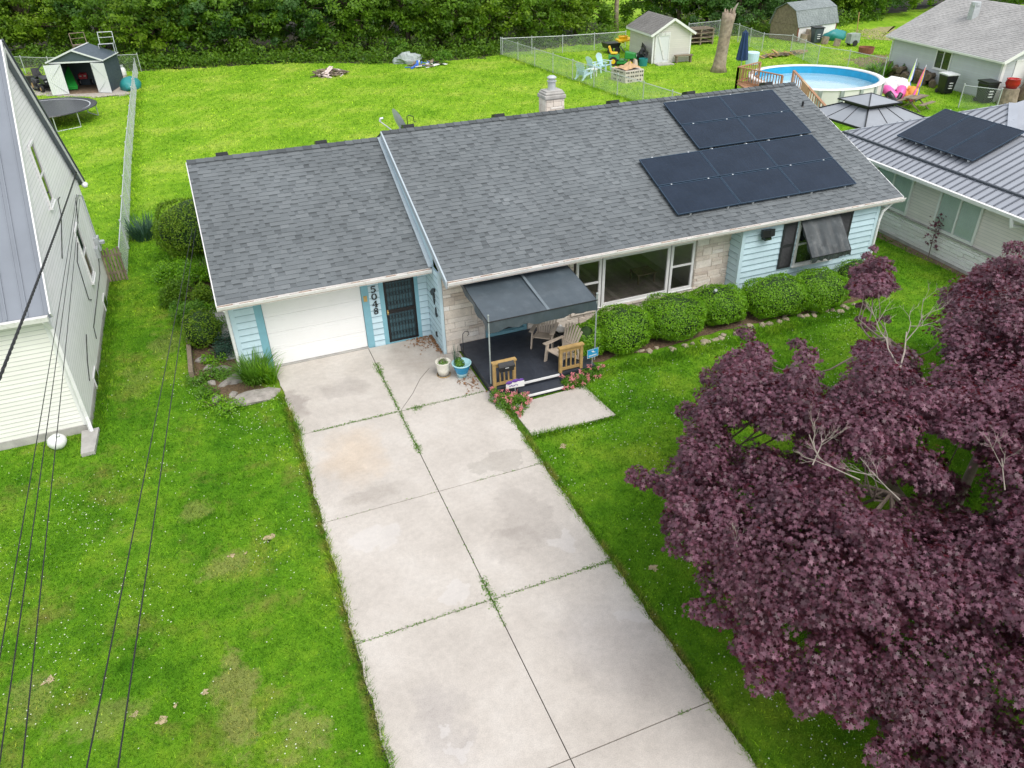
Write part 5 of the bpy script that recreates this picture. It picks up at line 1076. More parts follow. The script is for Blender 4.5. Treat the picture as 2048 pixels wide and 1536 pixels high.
p = at(92, 180); tractor('old black riding mower parked beside the metal shed', (p.x, p.y, 0), radians(25), 'blackp', 'black', 'wood', 1.25)
p = at(178, 168); tractor('red riding mower parked inside the metal shed', (p.x, p.y+.3, 0.03), radians(-10), 'red', 'blackp', 'potwhite', 1.15)
p = at(1243, 130); tractor('green riding mower with yellow seat beside the white shed', (p.x, p.y, 0), radians(55), 'green', 'yel', 'yel', 1.2)
p = at(1213, 108); t = thing('garden_cart', 'black dump cart with yellow spreader behind the green mower', 'cart', (p.x+.6, p.y+.4, 0))
m = MB(); m.hexa([(p.x+x, p.y+y, z) for x, y, z in ((.1, 0, .4), (1.2, 0, .4), (1.2, .9, .4), (.1, .9, .4), (0, -.1, .8), (1.3, -.1, .8), (1.3, 1, .8), (0, 1, .8))]); m.build('tray', 'blackp', t)
m = MB(); m.lathe([(.1, 0), (.42, .5), (.44, .55), (.38, .55)], (p.x+1.7, p.y+.3, .7), 14); m.prism([(p.x+1.0, p.y-.3, .85), (p.x+2.3, p.y-.3, .9), (p.x+2.4, p.y+.4, 1.0), (p.x+1.0, p.y+.4, .95)], (0, 0, .12)); m.build('hopper', 'yel', t)
for dx in (.3, 1.0): m = MB(); m.tube([(p.x+dx, p.y-.15, .25), (p.x+dx, p.y-.02, .25)], .25, 12); m.build('wheel', 'rubber', t)
p = at(148, 180); m = MB(); m.hexa([(p.x+x, p.y+y, z) for x, y, z in ((-.3, -.3, .1), (.3, -.4, .1), (-.1, 1.4, 1.2), (-.6, 1.4, 1.2), (-.38, -.32, .3), (.38, -.42, .3), (-.02, 1.4, 1.4), (-.68, 1.4, 1.4))]); tag(m.build('play_slide', 'limegreen', None), 'bright green plastic slide leaning in the shed doorway', 'slide')
m = MB(); Rr = random.Random(4)
for i in range(6): m.bar((p.x-.5+i*.16, p.y+.9, .05), (p.x-.9+i*.14, p.y+1.6, 1.7+Rr.uniform(-.2, .2)), .12, .03, t=Rr.random())
tag(m.build('leaning_boards', 'greywood'), 'old boards leaning inside the metal shed doorway', 'boards')
p = at(248, 152); t = thing('propane_tank', 'small white propane tank beside the metal shed', 'tank', (p.x, p.y, 0)); m = MB(); m.lathe([(0, 0), (.2, .02), (.24, .12), (.24, .5), (.15, .64), (0, .68)], (p.x, p.y, 0), 16); m.build('body', 'white', t, True); m = MB(); m.lathe([(.13, .6), (.14, .82), (.12, .82), (.12, .6)], (p.x, p.y, 0), 12); m.build('collar', 'bright', t)
p = at(263, 178); m = MB(); m.blob((p.x, p.y, .25), (.72, 1.0, .6), 18, 10, .05); m.bx(p.x-.3, p.x+.2, p.y-1.02, p.y-.85, .1, .4); tag(m.build('sandbox_lid', 'teal', None, True), 'teal plastic shell behind the chain fence', 'sandbox')
p = at(62, 172); m = MB(); m.bx(p.x-.5, p.x+.4, p.y, p.y+.5, 0, .65); m.bar((p.x, p.y+.6, .3), (p.x+1.0, p.y+1.0, 1.3), .3, .03); tag(m.build('scrap_box', 'blackp'), 'black box and board dumped beside the old riding mower', 'box')
for (x, y, rz, lb) in ((-.6, 3.4, .2, 'rusty metal chair frame standing behind the shed roof, left one'), (1.3, 3.3, -.1, 'bent steel chair frame with dark seat behind the shed roof, right one')):
    base = Matrix.Rotation(radians(-15), 3, 'Z') @ Vector((x, y, 0)); t = thing('chair_frame', lb, 'chair frame', (c.x+base.x, c.y+base.y, 2.1), rz)
    m = MB()
    for s in (-.5, .5): m.tube([(s, -.4, 0), (s, -.4, .75), (s, .3, .7), (s, .5, 1.45)], .028, 6); m.tube([(s, .35, 0), (s, .35, .7)], .028, 6)
    m.tube([(-.5, .5, 1.45), (.5, .5, 1.45)], .028, 6); m.tube([(-.5, -.4, .75), (.5, -.4, .75)], .028, 6); m.tube([(-.5, .42, 1.1), (.5, .42, 1.1)], .02, 6); m.build('frame', 'bright' if x > 0 else 'greywood', t, world=False)
    m = MB(); m.bx(-.48, .48, -.38, .3, .68, .72); m.build('seat', 'greywood' if x < 0 else 'blackp', t, world=False)
# piles
def pile(name, label, u, v, rx, ry, n, mats_, seed, hz=.5, cat='pile'):
    p = at(u, v); Rr = random.Random(seed); t = thing(name, label, cat, (p.x, p.y, 0))
    for mt in mats_:
        m = MB()
        for i in range(n):
            a = Rr.uniform(0, 6.28); q = sqrt(Rr.random()); z = hz*(1-q)*Rr.uniform(.3, 1)+.06; L_ = Rr.uniform(.5, 1.3); b = Rr.uniform(0, pi); cx, cy = rx*q*cos(a), ry*q*sin(a)
            m.bar((cx-cos(b)*L_/2, cy-sin(b)*L_/2, z+Rr.uniform(-.12, .12)), (cx+cos(b)*L_/2, cy+sin(b)*L_/2, z+Rr.uniform(-.12, .2)), Rr.uniform(.08, .26), Rr.uniform(.02, .08), t=Rr.random())
        m.build('scrap', mt, t, world=False)
    return t
pile('wood_pile', 'pile of broken pinkish boards on the back lawn', 660, 150, 1.2, .9, 15, ('pinkwood', 'greywood', 'greywood', 'bark'), 3, .6)
pile('debris_pile', 'overgrown junk heap with grey tarp and white scraps at the tree edge', 850, 132, 1.6, .8, 9, ('fabricw', 'greywood', 'royal'), 5, .35)
p = at(815, 126); m = MB(); m.blob((p.x, p.y, .2), (1.0, .6, .55), 14, 8, .22); tag(m.build('crumpled_tarp', 'tarp'), 'crumpled grey tarp beside the junk heap', 'tarp')
p = at(800, 118); shrub('sapling', 'bright green sapling above the junk heap', p.x, p.y, .9, 1.6, 700, .22, 'l_herb', 77); p = at(885, 128); shrub('sapling', 'low leafy sapling right of the junk heap', p.x, p.y, .8, 1.1, 500, .2, 'l_herb', 78)
# satellite dish and hook behind the ridge
q = Wy(795, 247, 7.6); t = thing('satellite_dish', 'grey satellite dish seen edge on behind the roof step', 'satellite dish', (q.x, q.y, 3.72)); R3 = Matrix.Rotation(radians(100), 3, 'Z') @ Matrix.Rotation(radians(68), 3, 'X')
m = MB(); k = 20
for i in range(3):
    for j in range(k):
        f = lambda i_, j_: Vector((q.x, q.y, q.z)) + R3 @ Vector((.45*i_/3*cos(2*pi*j_/k), .52*i_/3*sin(2*pi*j_/k), .12*(i_/3)**2))
        m.face([f(i, j), f(i+1, j), f(i+1, j+1), f(i, j+1)])
m.build('reflector', 'bright', t, True); e = Wy(760, 243, 7.6)
m = MB(); m.tube([(q.x+.1, q.y, 3.7), (q.x+.08, q.y, q.z-.1)], .035, 8); m.tube([(q.x+.06, q.y, q.z-.3), (q.x-.1, q.y, q.z-.32), tuple(e)], .022, 6); m.tube([tuple(e), (e.x+.02, e.y, e.z+.1), (e.x+.12, e.y, e.z+.1)], .04, 8); m.build('arm', 'chrome', t)
h1 = Wy(816, 258, 12.5); h2 = Wy(817, 233, 12.5); m = MB(); m.tube([(h1.x, 12.5, 0), (h1.x, 12.5, h2.z), (h1.x+.1, 12.5, h2.z+.06), (h1.x+.28, 12.5, h2.z-.03), (h1.x+.3, 12.5, h2.z-.25), (h1.x+.38, 12.5, h2.z-.25)], .018, 6); tag(m.build('garden_hook', 'black'), 'tall black shepherd hook in the back yard beyond the roof', 'hook')
# white shed
s0 = at(1303, 128); WS = thing('garden_shed', 'white sided gable shed with worn white door', 'shed', (s0.x, s0.y, 0), radians(-7)); wd, dp, he, ha = 3.2, 4.6, 2.25, 3.15
m = MB(); m.bx(.012, wd-.012, .012, dp, 0, he); m.prism([(.01, .011, he), (wd-.01, .011, he), (wd/2, .011, ha-.05)], (0, dp-.02, 0))
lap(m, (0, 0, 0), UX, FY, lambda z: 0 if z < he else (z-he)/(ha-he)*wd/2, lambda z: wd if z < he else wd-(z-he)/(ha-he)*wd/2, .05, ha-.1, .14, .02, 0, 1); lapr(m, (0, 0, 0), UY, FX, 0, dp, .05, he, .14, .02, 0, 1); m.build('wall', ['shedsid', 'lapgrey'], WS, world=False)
for s in (0, 1):
    m = MB(); a = (-.28, he-.15) if s == 0 else (wd+.28, he-.15); poly = [(a[0], -.25, a[1]), (wd/2, -.25, ha+.06), (wd/2, -.25, ha-.04), (a[0], -.25, a[1]-.1)]; m.prism(poly, (0, dp+.5, 0))
    if s == 0: rfs = m.build('roof', 'white', WS, world=False)
    else:
        m.build('roof', 'white', WS, world=False)
m = MB()
shingle_slope(m, -.27, dp+.27, -.29, he-.06, wd/2, ha+.08, .16, ax='y', seed=4); 
m.v = [(v[0], v[1], v[2]) for v in m.v]; m2 = MB(); shingle_slope(m2, -.27, dp+.27, wd+.29, he-.06, wd/2, ha+.08, .16, ax='y', seed=5)
m.build('shingles', 'shingle_w', rfs, world=False); m2.build('shingles', 'shingle_w', rfs, world=False)
m = MB(); m.bar((-.3, -.27, he-.2), (wd/2, -.27, ha+.02), .04, .17); m.bar((wd+.3, -.27, he-.2), (wd/2, -.27, ha+.02), .04, .17); m.bx(-.04, .08, -.04, .04, 0, he); m.bx(wd-.08, wd+.04, -.04, .04, 0, he); m.bx(-.31, -.27, -.25, dp+.25, he-.24, he-.08); m.build('trim', 'white', WS, world=False)
m = MB(); m.bx(.2, 1.35, -.07, -.02, .08, 2.15); dr = m.build('door', 'corr', WS, world=False)
m = MB(); ring(m, (.14, -.06, 0), UX, FY, 0, 1.27, .02, 2.25, .1, 0, .04); m.bar((.4, -.1, 2.0), (1.0, -.1, .3), .12, .03, (0, 1, 0)); m.bx(.25, 1.3, -.11, -.071, 2.02, 2.12); m.build('door_trim', 'worn', dr, world=False)
m = MB(); m.bx(.1, 1.5, -1.0, -.3, 0, .08); m.build('door_step', 'concold', WS, world=False)
def local(t, x, y, z=0): return Matrix.Translation(t.location) @ t.rotation_euler.to_matrix().to_4x4() @ Vector((x, y, z))
q = local(WS, 2.55, -.35); bt = thing('bench', 'low weathered bench against the white shed front', 'bench', (q.x, q.y, 0), radians(-7))
m = MB(); m.bx(-.75, .75, -.2, .2, .5, .58); m.build('seat', 'greywood', bt, world=False)
for s in (-.6, .6): m = MB(); m.bx(s-.05, s+.05, -.17, .17, 0, .5); m.build('leg', 'greywood', bt, world=False)
q = local(WS, -.35, .9); pf = thing('picket_panel', 'black picket fence panel leaning on the side of the white shed', 'fence panel', (q.x, q.y, 0), radians(68))
for i in range(11): m = MB(); m.prism([(-1.1+i*.2, 0, .05), (-1.0+i*.2, 0, .05), (-1.0+i*.2, 0, 1.2), (-1.05+i*.2, 0, 1.35), (-1.1+i*.2, 0, 1.2)], (0, .03, 0)); m.build('picket', 'black', pf, world=False)
m = MB(); m.bx(-1.15, 1.1, .031, .07, .3, .4); m.bx(-1.15, 1.1, .031, .07, .95, 1.05); m.build('rail', 'black', pf, world=False)
q = local(WS, -.75, .2); m = MB(); m.blob((q.x, q.y, .55), (.4, .4, .6), 12, 8, .2); tag(m.build('rubbish_bag', 'blackp'), 'bulging black bag beside the picket panel', 'bag')
q = local(WS, -.95, -.5); m = MB(); m.lathe([(0, 0), (.3, 0), (.36, .55), (.33, .55), (.3, .1)], (q.x, q.y, 0), 14); tag(m.build('bucket', 'teal'), 'teal tub in front of the black bag', 'bucket')
# adirondack chairs and table
AC = chair('garden_chair', 'white blue garden chair nearest the fence, front one of three', 'skyblue', 'pale blue garden chairs by the fence')
p = at(1167, 158); AC.location = (p.x, p.y, 0); AC.rotation_euler = (0, 0, radians(115)); AC.scale = (1.2,)*3
p = at(1187, 146); dup(AC, (p.x, p.y, 0), radians(100), 'pale blue garden chair in the middle of the three, behind the white table'); p = at(1207, 141); dup(AC, (p.x, p.y, 0), radians(30), 'pale blue garden chair on the right of the three, nearest the mower')
p = at(1184, 153); t = thing('garden_table', 'small white side table between the blue garden chairs', 'table', (p.x, p.y, 0)); m = MB(); m.bx(p.x-.3, p.x+.3, p.y-.3, p.y+.3, .5, .55); m.build('table_top', 'white', t)
for sx, sy in ((-1, -1), (1, -1), (1, 1), (-1, 1)): m = MB(); m.bx(p.x+sx*.24-.03, p.x+sx*.24+.03, p.y+sy*.24-.03, p.y+sy*.24+.03, 0, .5); m.build('leg', 'white', t)
# block fire pit with brown paper on top
f0 = at(1250, 167); FP = thing('block_fire_pit', 'square fire pit of stacked concrete blocks with dark holes', 'fire pit', (f0.x, f0.y, 0), radians(6))
m = MB(); hb = MB(); Rr = random.Random(6)
for r_ in range(3):
    z = r_*.27
    for i in range(4):
        x = i*.4; m.bx(x+.006, x+.394, 0, .3, z, z+.262, 0, Rr.random()); m.bx(x+.006, x+.394, 1.5, 1.8, z, z+.262)
        for k in (.06, .23):
            if r_ or Rr.random() < .5: m.bx(x+k, x+k+.11, -.004, .01, z+.08, z+.19, 1)
    for j in range(3):
        y = .3+j*.4; m.bx(0, .3, y+.006, y+.394, z, z+.262); m.bx(1.3, 1.6, y+.006, y+.394, z, z+.262)
        for k in (.06, .23):
            if r_ or Rr.random() < .6: m.bx(-.004, .01, y+k, y+k+.11, z+.08, z+.19, 1)
m.build('block_wall', ['block', 'black'], FP, world=False)
m = MB(); m.bx(.3, 1.3, .3, 1.5, .02, .6); m.build('ash_fill', 'black', FP, world=False)
m = MB(); g9 = [[(.05+i*.17+Rr.uniform(-.04, .04), .1+j*.24+Rr.uniform(-.04, .04), .83+.42*max(0, 1-abs(i-5)/4)*max(0, 1-abs(j-3)/3.5)*Rr.uniform(.5, 1.2)+Rr.uniform(0, .1)) for j in range(7)] for i in range(9)]
for i in range(8):
    for j in range(6): m.face([g9[i][j], g9[i+1][j], g9[i+1][j+1], g9[i][j+1]])
q = m.build('brown_paper', 'paper', FP, world=False); q.parent = None; q.matrix_world = Matrix.Translation(FP.location) @ FP.rotation_euler.to_matrix().to_4x4(); tag(q, 'crumpled brown paper sheet heaped on the block fire pit', 'paper')
m = MB(); hh = local(FP, 1.45, .9); m.prism([(hh.x-.15, hh.y-.15, .83), (hh.x+.2, hh.y-.1, .83), (hh.x+.15, hh.y, 1.3), (hh.x-.05, hh.y-.05, 1.4)], (.05, .3, 0)); tag(m.build('cardboard_box', 'beige'), 'torn cardboard box on the right side of the block fire pit', 'box')
# pallets
p = at(1375, 92); pt = thing('pallet_stack', 'stack of weathered pallets behind the white shed', 'pallets', (p.x, p.y, 0), radians(-5))
for k in range(4):
    m = MB(); z = k*.34
    for x in (0, 1.2, 2.4): m.bx(x, x+.12, 0, 1.6, z, z+.22)
    for i in range(7): m.bx(-.05, 2.6, i*.24, i*.24+.15, z+.221, z+.27, 0, Rr.random())
    m.build('pallet', 'greywood', pt, world=False)
# broken trunk
p = at(1437, 143); sn = thing('tree_snag', 'tall broken bare tree trunk standing in the yard', 'tree', (p.x, p.y, 0))
m = MB(); m.tube([(p.x, p.y, -.05), (p.x, p.y, .4), (p.x+.08, p.y, 1.2), (p.x+.2, p.y, 2.6), (p.x+.28, p.y, 3.4), (p.x+.33, p.y, 3.95)], [.66, .5, .43, .42, .46, .5], 16)
Rr = random.Random(3)
for k in range(9): a = k*.7; m.tube([(p.x+.33+.3*cos(a), p.y+.3*sin(a), 3.8), (p.x+.36+.36*cos(a), p.y+.36*sin(a), 4.0+Rr.uniform(0, .4))], [.15, .03], 5)
m.build('trunk', 'snag', sn, True); m = MB(); m.tube([(p.x+.55, p.y, 3.8), (p.x+.8, p.y-.1, 4.4), (p.x+.95, p.y-.1, 4.6)], [.12, .07, .02], 6); m.build('broken_limb', 'twig', sn)
# pool, deck, umbrella
pc = Vector((37.2, 20.2, 0)); pr = 4.05; PO = thing('swimming_pool', 'round above ground pool with white rim and blue liner', 'pool', (pc.x, pc.y, 0))
m = MB(); m.lathe([(pr, 0), (pr, 1.3)], pc, 64); q = m.build('pool_wall', 'poolwall', PO, True)
for k in range(20): a = 2*pi*k/20; m = MB(); m.rbox((pc.x+(pr+.03)*cos(a), pc.y+(pr+.03)*sin(a), .65), .1, .22, 1.3, a); m.build('upright', 'tarp', PO)
m = MB(); m.lathe([(pr+.06, 1.3), (pr+.06, 1.37), (pr-.28, 1.37), (pr-.28, 1.3)], pc, 64); m.build('rim', 'white', PO, True)
m = MB(); m.lathe([(pr-.26, 1.29), (pr-.26, .12), (0, .12)], pc, 64); m.build('liner', 'aqua2', PO)
m = MB(); m.lathe([(pr-.266, 1.29), (pr-.266, .86)], pc, 64); m.build('liner_band', 'aqua', PO)
m = MB(); m.lathe([(pr-.27, .85), (0, .85)], pc, 64); m.build('water', 'water', PO)
DK = thing('pool_deck', 'brown wooden pool deck with railings beside the round pool', 'deck', (33, 22, 0))
a0 = at(1476, 178, .9); ca = at(1477, 134, 2.0); cb = at(1565, 151, 2.0); cc_ = at(1521, 124, 2.0); cd_ = at(1588, 141, 2.0); ce = at(1651, 212, 1.7)
m = MB(); m.prism([(ca.x, ca.y, .95), (ca.x-1.2, ca.y-4, .95), (cd_.x-3.5, cd_.y-6.2, .95), (cb.x+.1, cb.y, .95), (cc_.x, cc_.y, .95)], (0, 0, .1)); m.build('floor', 'redwood', DK)
def rail_run(a, b, z0a, z0b, nb, cap='redwood'):
    m = MB(); m.bar(a, b, .14, .05); m.bar((a.x, a.y, z0a+.12), (b.x, b.y, z0b+.12), .05, .09); m.build('handrail', cap, DK)
    for i in range(nb+1):
        t = i/nb; p = a.lerp(b, t); z0 = z0a+(z0b-z0a)*t; m = MB(); w_ = .055 if i in (0, nb) else .022; m.bx(p.x-w_, p.x+w_, p.y-w_, p.y+w_, z0-(.9 if i in (0, nb) else -.06), p.z-.03, 0, random.random()); m.build('post' if i in (0, nb) else 'baluster', 'redwood', DK)
rail_run(ca, cb, 1.05, 1.05, 16); rail_run(ca, cc_, 1.05, 1.05, 10); rail_run(cd_, ce, 1.05, .75, 15)
m = MB(); w0 = cd_.lerp(ce, .32); w1 = cd_.lerp(ce, .52)
m.prism([(w0.x-.08, w0.y, w0.z+.04), (w1.x-.08, w1.y, w1.z+.04), (w1.x-.12, w1.y-.05, w1.z-.6), (w0.x-.12, w0.y-.05, w0.z-.6)], (.2, .1, 0)); tag(m.build('towel', 'paper'), 'tan towel hung over the pool deck railing', 'towel')
q = at(1481, 140, 1.05); um = thing('patio_umbrella', 'closed navy blue patio umbrella at the pool deck corner', 'umbrella', (q.x, q.y, 1.05)); tp = 3.45
m = MB(); m.cyl(q.x, q.y, 1.05, tp, .03, 8); m.build('pole', 'bright', um)
m = MB(); n_ = 16; prof = [(.02, tp+.12), (.16, tp-.05), (.2, tp-.5), (.27, tp-1.1), (.34, tp-1.75), (.12, tp-1.8)]; b0 = len(m.v)
for r_, z in prof:
    for j in range(n_): a = 2*pi*j/n_; rr = r_*(1+.22*(-1)**j); m.v.append((q.x+rr*cos(a), q.y+rr*sin(a), z))
for i in range(len(prof)-1):
    for j in range(n_): m.f.append((i*n_+j, i*n_+(j+1) % n_, (i+1)*n_+(j+1) % n_, (i+1)*n_+j)); m.m.append(0); m.t.append(.5)
m.build('canopy', 'navy', um)
q = at(1503, 128, 1.05); m = MB(); m.lathe([(0, 0), (.42, 0), (.46, .75), (.4, .8), (0, .8)], (q.x, q.y, 1.05), 18); tag(m.build('plastic_tub', 'skyblue'), 'sky blue tub on the pool deck behind the umbrella', 'tub')
# gazebo
GZ = thing('gazebo', 'hardtop gazebo with two tier grey metal roof', 'gazebo', (29.5, 8.0, 0)); hs = 1.95
m = MB(); e = [(29.5+sx*hs, 8+sy*hs, 2.3) for sx, sy in ((-1, -1), (1, -1), (1, 1), (-1, 1))]; tq = [(29.5+sx*.8, 8+sy*.8, 2.82) for sx, sy in ((-1, -1), (1, -1), (1, 1), (-1, 1))]
for k in range(4): m.face([e[k], e[(k+1) % 4], tq[(k+1) % 4], tq[k]])
q = m.build('roof', 'glassroof', GZ)
m = MB()
for k in range(4):
    m.bar(Vector(e[k])+Vector((0, 0, .02)), Vector(tq[k])+Vector((0, 0, .02)), .06, .05); m.bar(e[k], e[(k+1) % 4], .06, .09)
    for f in (.36, .64): m.bar(Vector(e[k]).lerp(Vector(e[(k+1) % 4]), f)+Vector((0, 0, .015)), Vector(tq[k]).lerp(Vector(tq[(k+1) % 4]), f)+Vector((0, 0, .015)), .02, .02)
m.build('roof_rib', 'blackp', q)
m = MB(); u4 = [(29.5+sx*.98, 8+sy*.98, 2.98) for sx, sy in ((-1, -1), (1, -1), (1, 1), (-1, 1))]; ap = (29.5, 8, 3.32)
for k in range(4): m.face([u4[k], u4[(k+1) % 4], ap])
m.build('upper_roof', 'glassroof', GZ); m = MB(); m.bx(29.5-.75, 29.5+.75, 8-.75, 8+.75, 2.75, 2.97)
for k in range(4): m.bar(u4[k], ap, .05, .04); m.bar(u4[k], u4[(k+1) % 4], .05, .06)
m.build('upper_frame', 'blackp', GZ)
for sx, sy in ((-1, -1), (1, -1), (1, 1), (-1, 1)): m = MB(); m.bx(29.5+sx*1.75-.06, 29.5+sx*1.75+.06, 8+sy*1.75-.06, 8+sy*1.75+.06, 0, 2.29); m.build('post', 'wood', GZ)
# pool toys, closed beach umbrellas, picnic table
p = at(1790, 207)
for dx, dy, r3, mt, lb in ((-.9, .6, (.7, .35, .22), 'lime', 'lime green pool float on the heap beside the gazebo'), (-.3, .2, (.6, .5, .3), 'pink', 'pink inflatable pool float on the heap beside the gazebo'), (.2, .7, (.6, .4, .45), 'fabricw', 'white inflatable pool float at the back of the heap'), (.5, -.1, (.5, .35, .25), 'orange', 'orange pool float at the right of the heap'), (-.5, -.2, (.5, .3, .18), 'blackp', 'black striped pool float at the front of the heap')):
    m = MB(); k = 16; m.tube([(p.x+dx+r3[0]*.75*cos(2*pi*i/k), p.y+dy+r3[1]*1.2*sin(2*pi*i/k), .35+r3[2]+.2*sin(i)) for i in range(k+1)], r3[2], 8, cap=False); tag(m.build('pool_float', mt, None, True), lb, 'pool float', 'heap of pool floats')
def beach(u, v, h, lean, cols, lb):
    p = at(u, v); t = thing('beach_umbrella', lb, 'umbrella', (p.x, p.y, 0)); a = Vector((p.x, p.y, .25)); b = a+Vector((lean[0], lean[1], h))
    m = MB(); m.tube([tuple(a), tuple(b)], .02, 6); m.build('pole', 'chrome', t)
    d_ = (b-a); nn = len(cols)
    for k, cmat in enumerate(cols):
        m = MB(); sub_ = 4; prf = ((.04, .17), (.12, .2), (.34, .13), (.4, .07), (.46, .12), (.7, .09), (.97, .012))
        def pt(i, j):
            t_, r_ = prf[i]; an = 2*pi*(k+j/sub_)/nn; w_ = r_*(1.15 if j == sub_//2 else (.75 if j in (0, sub_) else 1)); return tuple(a+d_*t_+Vector((w_*cos(an), w_*sin(an), 0)))
        for i in range(len(prf)-1):
            for j in range(sub_): m.face([pt(i, j), pt(i, j+1), pt(i+1, j+1), pt(i+1, j)])
        m.build('canopy_panel', cmat, t)
beach(1806, 203, 2.2, (.5, .2), ('fabricw', 'royal', 'lime', 'fabricw', 'royal'), 'closed white and blue beach umbrella leaning by the pool floats'); beach(1822, 215, 2.1, (.55, .15), ('royal', 'orange', 'pink', 'yel', 'royal'), 'closed rainbow beach umbrella leaning by the picnic table')
p = at(1826, 218); t = thing('picnic_table', 'small wooden picnic table by the rainbow umbrella', 'table', (p.x, p.y, 0), .3)
m = MB()
for i in range(5): m.bx(-.8, .8, -.4+i*.165, -.4+i*.165+.15, .7, .74, 0, random.random())
m.build('table_top', 'greywood', t, world=False)
for s in (-1, 1): m = MB(); m.bx(-.8, .8, s*.75-.13, s*.75+.13, .42, .46); m.build('bench', 'greywood', t, world=False); m = MB(); m.bar((s*.55, -.7, 0), (s*.55, .35, .7), .08, .05); m.bar((s*.55, .7, 0), (s*.55, -.35, .7), .08, .05); m.build('leg', 'greywood', t, world=False)
# grey garage at the right
GA = thing('detached_garage', 'pale grey sided garage with light shingle roof and white trim', 'garage', (46.3, 14.4, 0), radians(-9.7)); wy, wxx, he = 10.5, 8.6, 2.6; ha = 4.7
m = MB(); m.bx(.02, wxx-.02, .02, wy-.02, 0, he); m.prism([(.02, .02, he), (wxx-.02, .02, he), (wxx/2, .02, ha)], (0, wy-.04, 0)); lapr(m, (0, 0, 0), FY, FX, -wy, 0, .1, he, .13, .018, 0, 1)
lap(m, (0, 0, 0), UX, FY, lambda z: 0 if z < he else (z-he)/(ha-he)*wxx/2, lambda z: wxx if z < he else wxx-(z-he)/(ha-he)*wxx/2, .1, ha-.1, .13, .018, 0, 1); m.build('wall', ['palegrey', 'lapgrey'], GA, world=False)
for s in (0, 1):
    m = MB(); x0, x1 = (-.4, wxx/2) if s == 0 else (wxx+.4, wxx/2); zlo = he-.18; m.prism([(x0, -.4, zlo), (x1, -.4, ha+.05), (x1, -.4, ha-.07), (x0, -.4, zlo-.12)], (0, wy+.8, 0)); rr = m.build('roof', 'white', GA, world=False)
    m = MB(); shingle_slope(m, -.42, wy+.42, x0-.02*(1-2*s), zlo+.01, x1, ha+.07, .17, ax='y', seed=7+s, tab=(.2, .45)); m.build('shingles', 'shingle_g', rr, world=False)
m = MB(); m.prism([(-.4, -.4, he-.2), (-.52, -.4, he-.2), (-.5, -.4, he-.32), (-.4, -.4, he-.32)], (0, wy+.8, 0)); m.tube([(-.45, wy+.2, he-.3), (-.06, wy+.05, he-.5), (-.06, wy+.02, .1)], .05, 6); m.bx(-.06, .14, -.06, .1, 0, he); m.bar((-.42, -.42, he-.28), (wxx/2, -.42, ha-.02), .04, .2); m.bar((wxx+.42, -.42, he-.28), (wxx/2, -.42, ha-.02), .04, .2); m.build('trim', 'white', GA, world=False)
window(GA, local(GA, -.018, 0), GA.rotation_euler.to_matrix() @ Vector((0, -1, 0)), GA.rotation_euler.to_matrix() @ Vector((-1, 0, 0)), -5.9, -4.4, 1.0, 2.2, .08, mull=(-5.15,), pane='glassd')
m = MB(); m.bx(.9, 6.4, -.04, -.02, 0, 2.3); m.bx(.8, .9, -.06, -.02, 0, 2.4); m.bx(.9, 6.5, -.06, -.02, 2.3, 2.4); m.build('vehicle_door', 'door_white', GA, world=False)
m = MB(); z = he+(ha-he)*.62; m.bx(2.3, 2.75, 6.3, 6.75, z-.25, z+.75); m.cyl(2.52, 6.52, z+.75, z+.95, .3, 14); fl2 = m.build('roof_flue', 'bright', GA, world=False)
# bins, logs and odds by the garage
def bin_(u, v, lb, mat='blackp', lid='blackp', s=1.0, nm='wheelie_bin'):
    p = at(u, v); t = thing(nm, lb, 'bin', (p.x, p.y, 0), radians(-12)); t.scale = (s, s, s)
    m = MB(); m.hexa([(-.3, -.32, .05), (.3, -.32, .05), (.3, .3, .05), (-.3, .3, .05), (-.38, -.42, 1.1), (.38, -.42, 1.1), (.38, .4, 1.1), (-.38, .4, 1.1)]); m.build('body', mat, t, world=False, bevel=.04)
    m = MB(); m.prism([(-.41, -.46, 1.11), (.41, -.46, 1.11), (.41, .44, 1.13), (-.41, .44, 1.13)], (0, 0, .07)); m.build('lid', lid, t, world=False)
    for sx in (-1, 1): m = MB(); m.tube([(sx*.33, .34, .13), (sx*.27, .34, .13)], .13, 10); m.build('wheel', 'rubber', t, world=False)
    m = MB()
    for z in (.35, .5, .65): m.bx(-.12, .12, -.415+.0, -.36, z, z+.05)
    m.build('marking', 'corr', t, world=False)
bin_(1888, 187, 'black wheeled bin with white sheet on its lid by the garage wall', lid='corr', s=1.05); bin_(1966, 205, 'large black wheeled bin behind the short chain fence', s=1.08); bin_(1630, 86, 'dark green wheeled bin in front of the pink garden shed', 'slate', s=1.1)
p0, p1 = at(1772, 148), at(1862, 172)
for i in range(22):
    t_ = i/21; q = p0.lerp(p1, t_); m = MB(); r_ = random.uniform(.14, .27); z = r_+random.choice((0, 0, .35)); a_ = random.uniform(-.3, .3); m.tube([(q.x-.5, q.y-.25+a_, z), (q.x-.1, q.y+a_*.4, z+.04), (q.x+.45, q.y+.3-a_, z)], [r_, r_*.92, r_*.85], 9); tag(m.build('log', 'bark'), 'cut log in the row along the grey garage wall', 'log', 'logs along the garage wall')
p = at(1755, 152); ho = thing('hosta_clump', 'broad leaved hosta at the far corner of the grey garage', 'plant', (p.x, p.y, 0)); blades(ho, (p.x, p.y, 0), .6, 130, 1.0, 'l_herb', 'foliage', 12, .1, .5, 1.0)
for u, v, sd in ((1815, 152, 13), (1838, 158, 14)): p = at(u, v); shrub('garden_shrub', ('leafy plant behind the left end of the log row', 'leafy plant in the middle of the log row')[sd-13], p.x, p.y, .5, 1.1, 300, .16, 'l_herb', sd)
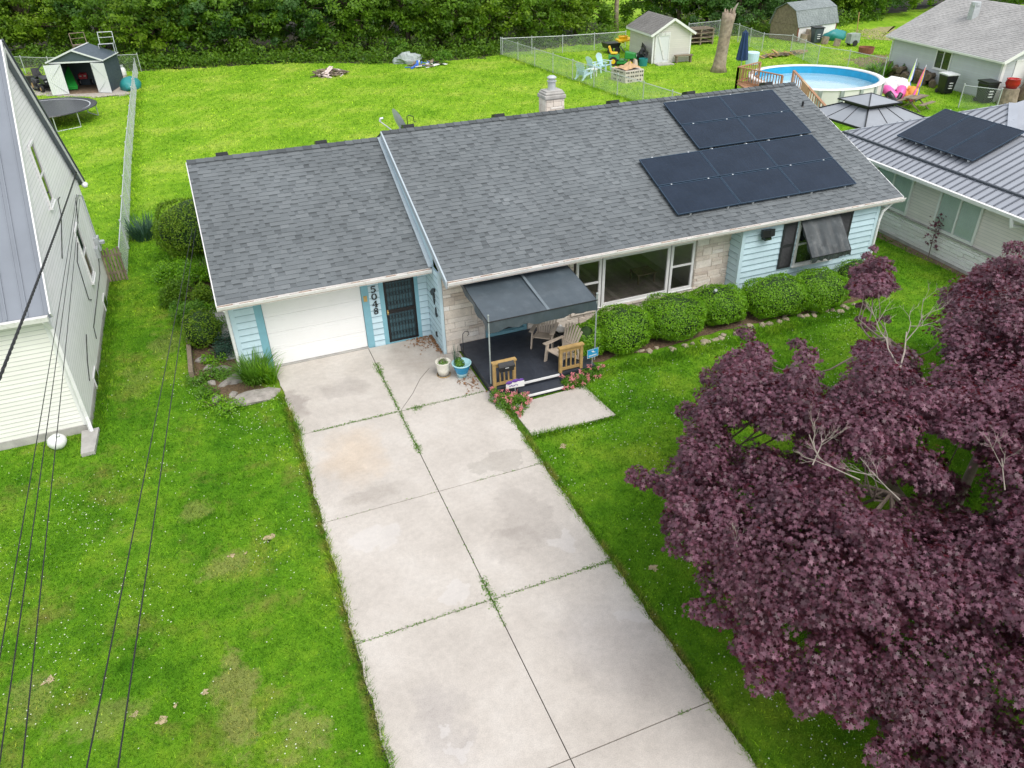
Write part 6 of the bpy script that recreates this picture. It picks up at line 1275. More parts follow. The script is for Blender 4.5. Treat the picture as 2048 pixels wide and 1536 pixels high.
p = at(2012, 209); m = MB(); m.tube([(p.x, p.y, 0), (p.x, p.y, .95)], [.55, .48], 14); tag(m.build('tree_stump', 'snag'), 'cut stump carrying a red pot by the garage corner', 'stump')
m = MB(); m.lathe([(0, 0), (.3, .02), (.42, .3), (.36, .5), (.4, .55), (.33, .55), (.3, .45), (0, .42)], (p.x, p.y, .95), 16); tag(m.build('red_pot', 'red_pot', None, True), 'shiny red pot on top of the cut stump', 'pot')
p = at(2062, 205); lt_ = thing('bare_tree', 'leaning bare tree trunk at the right edge by the garage', 'tree', (p.x, p.y, 0)); m = MB(); m.tube([(p.x-.6, p.y, 0), (p.x+.1, p.y, 1.6), (p.x+.7, p.y, 3.4), (p.x+1.3, p.y, 5.5), (p.x+1.6, p.y+.2, 8)], [.75, .55, .48, .4, .25], 12); m.build('trunk', 'snag', lt_, True)
# gambrel garden shed
b0 = at(1592, 84); b1 = at(1668, 73); bl = at(1557, 63); d = (b1-b0); bw = d.length; rz = atan2(d.y, d.x); BS = thing('gambrel_shed', 'old gambrel roofed garden shed with faded pink board front', 'shed', (b0.x, b0.y, 0), rz); bd = 3.2
prof = [(0, 1.35), (.45, 2.45), (bd/2, 3.0), (bd-.45, 2.45), (bd, 1.35)]
m = MB(); m.bx(.02, bw-.02, .02, bd, 0, 1.35); m.prism([(.02, y, z-.04) for y, z in [(.04, 1.35)]+prof[1:4]+[(bd, 1.35)]], (bw-.04, 0, 0)); m.build('wall', 'greywood', BS, world=False); m = MB(); m.bx(.1, bw-.1, -.01, .019, .02, 1.33); m.build('front_boards', 'pinkwood', BS, world=False)
m = MB(); m.bx(.1, bw*.32, -.03, .018, .05, 1.25); m.bx(bw*.62, bw-.1, -.03, .018, .05, 1.25); m.build('door', 'white', BS, world=False)
m = MB(); m.bx(-.02, .1, -.03, .03, 0, 1.35); m.bx(bw-.1, bw+.02, -.03, .03, 0, 1.35); m.build('trim', 'stain', BS, world=False)
for (ya_, za), (yb2, zb) in ((( -.12, 1.2), (.45, 2.5)), ((.4, 2.48), (bd/2, 3.05)), ((bd-.4, 2.48), (bd/2, 3.05)), ((bd+.12, 1.2), (bd-.45, 2.5))):
    m = MB(); shingle_slope(m, -.15, bw+.15, ya_, za, yb2, zb, .15, seed=3); m.prism([(-.15, ya_, za-.01), (-.15, yb2, zb-.01), (-.15, yb2, zb-.05), (-.15, ya_, za-.05)], (bw+.3, 0, 0)); m.build('roof', 'shingle_b', BS, world=False)
p = at(1668, 80); m = MB(); m.blob((p.x, p.y, .35), (1.1, .6, .5), 14, 8, .12); tag(m.build('wheelbarrow_tub', 'teal', None, True), 'upturned teal wheelbarrow tub beside the garden shed', 'wheelbarrow')
for u, v, r_, lb in ((1605, 86, .35, 'cut log on end in front of the shed corner'), (1618, 84, .5, 'tan cut log block beside the green bin'), (1648, 88, .3, 'small split log right of the green bin'), (1672, 92, .28, 'split log lying before the wheelbarrow tub')):
    p = at(u, v); m = MB(); m.tube([(p.x, p.y, 0), (p.x+.1, p.y, r_*2)], r_, 10); tag(m.build('log_block', 'snag'), lb, 'log')
p = at(1701, 92); t = thing('hand_cart', 'grey two wheeled hand cart with a long pole on the rough lawn', 'cart', (p.x, p.y, 0)); m = MB(); m.bx(p.x-.4, p.x+.6, p.y-.3, p.y+.3, .25, 1.0); m.build('tub', 'tarp', t); m = MB(); m.bar((p.x+.5, p.y, .2), (p.x+.3, p.y+.1, 2.6), .06, .06); m.build('pole', 'wood', t)
for s in (-.33, .33): m = MB(); m.tube([(p.x+.1, p.y+s, .25), (p.x+.1, p.y+s*1.2, .25)], .25, 12); m.build('wheel', 'rubber', t)
p = at(1731, 107); m = MB(); m.lathe([(.55, 0), (.62, .5), (.57, .5), (.5, .02)], (p.x, p.y, 0), 18); tag(m.build('fire_ring', 'stain'), 'rusty metal fire ring on the rough lawn', 'fire ring')
p = at(1597, 104); m = MB(); m.blob((p.x, p.y, .02), (.8, .5, .12), 14, 6, .2); tag(m.build('ash_heap', 'earth'), 'low heap of brown earth on the lawn before the garden shed', 'heap')
pile('brush_pile', 'low straw coloured brush pile along the far pool fence', 1560, 112, 2.2, .5, 20, ('greywood', 'wood'), 9, .3)
# ------------------------------------------------------------------ trees
def ellip(g, n): d = g.normal(0, 1, (n, 3)); return d/np.linalg.norm(d, axis=1, keepdims=True)
def tree_proto(seed, mat, h=8.5, r=3.5, low=.9, nc=150, nl=62, size=.27, name='broadleaf_tree'):
    g = np.random.default_rng(seed); t = thing(name, 'tree', 'tree'); Cs, Ns, Tn = [], [], []; br = MB(); Rr = random.Random(seed)
    m = MB(); pts = [(0, 0, -.1), (.15, .1, 1.5), (-.1, .2, 3.2), (.1, 0, h*.8)]; m.tube(pts, [.26, .2, .16, .05], 8); m.build('trunk', 'bark', t, True, world=False)
    cz = (h+low)/2; rz = (h-low)/2
    for i in range(nc):
        d = ellip(g, 1)[0]; q = g.uniform(.62, 1.0) if i % 4 else g.uniform(.3, .6)
        c = np.array([d[0]*r*q, d[1]*r*q, cz+d[2]*rz*q]); c[:2] *= 1+.25*sin(i*2.1)
        if i % 3 == 0: aa = g.uniform(0, 6.28); c = np.array([r*g.uniform(.75, 1.02)*cos(aa), r*g.uniform(.75, 1.02)*sin(aa), g.uniform(low, 3.6)])
        k = int(nl*g.uniform(.5, 1.4)); cr = g.uniform(.45, .95); dd = ellip(g, k); pts2 = c+dd*np.array([cr, cr, cr*.6])*g.uniform(.3, 1, (k, 1))
        Cs.append(pts2); o = np.tile(d*.7+np.array([0, 0, .7]), (k, 1)); Ns.append(o+dd*.5); Tn.append(np.clip(g.normal(.46, .24)+g.normal(0, .16, k), 0, 1))
        if i % 4 == 0: br.tube([(0, 0, cz*.5+.2*c[2]), (c[0]*.5, c[1]*.5, (cz*.6+c[2])/2), tuple(c)], [.07, .05, .015], 4)
    br.build('branch', 'bark', t, world=False)
    Cs = np.concatenate(Cs); Ns = np.concatenate(Ns)
    npmesh('crown', leaves(Cs, Ns, size, seed=seed, jit=.45), mat, np.concatenate(Tn), t); return t
protos = [tree_proto(101, 'l_tree'), tree_proto(102, 'l_tree2', 8, 3.4, .8), tree_proto(103, 'l_tree3', 9, 3.6, 1.2), tree_proto(104, 'l_tree', 7.5, 3.2, .6, 130)]
used = [0]*4
def plant_tree(kind, x, y, rz, sc, label, grp):
    if not used[kind]: t = protos[kind]; used[kind] = 1; t.location = (x, y, 0); t.rotation_euler = (0, 0, rz)
    else: t = copy_tree(protos[kind]); t.location = (x, y, 0); t.rotation_euler = (0, 0, rz)
    t.scale = (sc, sc, sc*random.uniform(.92, 1.08)); t['label'] = label; t['group'] = grp
tl = [(-40, 128, 0), (10, 124, 1), (75, 118, 1), (135, 108, 0), (200, 104, 2), (262, 122, 0), (318, 128, 1), (372, 122, 0), (428, 118, 2), (492, 116, 0), (556, 112, 3), (622, 110, 2), (690, 112, 0), (752, 108, 3), (815, 106, 0), (880, 100, 1), (942, 102, 0), (1004, 98, 1), (1062, 92, 0), (1120, 82, 1), (1172, 74, 0)]
kn = ('dark green', 'yellow green', 'blue green', 'lower dark')
places = {0: 'at the far left edge behind the metal shed', 3: 'right behind the roof of the small metal shed', 5: 'at the upper end of the long chain fence', 9: 'behind the lawn left of the wood pile', 12: 'straight behind the wood pile', 14: 'straight behind the junk heap', 17: 'behind the corner of the chain fence', 20: 'beside the grassy gap by the white shed'}
for i, (u, v, k) in enumerate(tl):
    p = at(u, v); lb = kn[k]+' tree in the back row, '+(places[i] if i in places else f'{["between the shed and the fence end", "over the mown lawn", "beyond the chain fence"][0 if u < 262 else (1 if u < 1000 else 2)]}')
    plant_tree(k, p.x+random.uniform(-.6, .6), p.y+1.9, random.uniform(0, 6.28), random.uniform(.98, 1.15), lb, 'trees along the back of the yards')
for i in range(13):
    p = at(-20+i*92, 95-i*2.2); plant_tree(i % 4, p.x, p.y+6.5, random.uniform(0, 6.28), random.uniform(1.0, 1.3), 'tall tree mostly hidden behind the front row of the back tree line', 'second row of trees behind the back row')
for i, (u, v, k, s, lb) in enumerate(((1330, 58, 0, .9, 'leafy tree rising behind the white shed roof'), (1385, 62, 2, .95, 'blue green tree behind the right side of the white shed'), (1440, 60, 0, .95, 'dark leafy tree behind the broken trunk'), (1500, 66, 2, .9, 'blue green tree between the broken trunk and the pink shed'), (1548, 62, 2, .85, 'dark blue green tree overhanging the pink garden shed'),
    (1690, 42, 1, .8, 'yellow green tree behind the right end of the pink shed'), (1735, 38, 0, .85, 'dark tree left of the grey garage roof'), (1790, 32, 1, .9, 'bright green tree touching the grey garage roof line'), (1850, 20, 0, .9, 'tree behind the middle of the garage roof'), (1930, 18, 1, .9, 'yellow green tree behind the right half of the garage roof'), (2010, 25, 1, .95, 'yellow green tree at the upper right corner of the garage'), (2080, 45, 0, 1.0, 'tree past the right end of the garage roof'), (1662, 44, 2, .75, 'blue green shrubby tree at the right corner of the pink shed'), (1712, 40, 0, .75, 'dark shrubby tree second right of the pink shed'), (1765, 33, 2, .75, 'blue green shrubby tree just left of the garage roof'), (1620, 40, 0, .9, 'dark tree behind the pink garden shed'), (1570, 36, 0, 1.0, 'tall dark tree left behind the pink garden shed'))):
    p = at(u, v); plant_tree(k, p.x, p.y+(2.4 if u < 1600 else 1.6), random.uniform(0, 6.28), s*1.08, lb, 'trees along the back of the right yards')
# dark leafy floor and brush below the trees
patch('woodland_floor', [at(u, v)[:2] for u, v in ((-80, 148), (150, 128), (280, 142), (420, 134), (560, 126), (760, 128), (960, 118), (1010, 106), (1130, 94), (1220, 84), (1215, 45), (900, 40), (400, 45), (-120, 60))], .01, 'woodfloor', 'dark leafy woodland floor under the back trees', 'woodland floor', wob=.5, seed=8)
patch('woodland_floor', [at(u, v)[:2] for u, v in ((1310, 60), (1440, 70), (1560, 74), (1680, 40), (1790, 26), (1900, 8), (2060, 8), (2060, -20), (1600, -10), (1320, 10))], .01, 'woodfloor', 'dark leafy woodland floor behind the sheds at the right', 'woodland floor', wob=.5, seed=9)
g = np.random.default_rng(31); Cs = []
for i in range(520):
    if i < 400: u = g.uniform(-60, 1225); v = np.interp(u, [-60, 150, 280, 420, 560, 760, 960, 1010, 1130, 1225], [146, 126, 142, 133, 125, 127, 117, 103, 91, 80])-abs(g.normal(0, 12))
    else: u = g.uniform(1310, 1760); v = np.interp(u, [1310, 1440, 1560, 1760], [62, 70, 72, 40])-abs(g.normal(0, 8))
    p = at(u, v); k = 60; d = ellip(g, k); d[:, 2] = abs(d[:, 2]); Cs.append(np.array(p)+d*np.array([.9, .9, g.uniform(.5, 1.9)])*g.uniform(.5, 1, (k, 1)))
Cs = np.concatenate(Cs); tag(npmesh('undergrowth', leaves(Cs, np.array([[0, -.3, 1.]]*len(Cs)), .24, seed=32), 'l_tree', g.uniform(0, .8, len(Cs))), 'leafy undergrowth along the foot of the back trees', 'undergrowth', kind='stuff')
for u, v, h, lb in ((1232, 66, 7, 'slim bare trunk beside the grassy gap in the trees'), (1305, 52, 6, 'slim trunk on the right side of the grassy gap')):
    p = at(u, v); t = thing('slim_tree', lb, 'tree', (p.x, p.y, 0)); m = MB(); m.tube([(p.x, p.y, 0), (p.x-.1, p.y, 2.5), (p.x+.1, p.y, 5), (p.x-.2, p.y, h+2)], [.28, .22, .18, .1], 8); m.build('trunk', 'snag', t, True)
    gg = np.random.default_rng(int(u)); d = ellip(gg, 1800); npmesh('crown', leaves(np.array([0, 0, h+1.5])+d*np.array([2.2, 2.2, 2.2])*gg.uniform(.4, 1, (1800, 1)), d+np.array([0, 0, .5]), .27, seed=3), 'l_tree2', gg.uniform(0, 1, 1800), t)
# ------------------------------------------------------------------ purple maple
SIL = [(2300, 480), (2035, 488), (1985, 520), (1905, 575), (1890, 625), (1905, 660), (1870, 690), (1800, 690), (1740, 655), (1735, 610), (1775, 600), (1790, 545), (1775, 500), (1720, 500), (1695, 560), (1712, 640), (1712, 720), (1705, 755), (1650, 775), (1640, 700), (1600, 665), (1575, 690), (1590, 735), (1530, 690), (1490, 650), (1455, 690), (1440, 725), (1395, 745), (1400, 765), (1455, 785), (1365, 800), (1378, 860), (1345, 885), (1350, 935), (1262, 945), (1290, 985), (1350, 1000), (1318, 1040), (1345, 1085), (1385, 1130), (1430, 1165), (1425, 1190), (1388, 1215), (1440, 1255), (1480, 1275), (1472, 1320), (1500, 1365), (1560, 1385), (1595, 1410), (1625, 1440), (1700, 1425), (1712, 1450), (1790, 1455), (1800, 1475), (1752, 1510), (1760, 1700), (2300, 1700)]
HOLES = [(1860, 735, 45), (1480, 880, 26), (1940, 950, 42), (1745, 990, 40), (1700, 935, 26), (1612, 1308, 24), (2000, 1385, 42), (1880, 900, 26), (1905, 1010, 36), (1990, 1010, 34), (1580, 900, 22), (1560, 730, 26), (1810, 1020, 36), (2030, 1440, 30), (1650, 750, 22), (1830, 870, 20), (1500, 1030, 16), (1780, 1270, 24), (2010, 1260, 20)]
MC = np.array([12.4, -12.2, 1.2]); MR = np.array([8.2, 7.4, 3.7])
MT_ = thing('japanese_maple', 'big purple leaved maple with bare grey twigs in the front lawn', 'tree', (12.4, -12.6, 0))
g = np.random.default_rng(77)
def dome(x, y):
    q = 1-((x-MC[0])/MR[0])**2-((y-MC[1])/MR[1])**2
    return MC[2]+MR[2]*sqrt(max(.02, q))
CK, SK = np.cos(np.arange(10)*.628), np.sin(np.arange(10)*.628)
def fits(c, r):
    """does a leafy lobe of radius r at c stay within the crown's outline and clear of its gaps"""
    u, v = proj(c); pr_ = r*FPX/np.linalg.norm(c-Cv)*.97
    if u > 2420 or v > 1800: return False
    uu, vv = u+pr_*CK, np.minimum(v+pr_*SK, 1690); m_ = uu < 2060
    if m_.any() and not inpoly(uu[m_], vv[m_], SIL).all(): return False
    for hx, hy, hr in HOLES:
        if (u-hx)**2+(v-hy)**2 < (hr*.75+pr_*.8)**2: return False
    return True
lobes = []
for r, tries, sp in ((1.15, 900, .74), (.85, 2200, .68), (.62, 4500, .62), (.45, 6000, .56), (.32, 8000, .52), (.23, 5000, .6)):
    for _ in range(tries):
        an = g.uniform(0, 2*pi); q = sqrt(g.uniform(0, 1))*1.02; x, y = MC[0]+MR[0]*q*cos(an), MC[1]+MR[1]*q*sin(an)
        z = dome(x, y)-r*.75+.4*sin(x*1.5+.6)*sin(y*1.4)-abs(g.normal(0, .42)); 
        if z < .7: continue
        c = np.array([x, y, z])
        if lobes and (np.linalg.norm((c-np.array([p for p, _ in lobes]))*np.array([1, 1, .7]), axis=1) < sp*(r+np.array([q_ for _, q_ in lobes]))).any(): continue
        if r > .3:
            u_, v_ = proj(c)
            if u_ < 1840 and v_ < 705: continue
        if fits(c, r): lobes.append((c, r))
for _ in range(6000):    # a lower tier that closes the view between the upper lobes
    an = g.uniform(0, 2*pi); q = sqrt(g.uniform(0, 1)); x, y = MC[0]+MR[0]*.95*q*cos(an), MC[1]+MR[1]*.95*q*sin(an); r = g.uniform(.35, .75); c = np.array([x, y, max(1.0, dome(x, y)-g.uniform(1.5, 2.3))])
    if (np.linalg.norm(c-np.array([p for p, _ in lobes]), axis=1) < .55*(r+np.array([q_ for _, q_ in lobes]))).any(): continue
    if fits(c, r): lobes.append((c, r))
for (u, v, z) in ((1275, 955, 2.6), (1300, 962, 2.7), (1345, 1060, 2.4), (1372, 825, 2.6), (1420, 755, 2.4), (1490, 668, 2.2), (1512, 695, 2.4), (1595, 690, 2.3), (1735, 515, 2.6), (1765, 520, 2.6), (1730, 560, 2.5), (1765, 560, 2.5), (1710, 590, 2.4), (1720, 640, 2.4), (1725, 690, 2.4), (1400, 1222, 2.4), (1440, 1235, 2.5), (1495, 1300, 2.3), (1525, 1360, 2.3), (1605, 1400, 2.2), (1690, 1415, 2.2), (1800, 1468, 2.2), (1775, 1510, 2.0), (1430, 1165, 2.5), (1370, 1095, 2.6), (1930, 575, 3.2), (1990, 530, 3.4), (2030, 500, 3.5), (1905, 605, 3.0)):
    lobes.append((np.array(P(u, v, z)), g.uniform(.2, .3) if not (u > 1680 and u < 1780 and v < 700) else g.uniform(.12, .19)))
for (u, v, z, r) in ((1325, 972, 2.7, .26), (1352, 985, 2.7, .28), (1378, 990, 2.8, .3), (1395, 880, 2.7, .28), (1400, 925, 2.8, .3), (1375, 955, 2.7, .22), (1420, 800, 2.5, .26), (1450, 740, 2.4, .24), (1345, 1040, 2.6, .2), (1880, 985, 2.6, .42), (1830, 1040, 2.9, .4), (1925, 1050, 2.4, .35), (1980, 1070, 2.5, .4), (1860, 930, 2.8, .3), (1722, 612, 2.3, .13), (1735, 655, 2.4, .2), (1760, 700, 2.5, .3), (1708, 545, 2.4, .13), (1782, 538, 2.5, .12), (1790, 575, 2.5, .14), (1750, 590, 2.4, .15), (1700, 575, 2.4, .12), (1770, 640, 2.4, .14), (1715, 705, 2.4, .18), (1748, 498, 2.6, .12)):
    lobes.append((np.array(P(u, v, z)), r))
Cs, Ns, Sz, Tl = [], [], [], []
for c, r in lobes:
    k = int(2600*r*r+50); d = ellip(g, k); d[:, 2] = np.where(d[:, 2] < -.15, -d[:, 2]*.6, d[:, 2]); ph = g.uniform(0, 6.28, 4)
    az = np.arctan2(d[:, 1], d[:, 0]); bumpy = 1+.16*np.sin(3*az+ph[0]+3*d[:, 2])+.12*np.sin(6*az+ph[1])*np.sin(7*d[:, 2]+ph[2])
    sh = np.where(g.random(k) < .8, g.uniform(.86, 1.06, k), g.uniform(.45, .86, k))
    Cs.append(c+d*np.array([r, r, r*.78])*(bumpy*sh)[:, None]); Ns.append(d*np.array([.7, .7, .5])+np.array([0, 0, .75])); Tl.append(np.clip(g.normal(.48, .1)+g.normal(0, .25, k), 0, 1)); Sz.append(g.uniform(.055, .115, k)*(.9 if r > .4 else 1))
Cs = np.concatenate(Cs); Ns = np.concatenate(Ns); Sz = np.concatenate(Sz); o = np.array([12.4, -12.6, 0])
npmesh('foliage', leaves(Cs, Ns, Sz, MAPLE, .42, seed=9)-o, 'l_maple', np.concatenate(Tl), MT_)
pads = [(c-np.array([0, 0, r*.5]), None) for c, r in lobes]
print('maple lobes', len(lobes), 'leaves', len(Cs))
m = MB(); base = Vector((12.4, -12.6, 0)); forks = []
for k in range(6):
    a = k*1.05+.3; p1 = base+Vector((.5*cos(a), .5*sin(a), .6)); p2 = base+Vector((1.7*cos(a+.15), 1.6*sin(a+.15), 2.0)); p3 = base+Vector((3.2*cos(a), 3.0*sin(a), 3.1))
    m.tube([tuple(base+Vector((.1*cos(a), .1*sin(a), -.05))), tuple(p1), tuple(p2), tuple(p3)], [.15, .11, .075, .04], 8); forks += [p2, p3]
m.build('trunk', 'plum', MT_, True)
m = MB(); Rr = random.Random(5)
for i, (c, d) in enumerate(pads):
    if i % 5: continue
    c = Vector(c); f = min(forks, key=lambda q: (q-c).length)
    if (f-c).length > 3.0: continue
    lat = Vector((-(c-f).y, (c-f).x, 0))*Rr.uniform(-.25, .25); pts_ = [f.lerp(c-Vector((0, 0, .1)), t)+lat*sin(pi*t)+Vector((Rr.uniform(-.1, .1), Rr.uniform(-.1, .1), -.35*sin(pi*t)+Rr.uniform(-.06, .06)))*(1 if 0 < t < 1 else 0) for t in (0, .2, .4, .6, .8, 1)]
    m.tube([tuple(p) for p in pts_], [.028, .024, .019, .014, .01, .006], 5)
for ua, va, ub, vb in ((1790, 745, 1735, 655), (1735, 655, 1745, 590), (1745, 590, 1750, 520), (1740, 620, 1700, 570), (1745, 600, 1785, 560)):
    m.tube([P(ua, va, 2.3), P((ua+ub)/2+4, (va+vb)/2, 2.3), P(ub, vb, 2.35)], [.02, .016, .01], 5)
m.build('branch', 'plum', MT_)
def twig(m, p, d, L_, r, dep):
    q = p+d*L_; md = p.lerp(q, .5)+Vector((Rr.uniform(-1, 1), Rr.uniform(-1, 1), Rr.uniform(-.5, .5)))*L_*.1
    m.tube([tuple(p), tuple(md), tuple(q)], [r, r*.85, r*.6], 5)
    if dep:
        for k in range(Rr.choice((2, 2, 3))):
            e = (d+Vector((Rr.uniform(-1, 1), Rr.uniform(-1, 1), Rr.uniform(-.5, .8)))*.75).normalized(); twig(m, md.lerp(q, Rr.uniform(0, 1)), e, L_*Rr.uniform(.55, .8), r*.6, dep-1)
for u, v, z, u2, v2, dz, L_, r in ((1795, 730, 2.9, 1745, 610, .5, .8, .03), (1800, 735, 2.9, 1830, 570, .8, 1.0, .03), (1640, 920, 3.6, 1610, 850, .5, .6, .02), (1625, 930, 3.6, 1660, 850, .3, .55, .02), (1720, 960, 3.4, 1590, 900, .2, .7, .02), (1800, 1000, 3.2, 1680, 880, .2, .7, .022), (2010, 980, 3.2, 2000, 880, .5, .6, .018), (1480, 1110, 3.2, 1470, 1080, .1, .3, .012)):
    for _ in range(12): pz_ = P(u, v, z); z = .5*z+.5*(dome(pz_[0], pz_[1])-.05)
    p = Vector(P(u, v, z)); q = Vector(P(u2, v2, z+dz)); m = MB(); twig(m, p, (q-p).normalized(), L_*.72, r*.5, 4); m.build('dead_twig', 'twig', MT_)
# one young maple shoot by the right house
p = at(1856, 517); t = thing('maple_shoot', 'thin purple maple shoot against the white stone base', 'sapling', (p.x, p.y, 0)); m = MB(); m.tube([(0, 0, 0), (-.05, 0, .7), (.03, 0, 1.4)], [.02, .015, .008], 5); m.build('stem', 'plum', t, world=False)
d = np.concatenate([np.array([dx, 0, z])+g.normal(0, .1, (14, 3)) for dx, z in ((-.2, 1.35), (.1, 1.45), (.2, 1.0), (-.15, .9), (0, .6), (.1, 1.2))]); npmesh('foliage', leaves(d, np.array([[0, -.3, 1.]]*len(d)), .13, MAPLE, .5, seed=10), 'l_maple', g.uniform(0, 1, len(d)), t)
# ------------------------------------------------------------------ grass and clover
g = np.random.default_rng(55)
KEEP_OUT = [[(.93, -30), (6.13, -30), (6.13, -3.6), (5.95, -3.6), (5.95, -1.3), (5.56, -1.3), (5.56, 0), (0, 0), (.78, -.1), (.78, -1.5), (.98, -3.7)], [(6.32, -6.03), (8.6, -6.06), (8.5, -4.5), (6.28, -4.55)], [(0, 0), (5.5, 0), (5.5, -1.3), (6.02, -1.3), (6.02, -4.05), (9.1, -4.05), (9.1, -1.3), (15.3, -1.3), (15.3, -1.9), (20.7, -1.9), (20.7, 9), (0, 9)], [(-20, -1.3), (-3.88, -1.3), (-3.88, 8.9), (-20, 8.9)], [(24.0, 5), (36, 5), (36, -20), (22.6, -20)],
    [(9.1, -1.3), (9.1, -3.6), (11.4, -3.75), (14.2, -3.5), (17.6, -3.8), (19.2, -3.5), (20.3, -1.9)], [(-1.25, 9), (-.05, 9), (-.05, -.4), (.3, -1.4), (-.5, -1.3), (-1.25, .3)], [(p_.x, p_.y) for p_ in (at(40, 175), at(120, 160), at(250, 150), at(262, 188), at(190, 194), at(110, 190))]]
def scatter(n, box, dens):
    x = g.uniform(box[0], box[1], n); y = g.uniform(box[2], box[3], n); ok = np.ones(n, bool)
    for pl in KEEP_OUT: ok &= ~inpoly(x, y, pl)
    v = np.stack([x, y, np.zeros(n)], 1)-Cv; z = v @ Fv; uu = 1024+FPX*(v @ Rv)/z; vv = 768-FPX*(v @ Uv)/z
    ok &= (uu > -260) & (uu < 2310) & (vv < 1800) & (vv > -60)
    dist = np.linalg.norm(v, axis=1); ok &= g.random(n) < dens(dist); return x[ok], y[ok], dist[ok]
def grassmesh(name, label, x, y, dist, hs, seed):
    n = len(x); a = g.uniform(0, 2*pi, n); lean = g.normal(0, .55, (n, 2)); h = hs*g.uniform(.5, 1.35, n)*(1+.35*np.sin(x*1.7+1.3*np.sin(y))*np.sin(y*1.3)); w = .0065*np.maximum(1, dist/13)*g.uniform(.7, 1.4, n)
    V = np.zeros((n, 3, 3)); V[:, 0] = np.stack([x-w*np.cos(a), y-w*np.sin(a), np.zeros(n)], 1); V[:, 1] = np.stack([x+w*np.cos(a), y+w*np.sin(a), np.zeros(n)], 1)
    V[:, 2] = np.stack([x+lean[:, 0]*h, y+lean[:, 1]*h, h], 1)
    tag(npmesh(name, V, 'blade', np.clip(g.normal(.45, .25, n), 0, 1)), label, 'grass', kind='stuff')
x, y, ds = scatter(1500000, (-14, 30, -20, 12), lambda d: np.clip((15/d)**1.5, 0, 1)); grassmesh('lawn_grass', 'short green grass of the lawns round the blue house', x, y, ds, .05, 1)
x, y, ds = scatter(650000, (-22, 62, 9, 62), lambda d: np.clip((32/d)**1.5, 0, 1)); grassmesh('meadow_grass', 'mown yellow green grass of the back lawns', x, y, ds*1.0, .075, 2)
# ragged long grass along edges
ex = []
def edge(a, b, n, w): t = g.uniform(0, 1, n); ex.append(np.stack([a[0]+(b[0]-a[0])*t+g.normal(0, w, n), a[1]+(b[1]-a[1])*t+g.normal(0, w, n)], 1))
edge((.93, -3.7), (.95, -20), 9000, .045); edge((6.14, -6), (6.14, -20), 9000, .045); edge((.78, -1.6), (.98, -3.7), 1600, .06); edge((6.3, -6.08), (8.65, -6.1), 1500, .05); edge((8.6, -6.0), (8.5, -4.5), 900, .05); edge((-3.5, 51), (-3.4, 9), 14000, .22); edge((25.5, 45), (27.5, 12), 8000, .15); edge((-3.8, -1.3), (-3.8, 8.5), 6000, .12); edge((23.6, -6), (23.9, 3), 1500, .08); edge((9.3, -4.1), (19, -4.1), 5000, .15)
e = np.concatenate(ex); ok = np.ones(len(e), bool)
for pl in KEEP_OUT[2:5]: ok &= ~inpoly(e[:, 0], e[:, 1], pl)
e = e[ok]; grassmesh('edge_grass', 'ragged longer grass along the driveway, fences and walls', e[:, 0], e[:, 1], np.linalg.norm(np.concatenate([e, np.zeros((len(e), 1))], 1)-Cv, axis=1), .1, 3)
# clover heads, plus broad clover leaves in patches
x, y, ds = scatter(330000, (-12, 20, -19, 3), lambda d: .9*np.ones_like(d))
nz = np.sin(x*.9+1.7*np.sin(y*.5))*np.sin(y*.8+1.1*np.sin(x*.6))+.45*np.sin(x*2.9+y*1.3)
right = np.where((x > 6) & (x < 11), .5, 0)+np.where((x > -.6) & (x < 1), .45, 0)+np.where((x < -3) & (y < -2), .2, 0)
ok = g.random(len(x)) < np.clip((nz*.6+right-.02)*.085, .005, 1); x, y = x[ok], y[ok]; n = len(x); s = g.uniform(.007, .016, n); zc = g.uniform(.04, .085, n)
oc = np.array([(1, 0, 0), (0, 1, 0), (-1, 0, 0), (0, -1, 0), (0, 0, 1.1), (0, 0, -1)]); F8 = [(0, 1, 4), (1, 2, 4), (2, 3, 4), (3, 0, 4), (1, 0, 5), (2, 1, 5), (3, 2, 5), (0, 3, 5)]
base_ = np.stack([x, y, zc], 1)[:, None, :]+s[:, None, None]*oc[None]; tri = np.concatenate([base_[:, list(f), :] for f in F8]); tag(npmesh('clover_flowers', tri, 'clover', np.full(len(tri), .5)), 'tiny white clover heads dotted over the front lawn', 'clover', kind='stuff')
x, y, ds = scatter(420000, (-12, 22, -19, 8), lambda d: np.clip((16/d)**1.4, 0, 1)); nz = np.sin(x*.8+2*np.sin(y*.45)+.5)*np.sin(y*.7+1.4*np.sin(x*.5))+.5*np.sin(x*2.3-y*1.9)
ok = g.random(len(x)) < np.clip(nz*.5+.12, 0, 1); x, y = x[ok], y[ok]; n = len(x)
tag(npmesh('clover_leaves', leaves(np.stack([x, y, g.uniform(.02, .06, n)], 1), np.array([[0, 0, 1.]]*n), .032, seed=12, jit=.45), 'l_clover', g.uniform(0, 1, n)), 'patches of low clover and weed leaves in the lawn', 'clover leaves', kind='stuff')
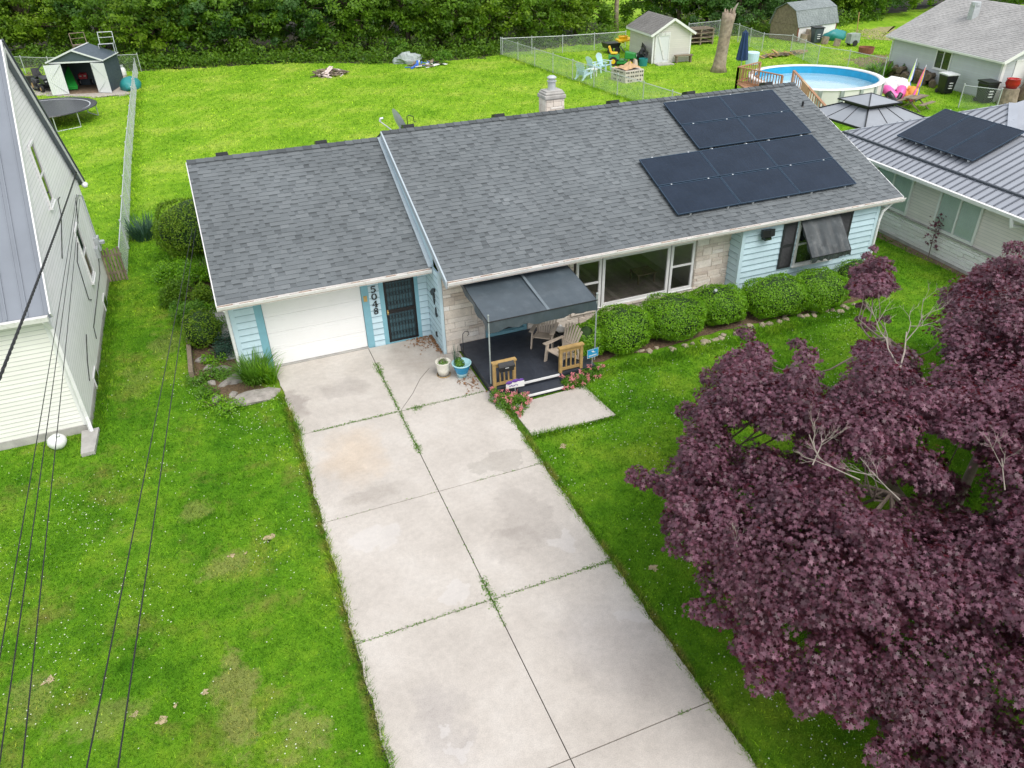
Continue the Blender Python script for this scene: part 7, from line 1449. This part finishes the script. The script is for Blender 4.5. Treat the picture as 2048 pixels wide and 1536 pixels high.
# ------------------------------------------------------------------ overhead lines
def cable(label, a, b, r, sag, grp=None, ext=.5, nm='power_cable', twist=False):
    a, b = Vector(a), Vector(b); b = b+(b-a)*ext; k = 40; pts = [a.lerp(b, i/k)-Vector((0, 0, sag*4*(i/k)*(1-i/k))) for i in range(k+1)]; m = MB()
    if twist:
        d = (b-a).normalized(); s1 = d.orthogonal().normalized(); s2 = d.cross(s1); K2 = 260
        for ph in (0, 2.1, 4.2):
            q = []
            for i in range(K2+1): t = i/K2; c = a.lerp(b, t)-Vector((0, 0, sag*4*t*(1-t))); an = t*(b-a).length*9+ph; q.append(tuple(c+(s1*cos(an)+s2*sin(an))*r*.9))
            m.tube(q, r*.8, 5)
    else: m.tube([tuple(p) for p in pts], r, 6)
    tag(m.build(nm, 'cable'), label, 'cable', grp)
cable('thick twisted black service cable in front of the white gable', (-3.78, 9.0, 3.9), P(0, 725, 6.2), .015, .12, twist=True)
cable('thin black line over the left lawn, farthest left of the three', (-3.82, 7.55, 3.5), P(0, 1262, 5.0), .0075, .1); cable('thin black line over the left lawn, middle of the three', (-3.8, 7.6, 3.45), P(0, 1455, 5.0), .0075, .1); cable('thinnest black line over the left lawn, right of the three', (-3.8, 7.65, 3.3), P(35, 1536, 5.0), .0075, .1)
cable('black line from the garage eave over the lawn, left of the pair', (-.6, 5.6, 2.5), P(168, 1536, 6), .0072, .05); cable('black line from the garage eave over the lawn, right of the pair', (-.5, 5.6, 2.5), P(231, 1536, 6), .0072, .05)
# ------------------------------------------------------------------ light
w = bpy.data.worlds.new('World'); scene.world = w; w.use_nodes = True; nt = w.node_tree; bg = nt.nodes['Background']
SUN_EL, SUN_AZ = radians(55), radians(165)     # azimuth clockwise from +y: sun stands front left
sky = nt.nodes.new('ShaderNodeTexSky'); sky.sky_type = 'NISHITA'; sky.sun_disc = False; sky.sun_elevation = SUN_EL; sky.sun_rotation = SUN_AZ; sky.air_density = 1.0; sky.dust_density = 3.0; sky.ozone_density = 1.0
hs_ = nt.nodes.new('ShaderNodeHueSaturation'); hs_.inputs['Saturation'].default_value = .45; nt.links.new(sky.outputs[0], hs_.inputs['Color']); cl_ = nt.nodes.new('ShaderNodeMix'); cl_.data_type = 'RGBA'; cl_.inputs[0].default_value = .5; cl_.inputs[7].default_value = (4.6, 4.75, 4.9, 1); nt.links.new(hs_.outputs[0], cl_.inputs[6]); nt.links.new(cl_.outputs[2], bg.inputs['Color']); bg.inputs['Strength'].default_value = .15
sd_ = bpy.data.lights.new('sun', 'SUN'); sd_.energy = 1.15; sd_.angle = radians(38); sd_.color = (1, .965, .91); so = bpy.data.objects.new('sun', sd_); col.objects.link(so)
dirv = Vector((sin(SUN_AZ)*cos(SUN_EL), cos(SUN_AZ)*cos(SUN_EL), sin(SUN_EL))); so.rotation_euler = dirv.to_track_quat('Z', 'Y').to_euler(); so.location = (0, -10, 40)
scene.view_settings.view_transform = 'Standard'; scene.view_settings.look = 'None'; scene.view_settings.gamma = 1; scene.view_settings.exposure = .78
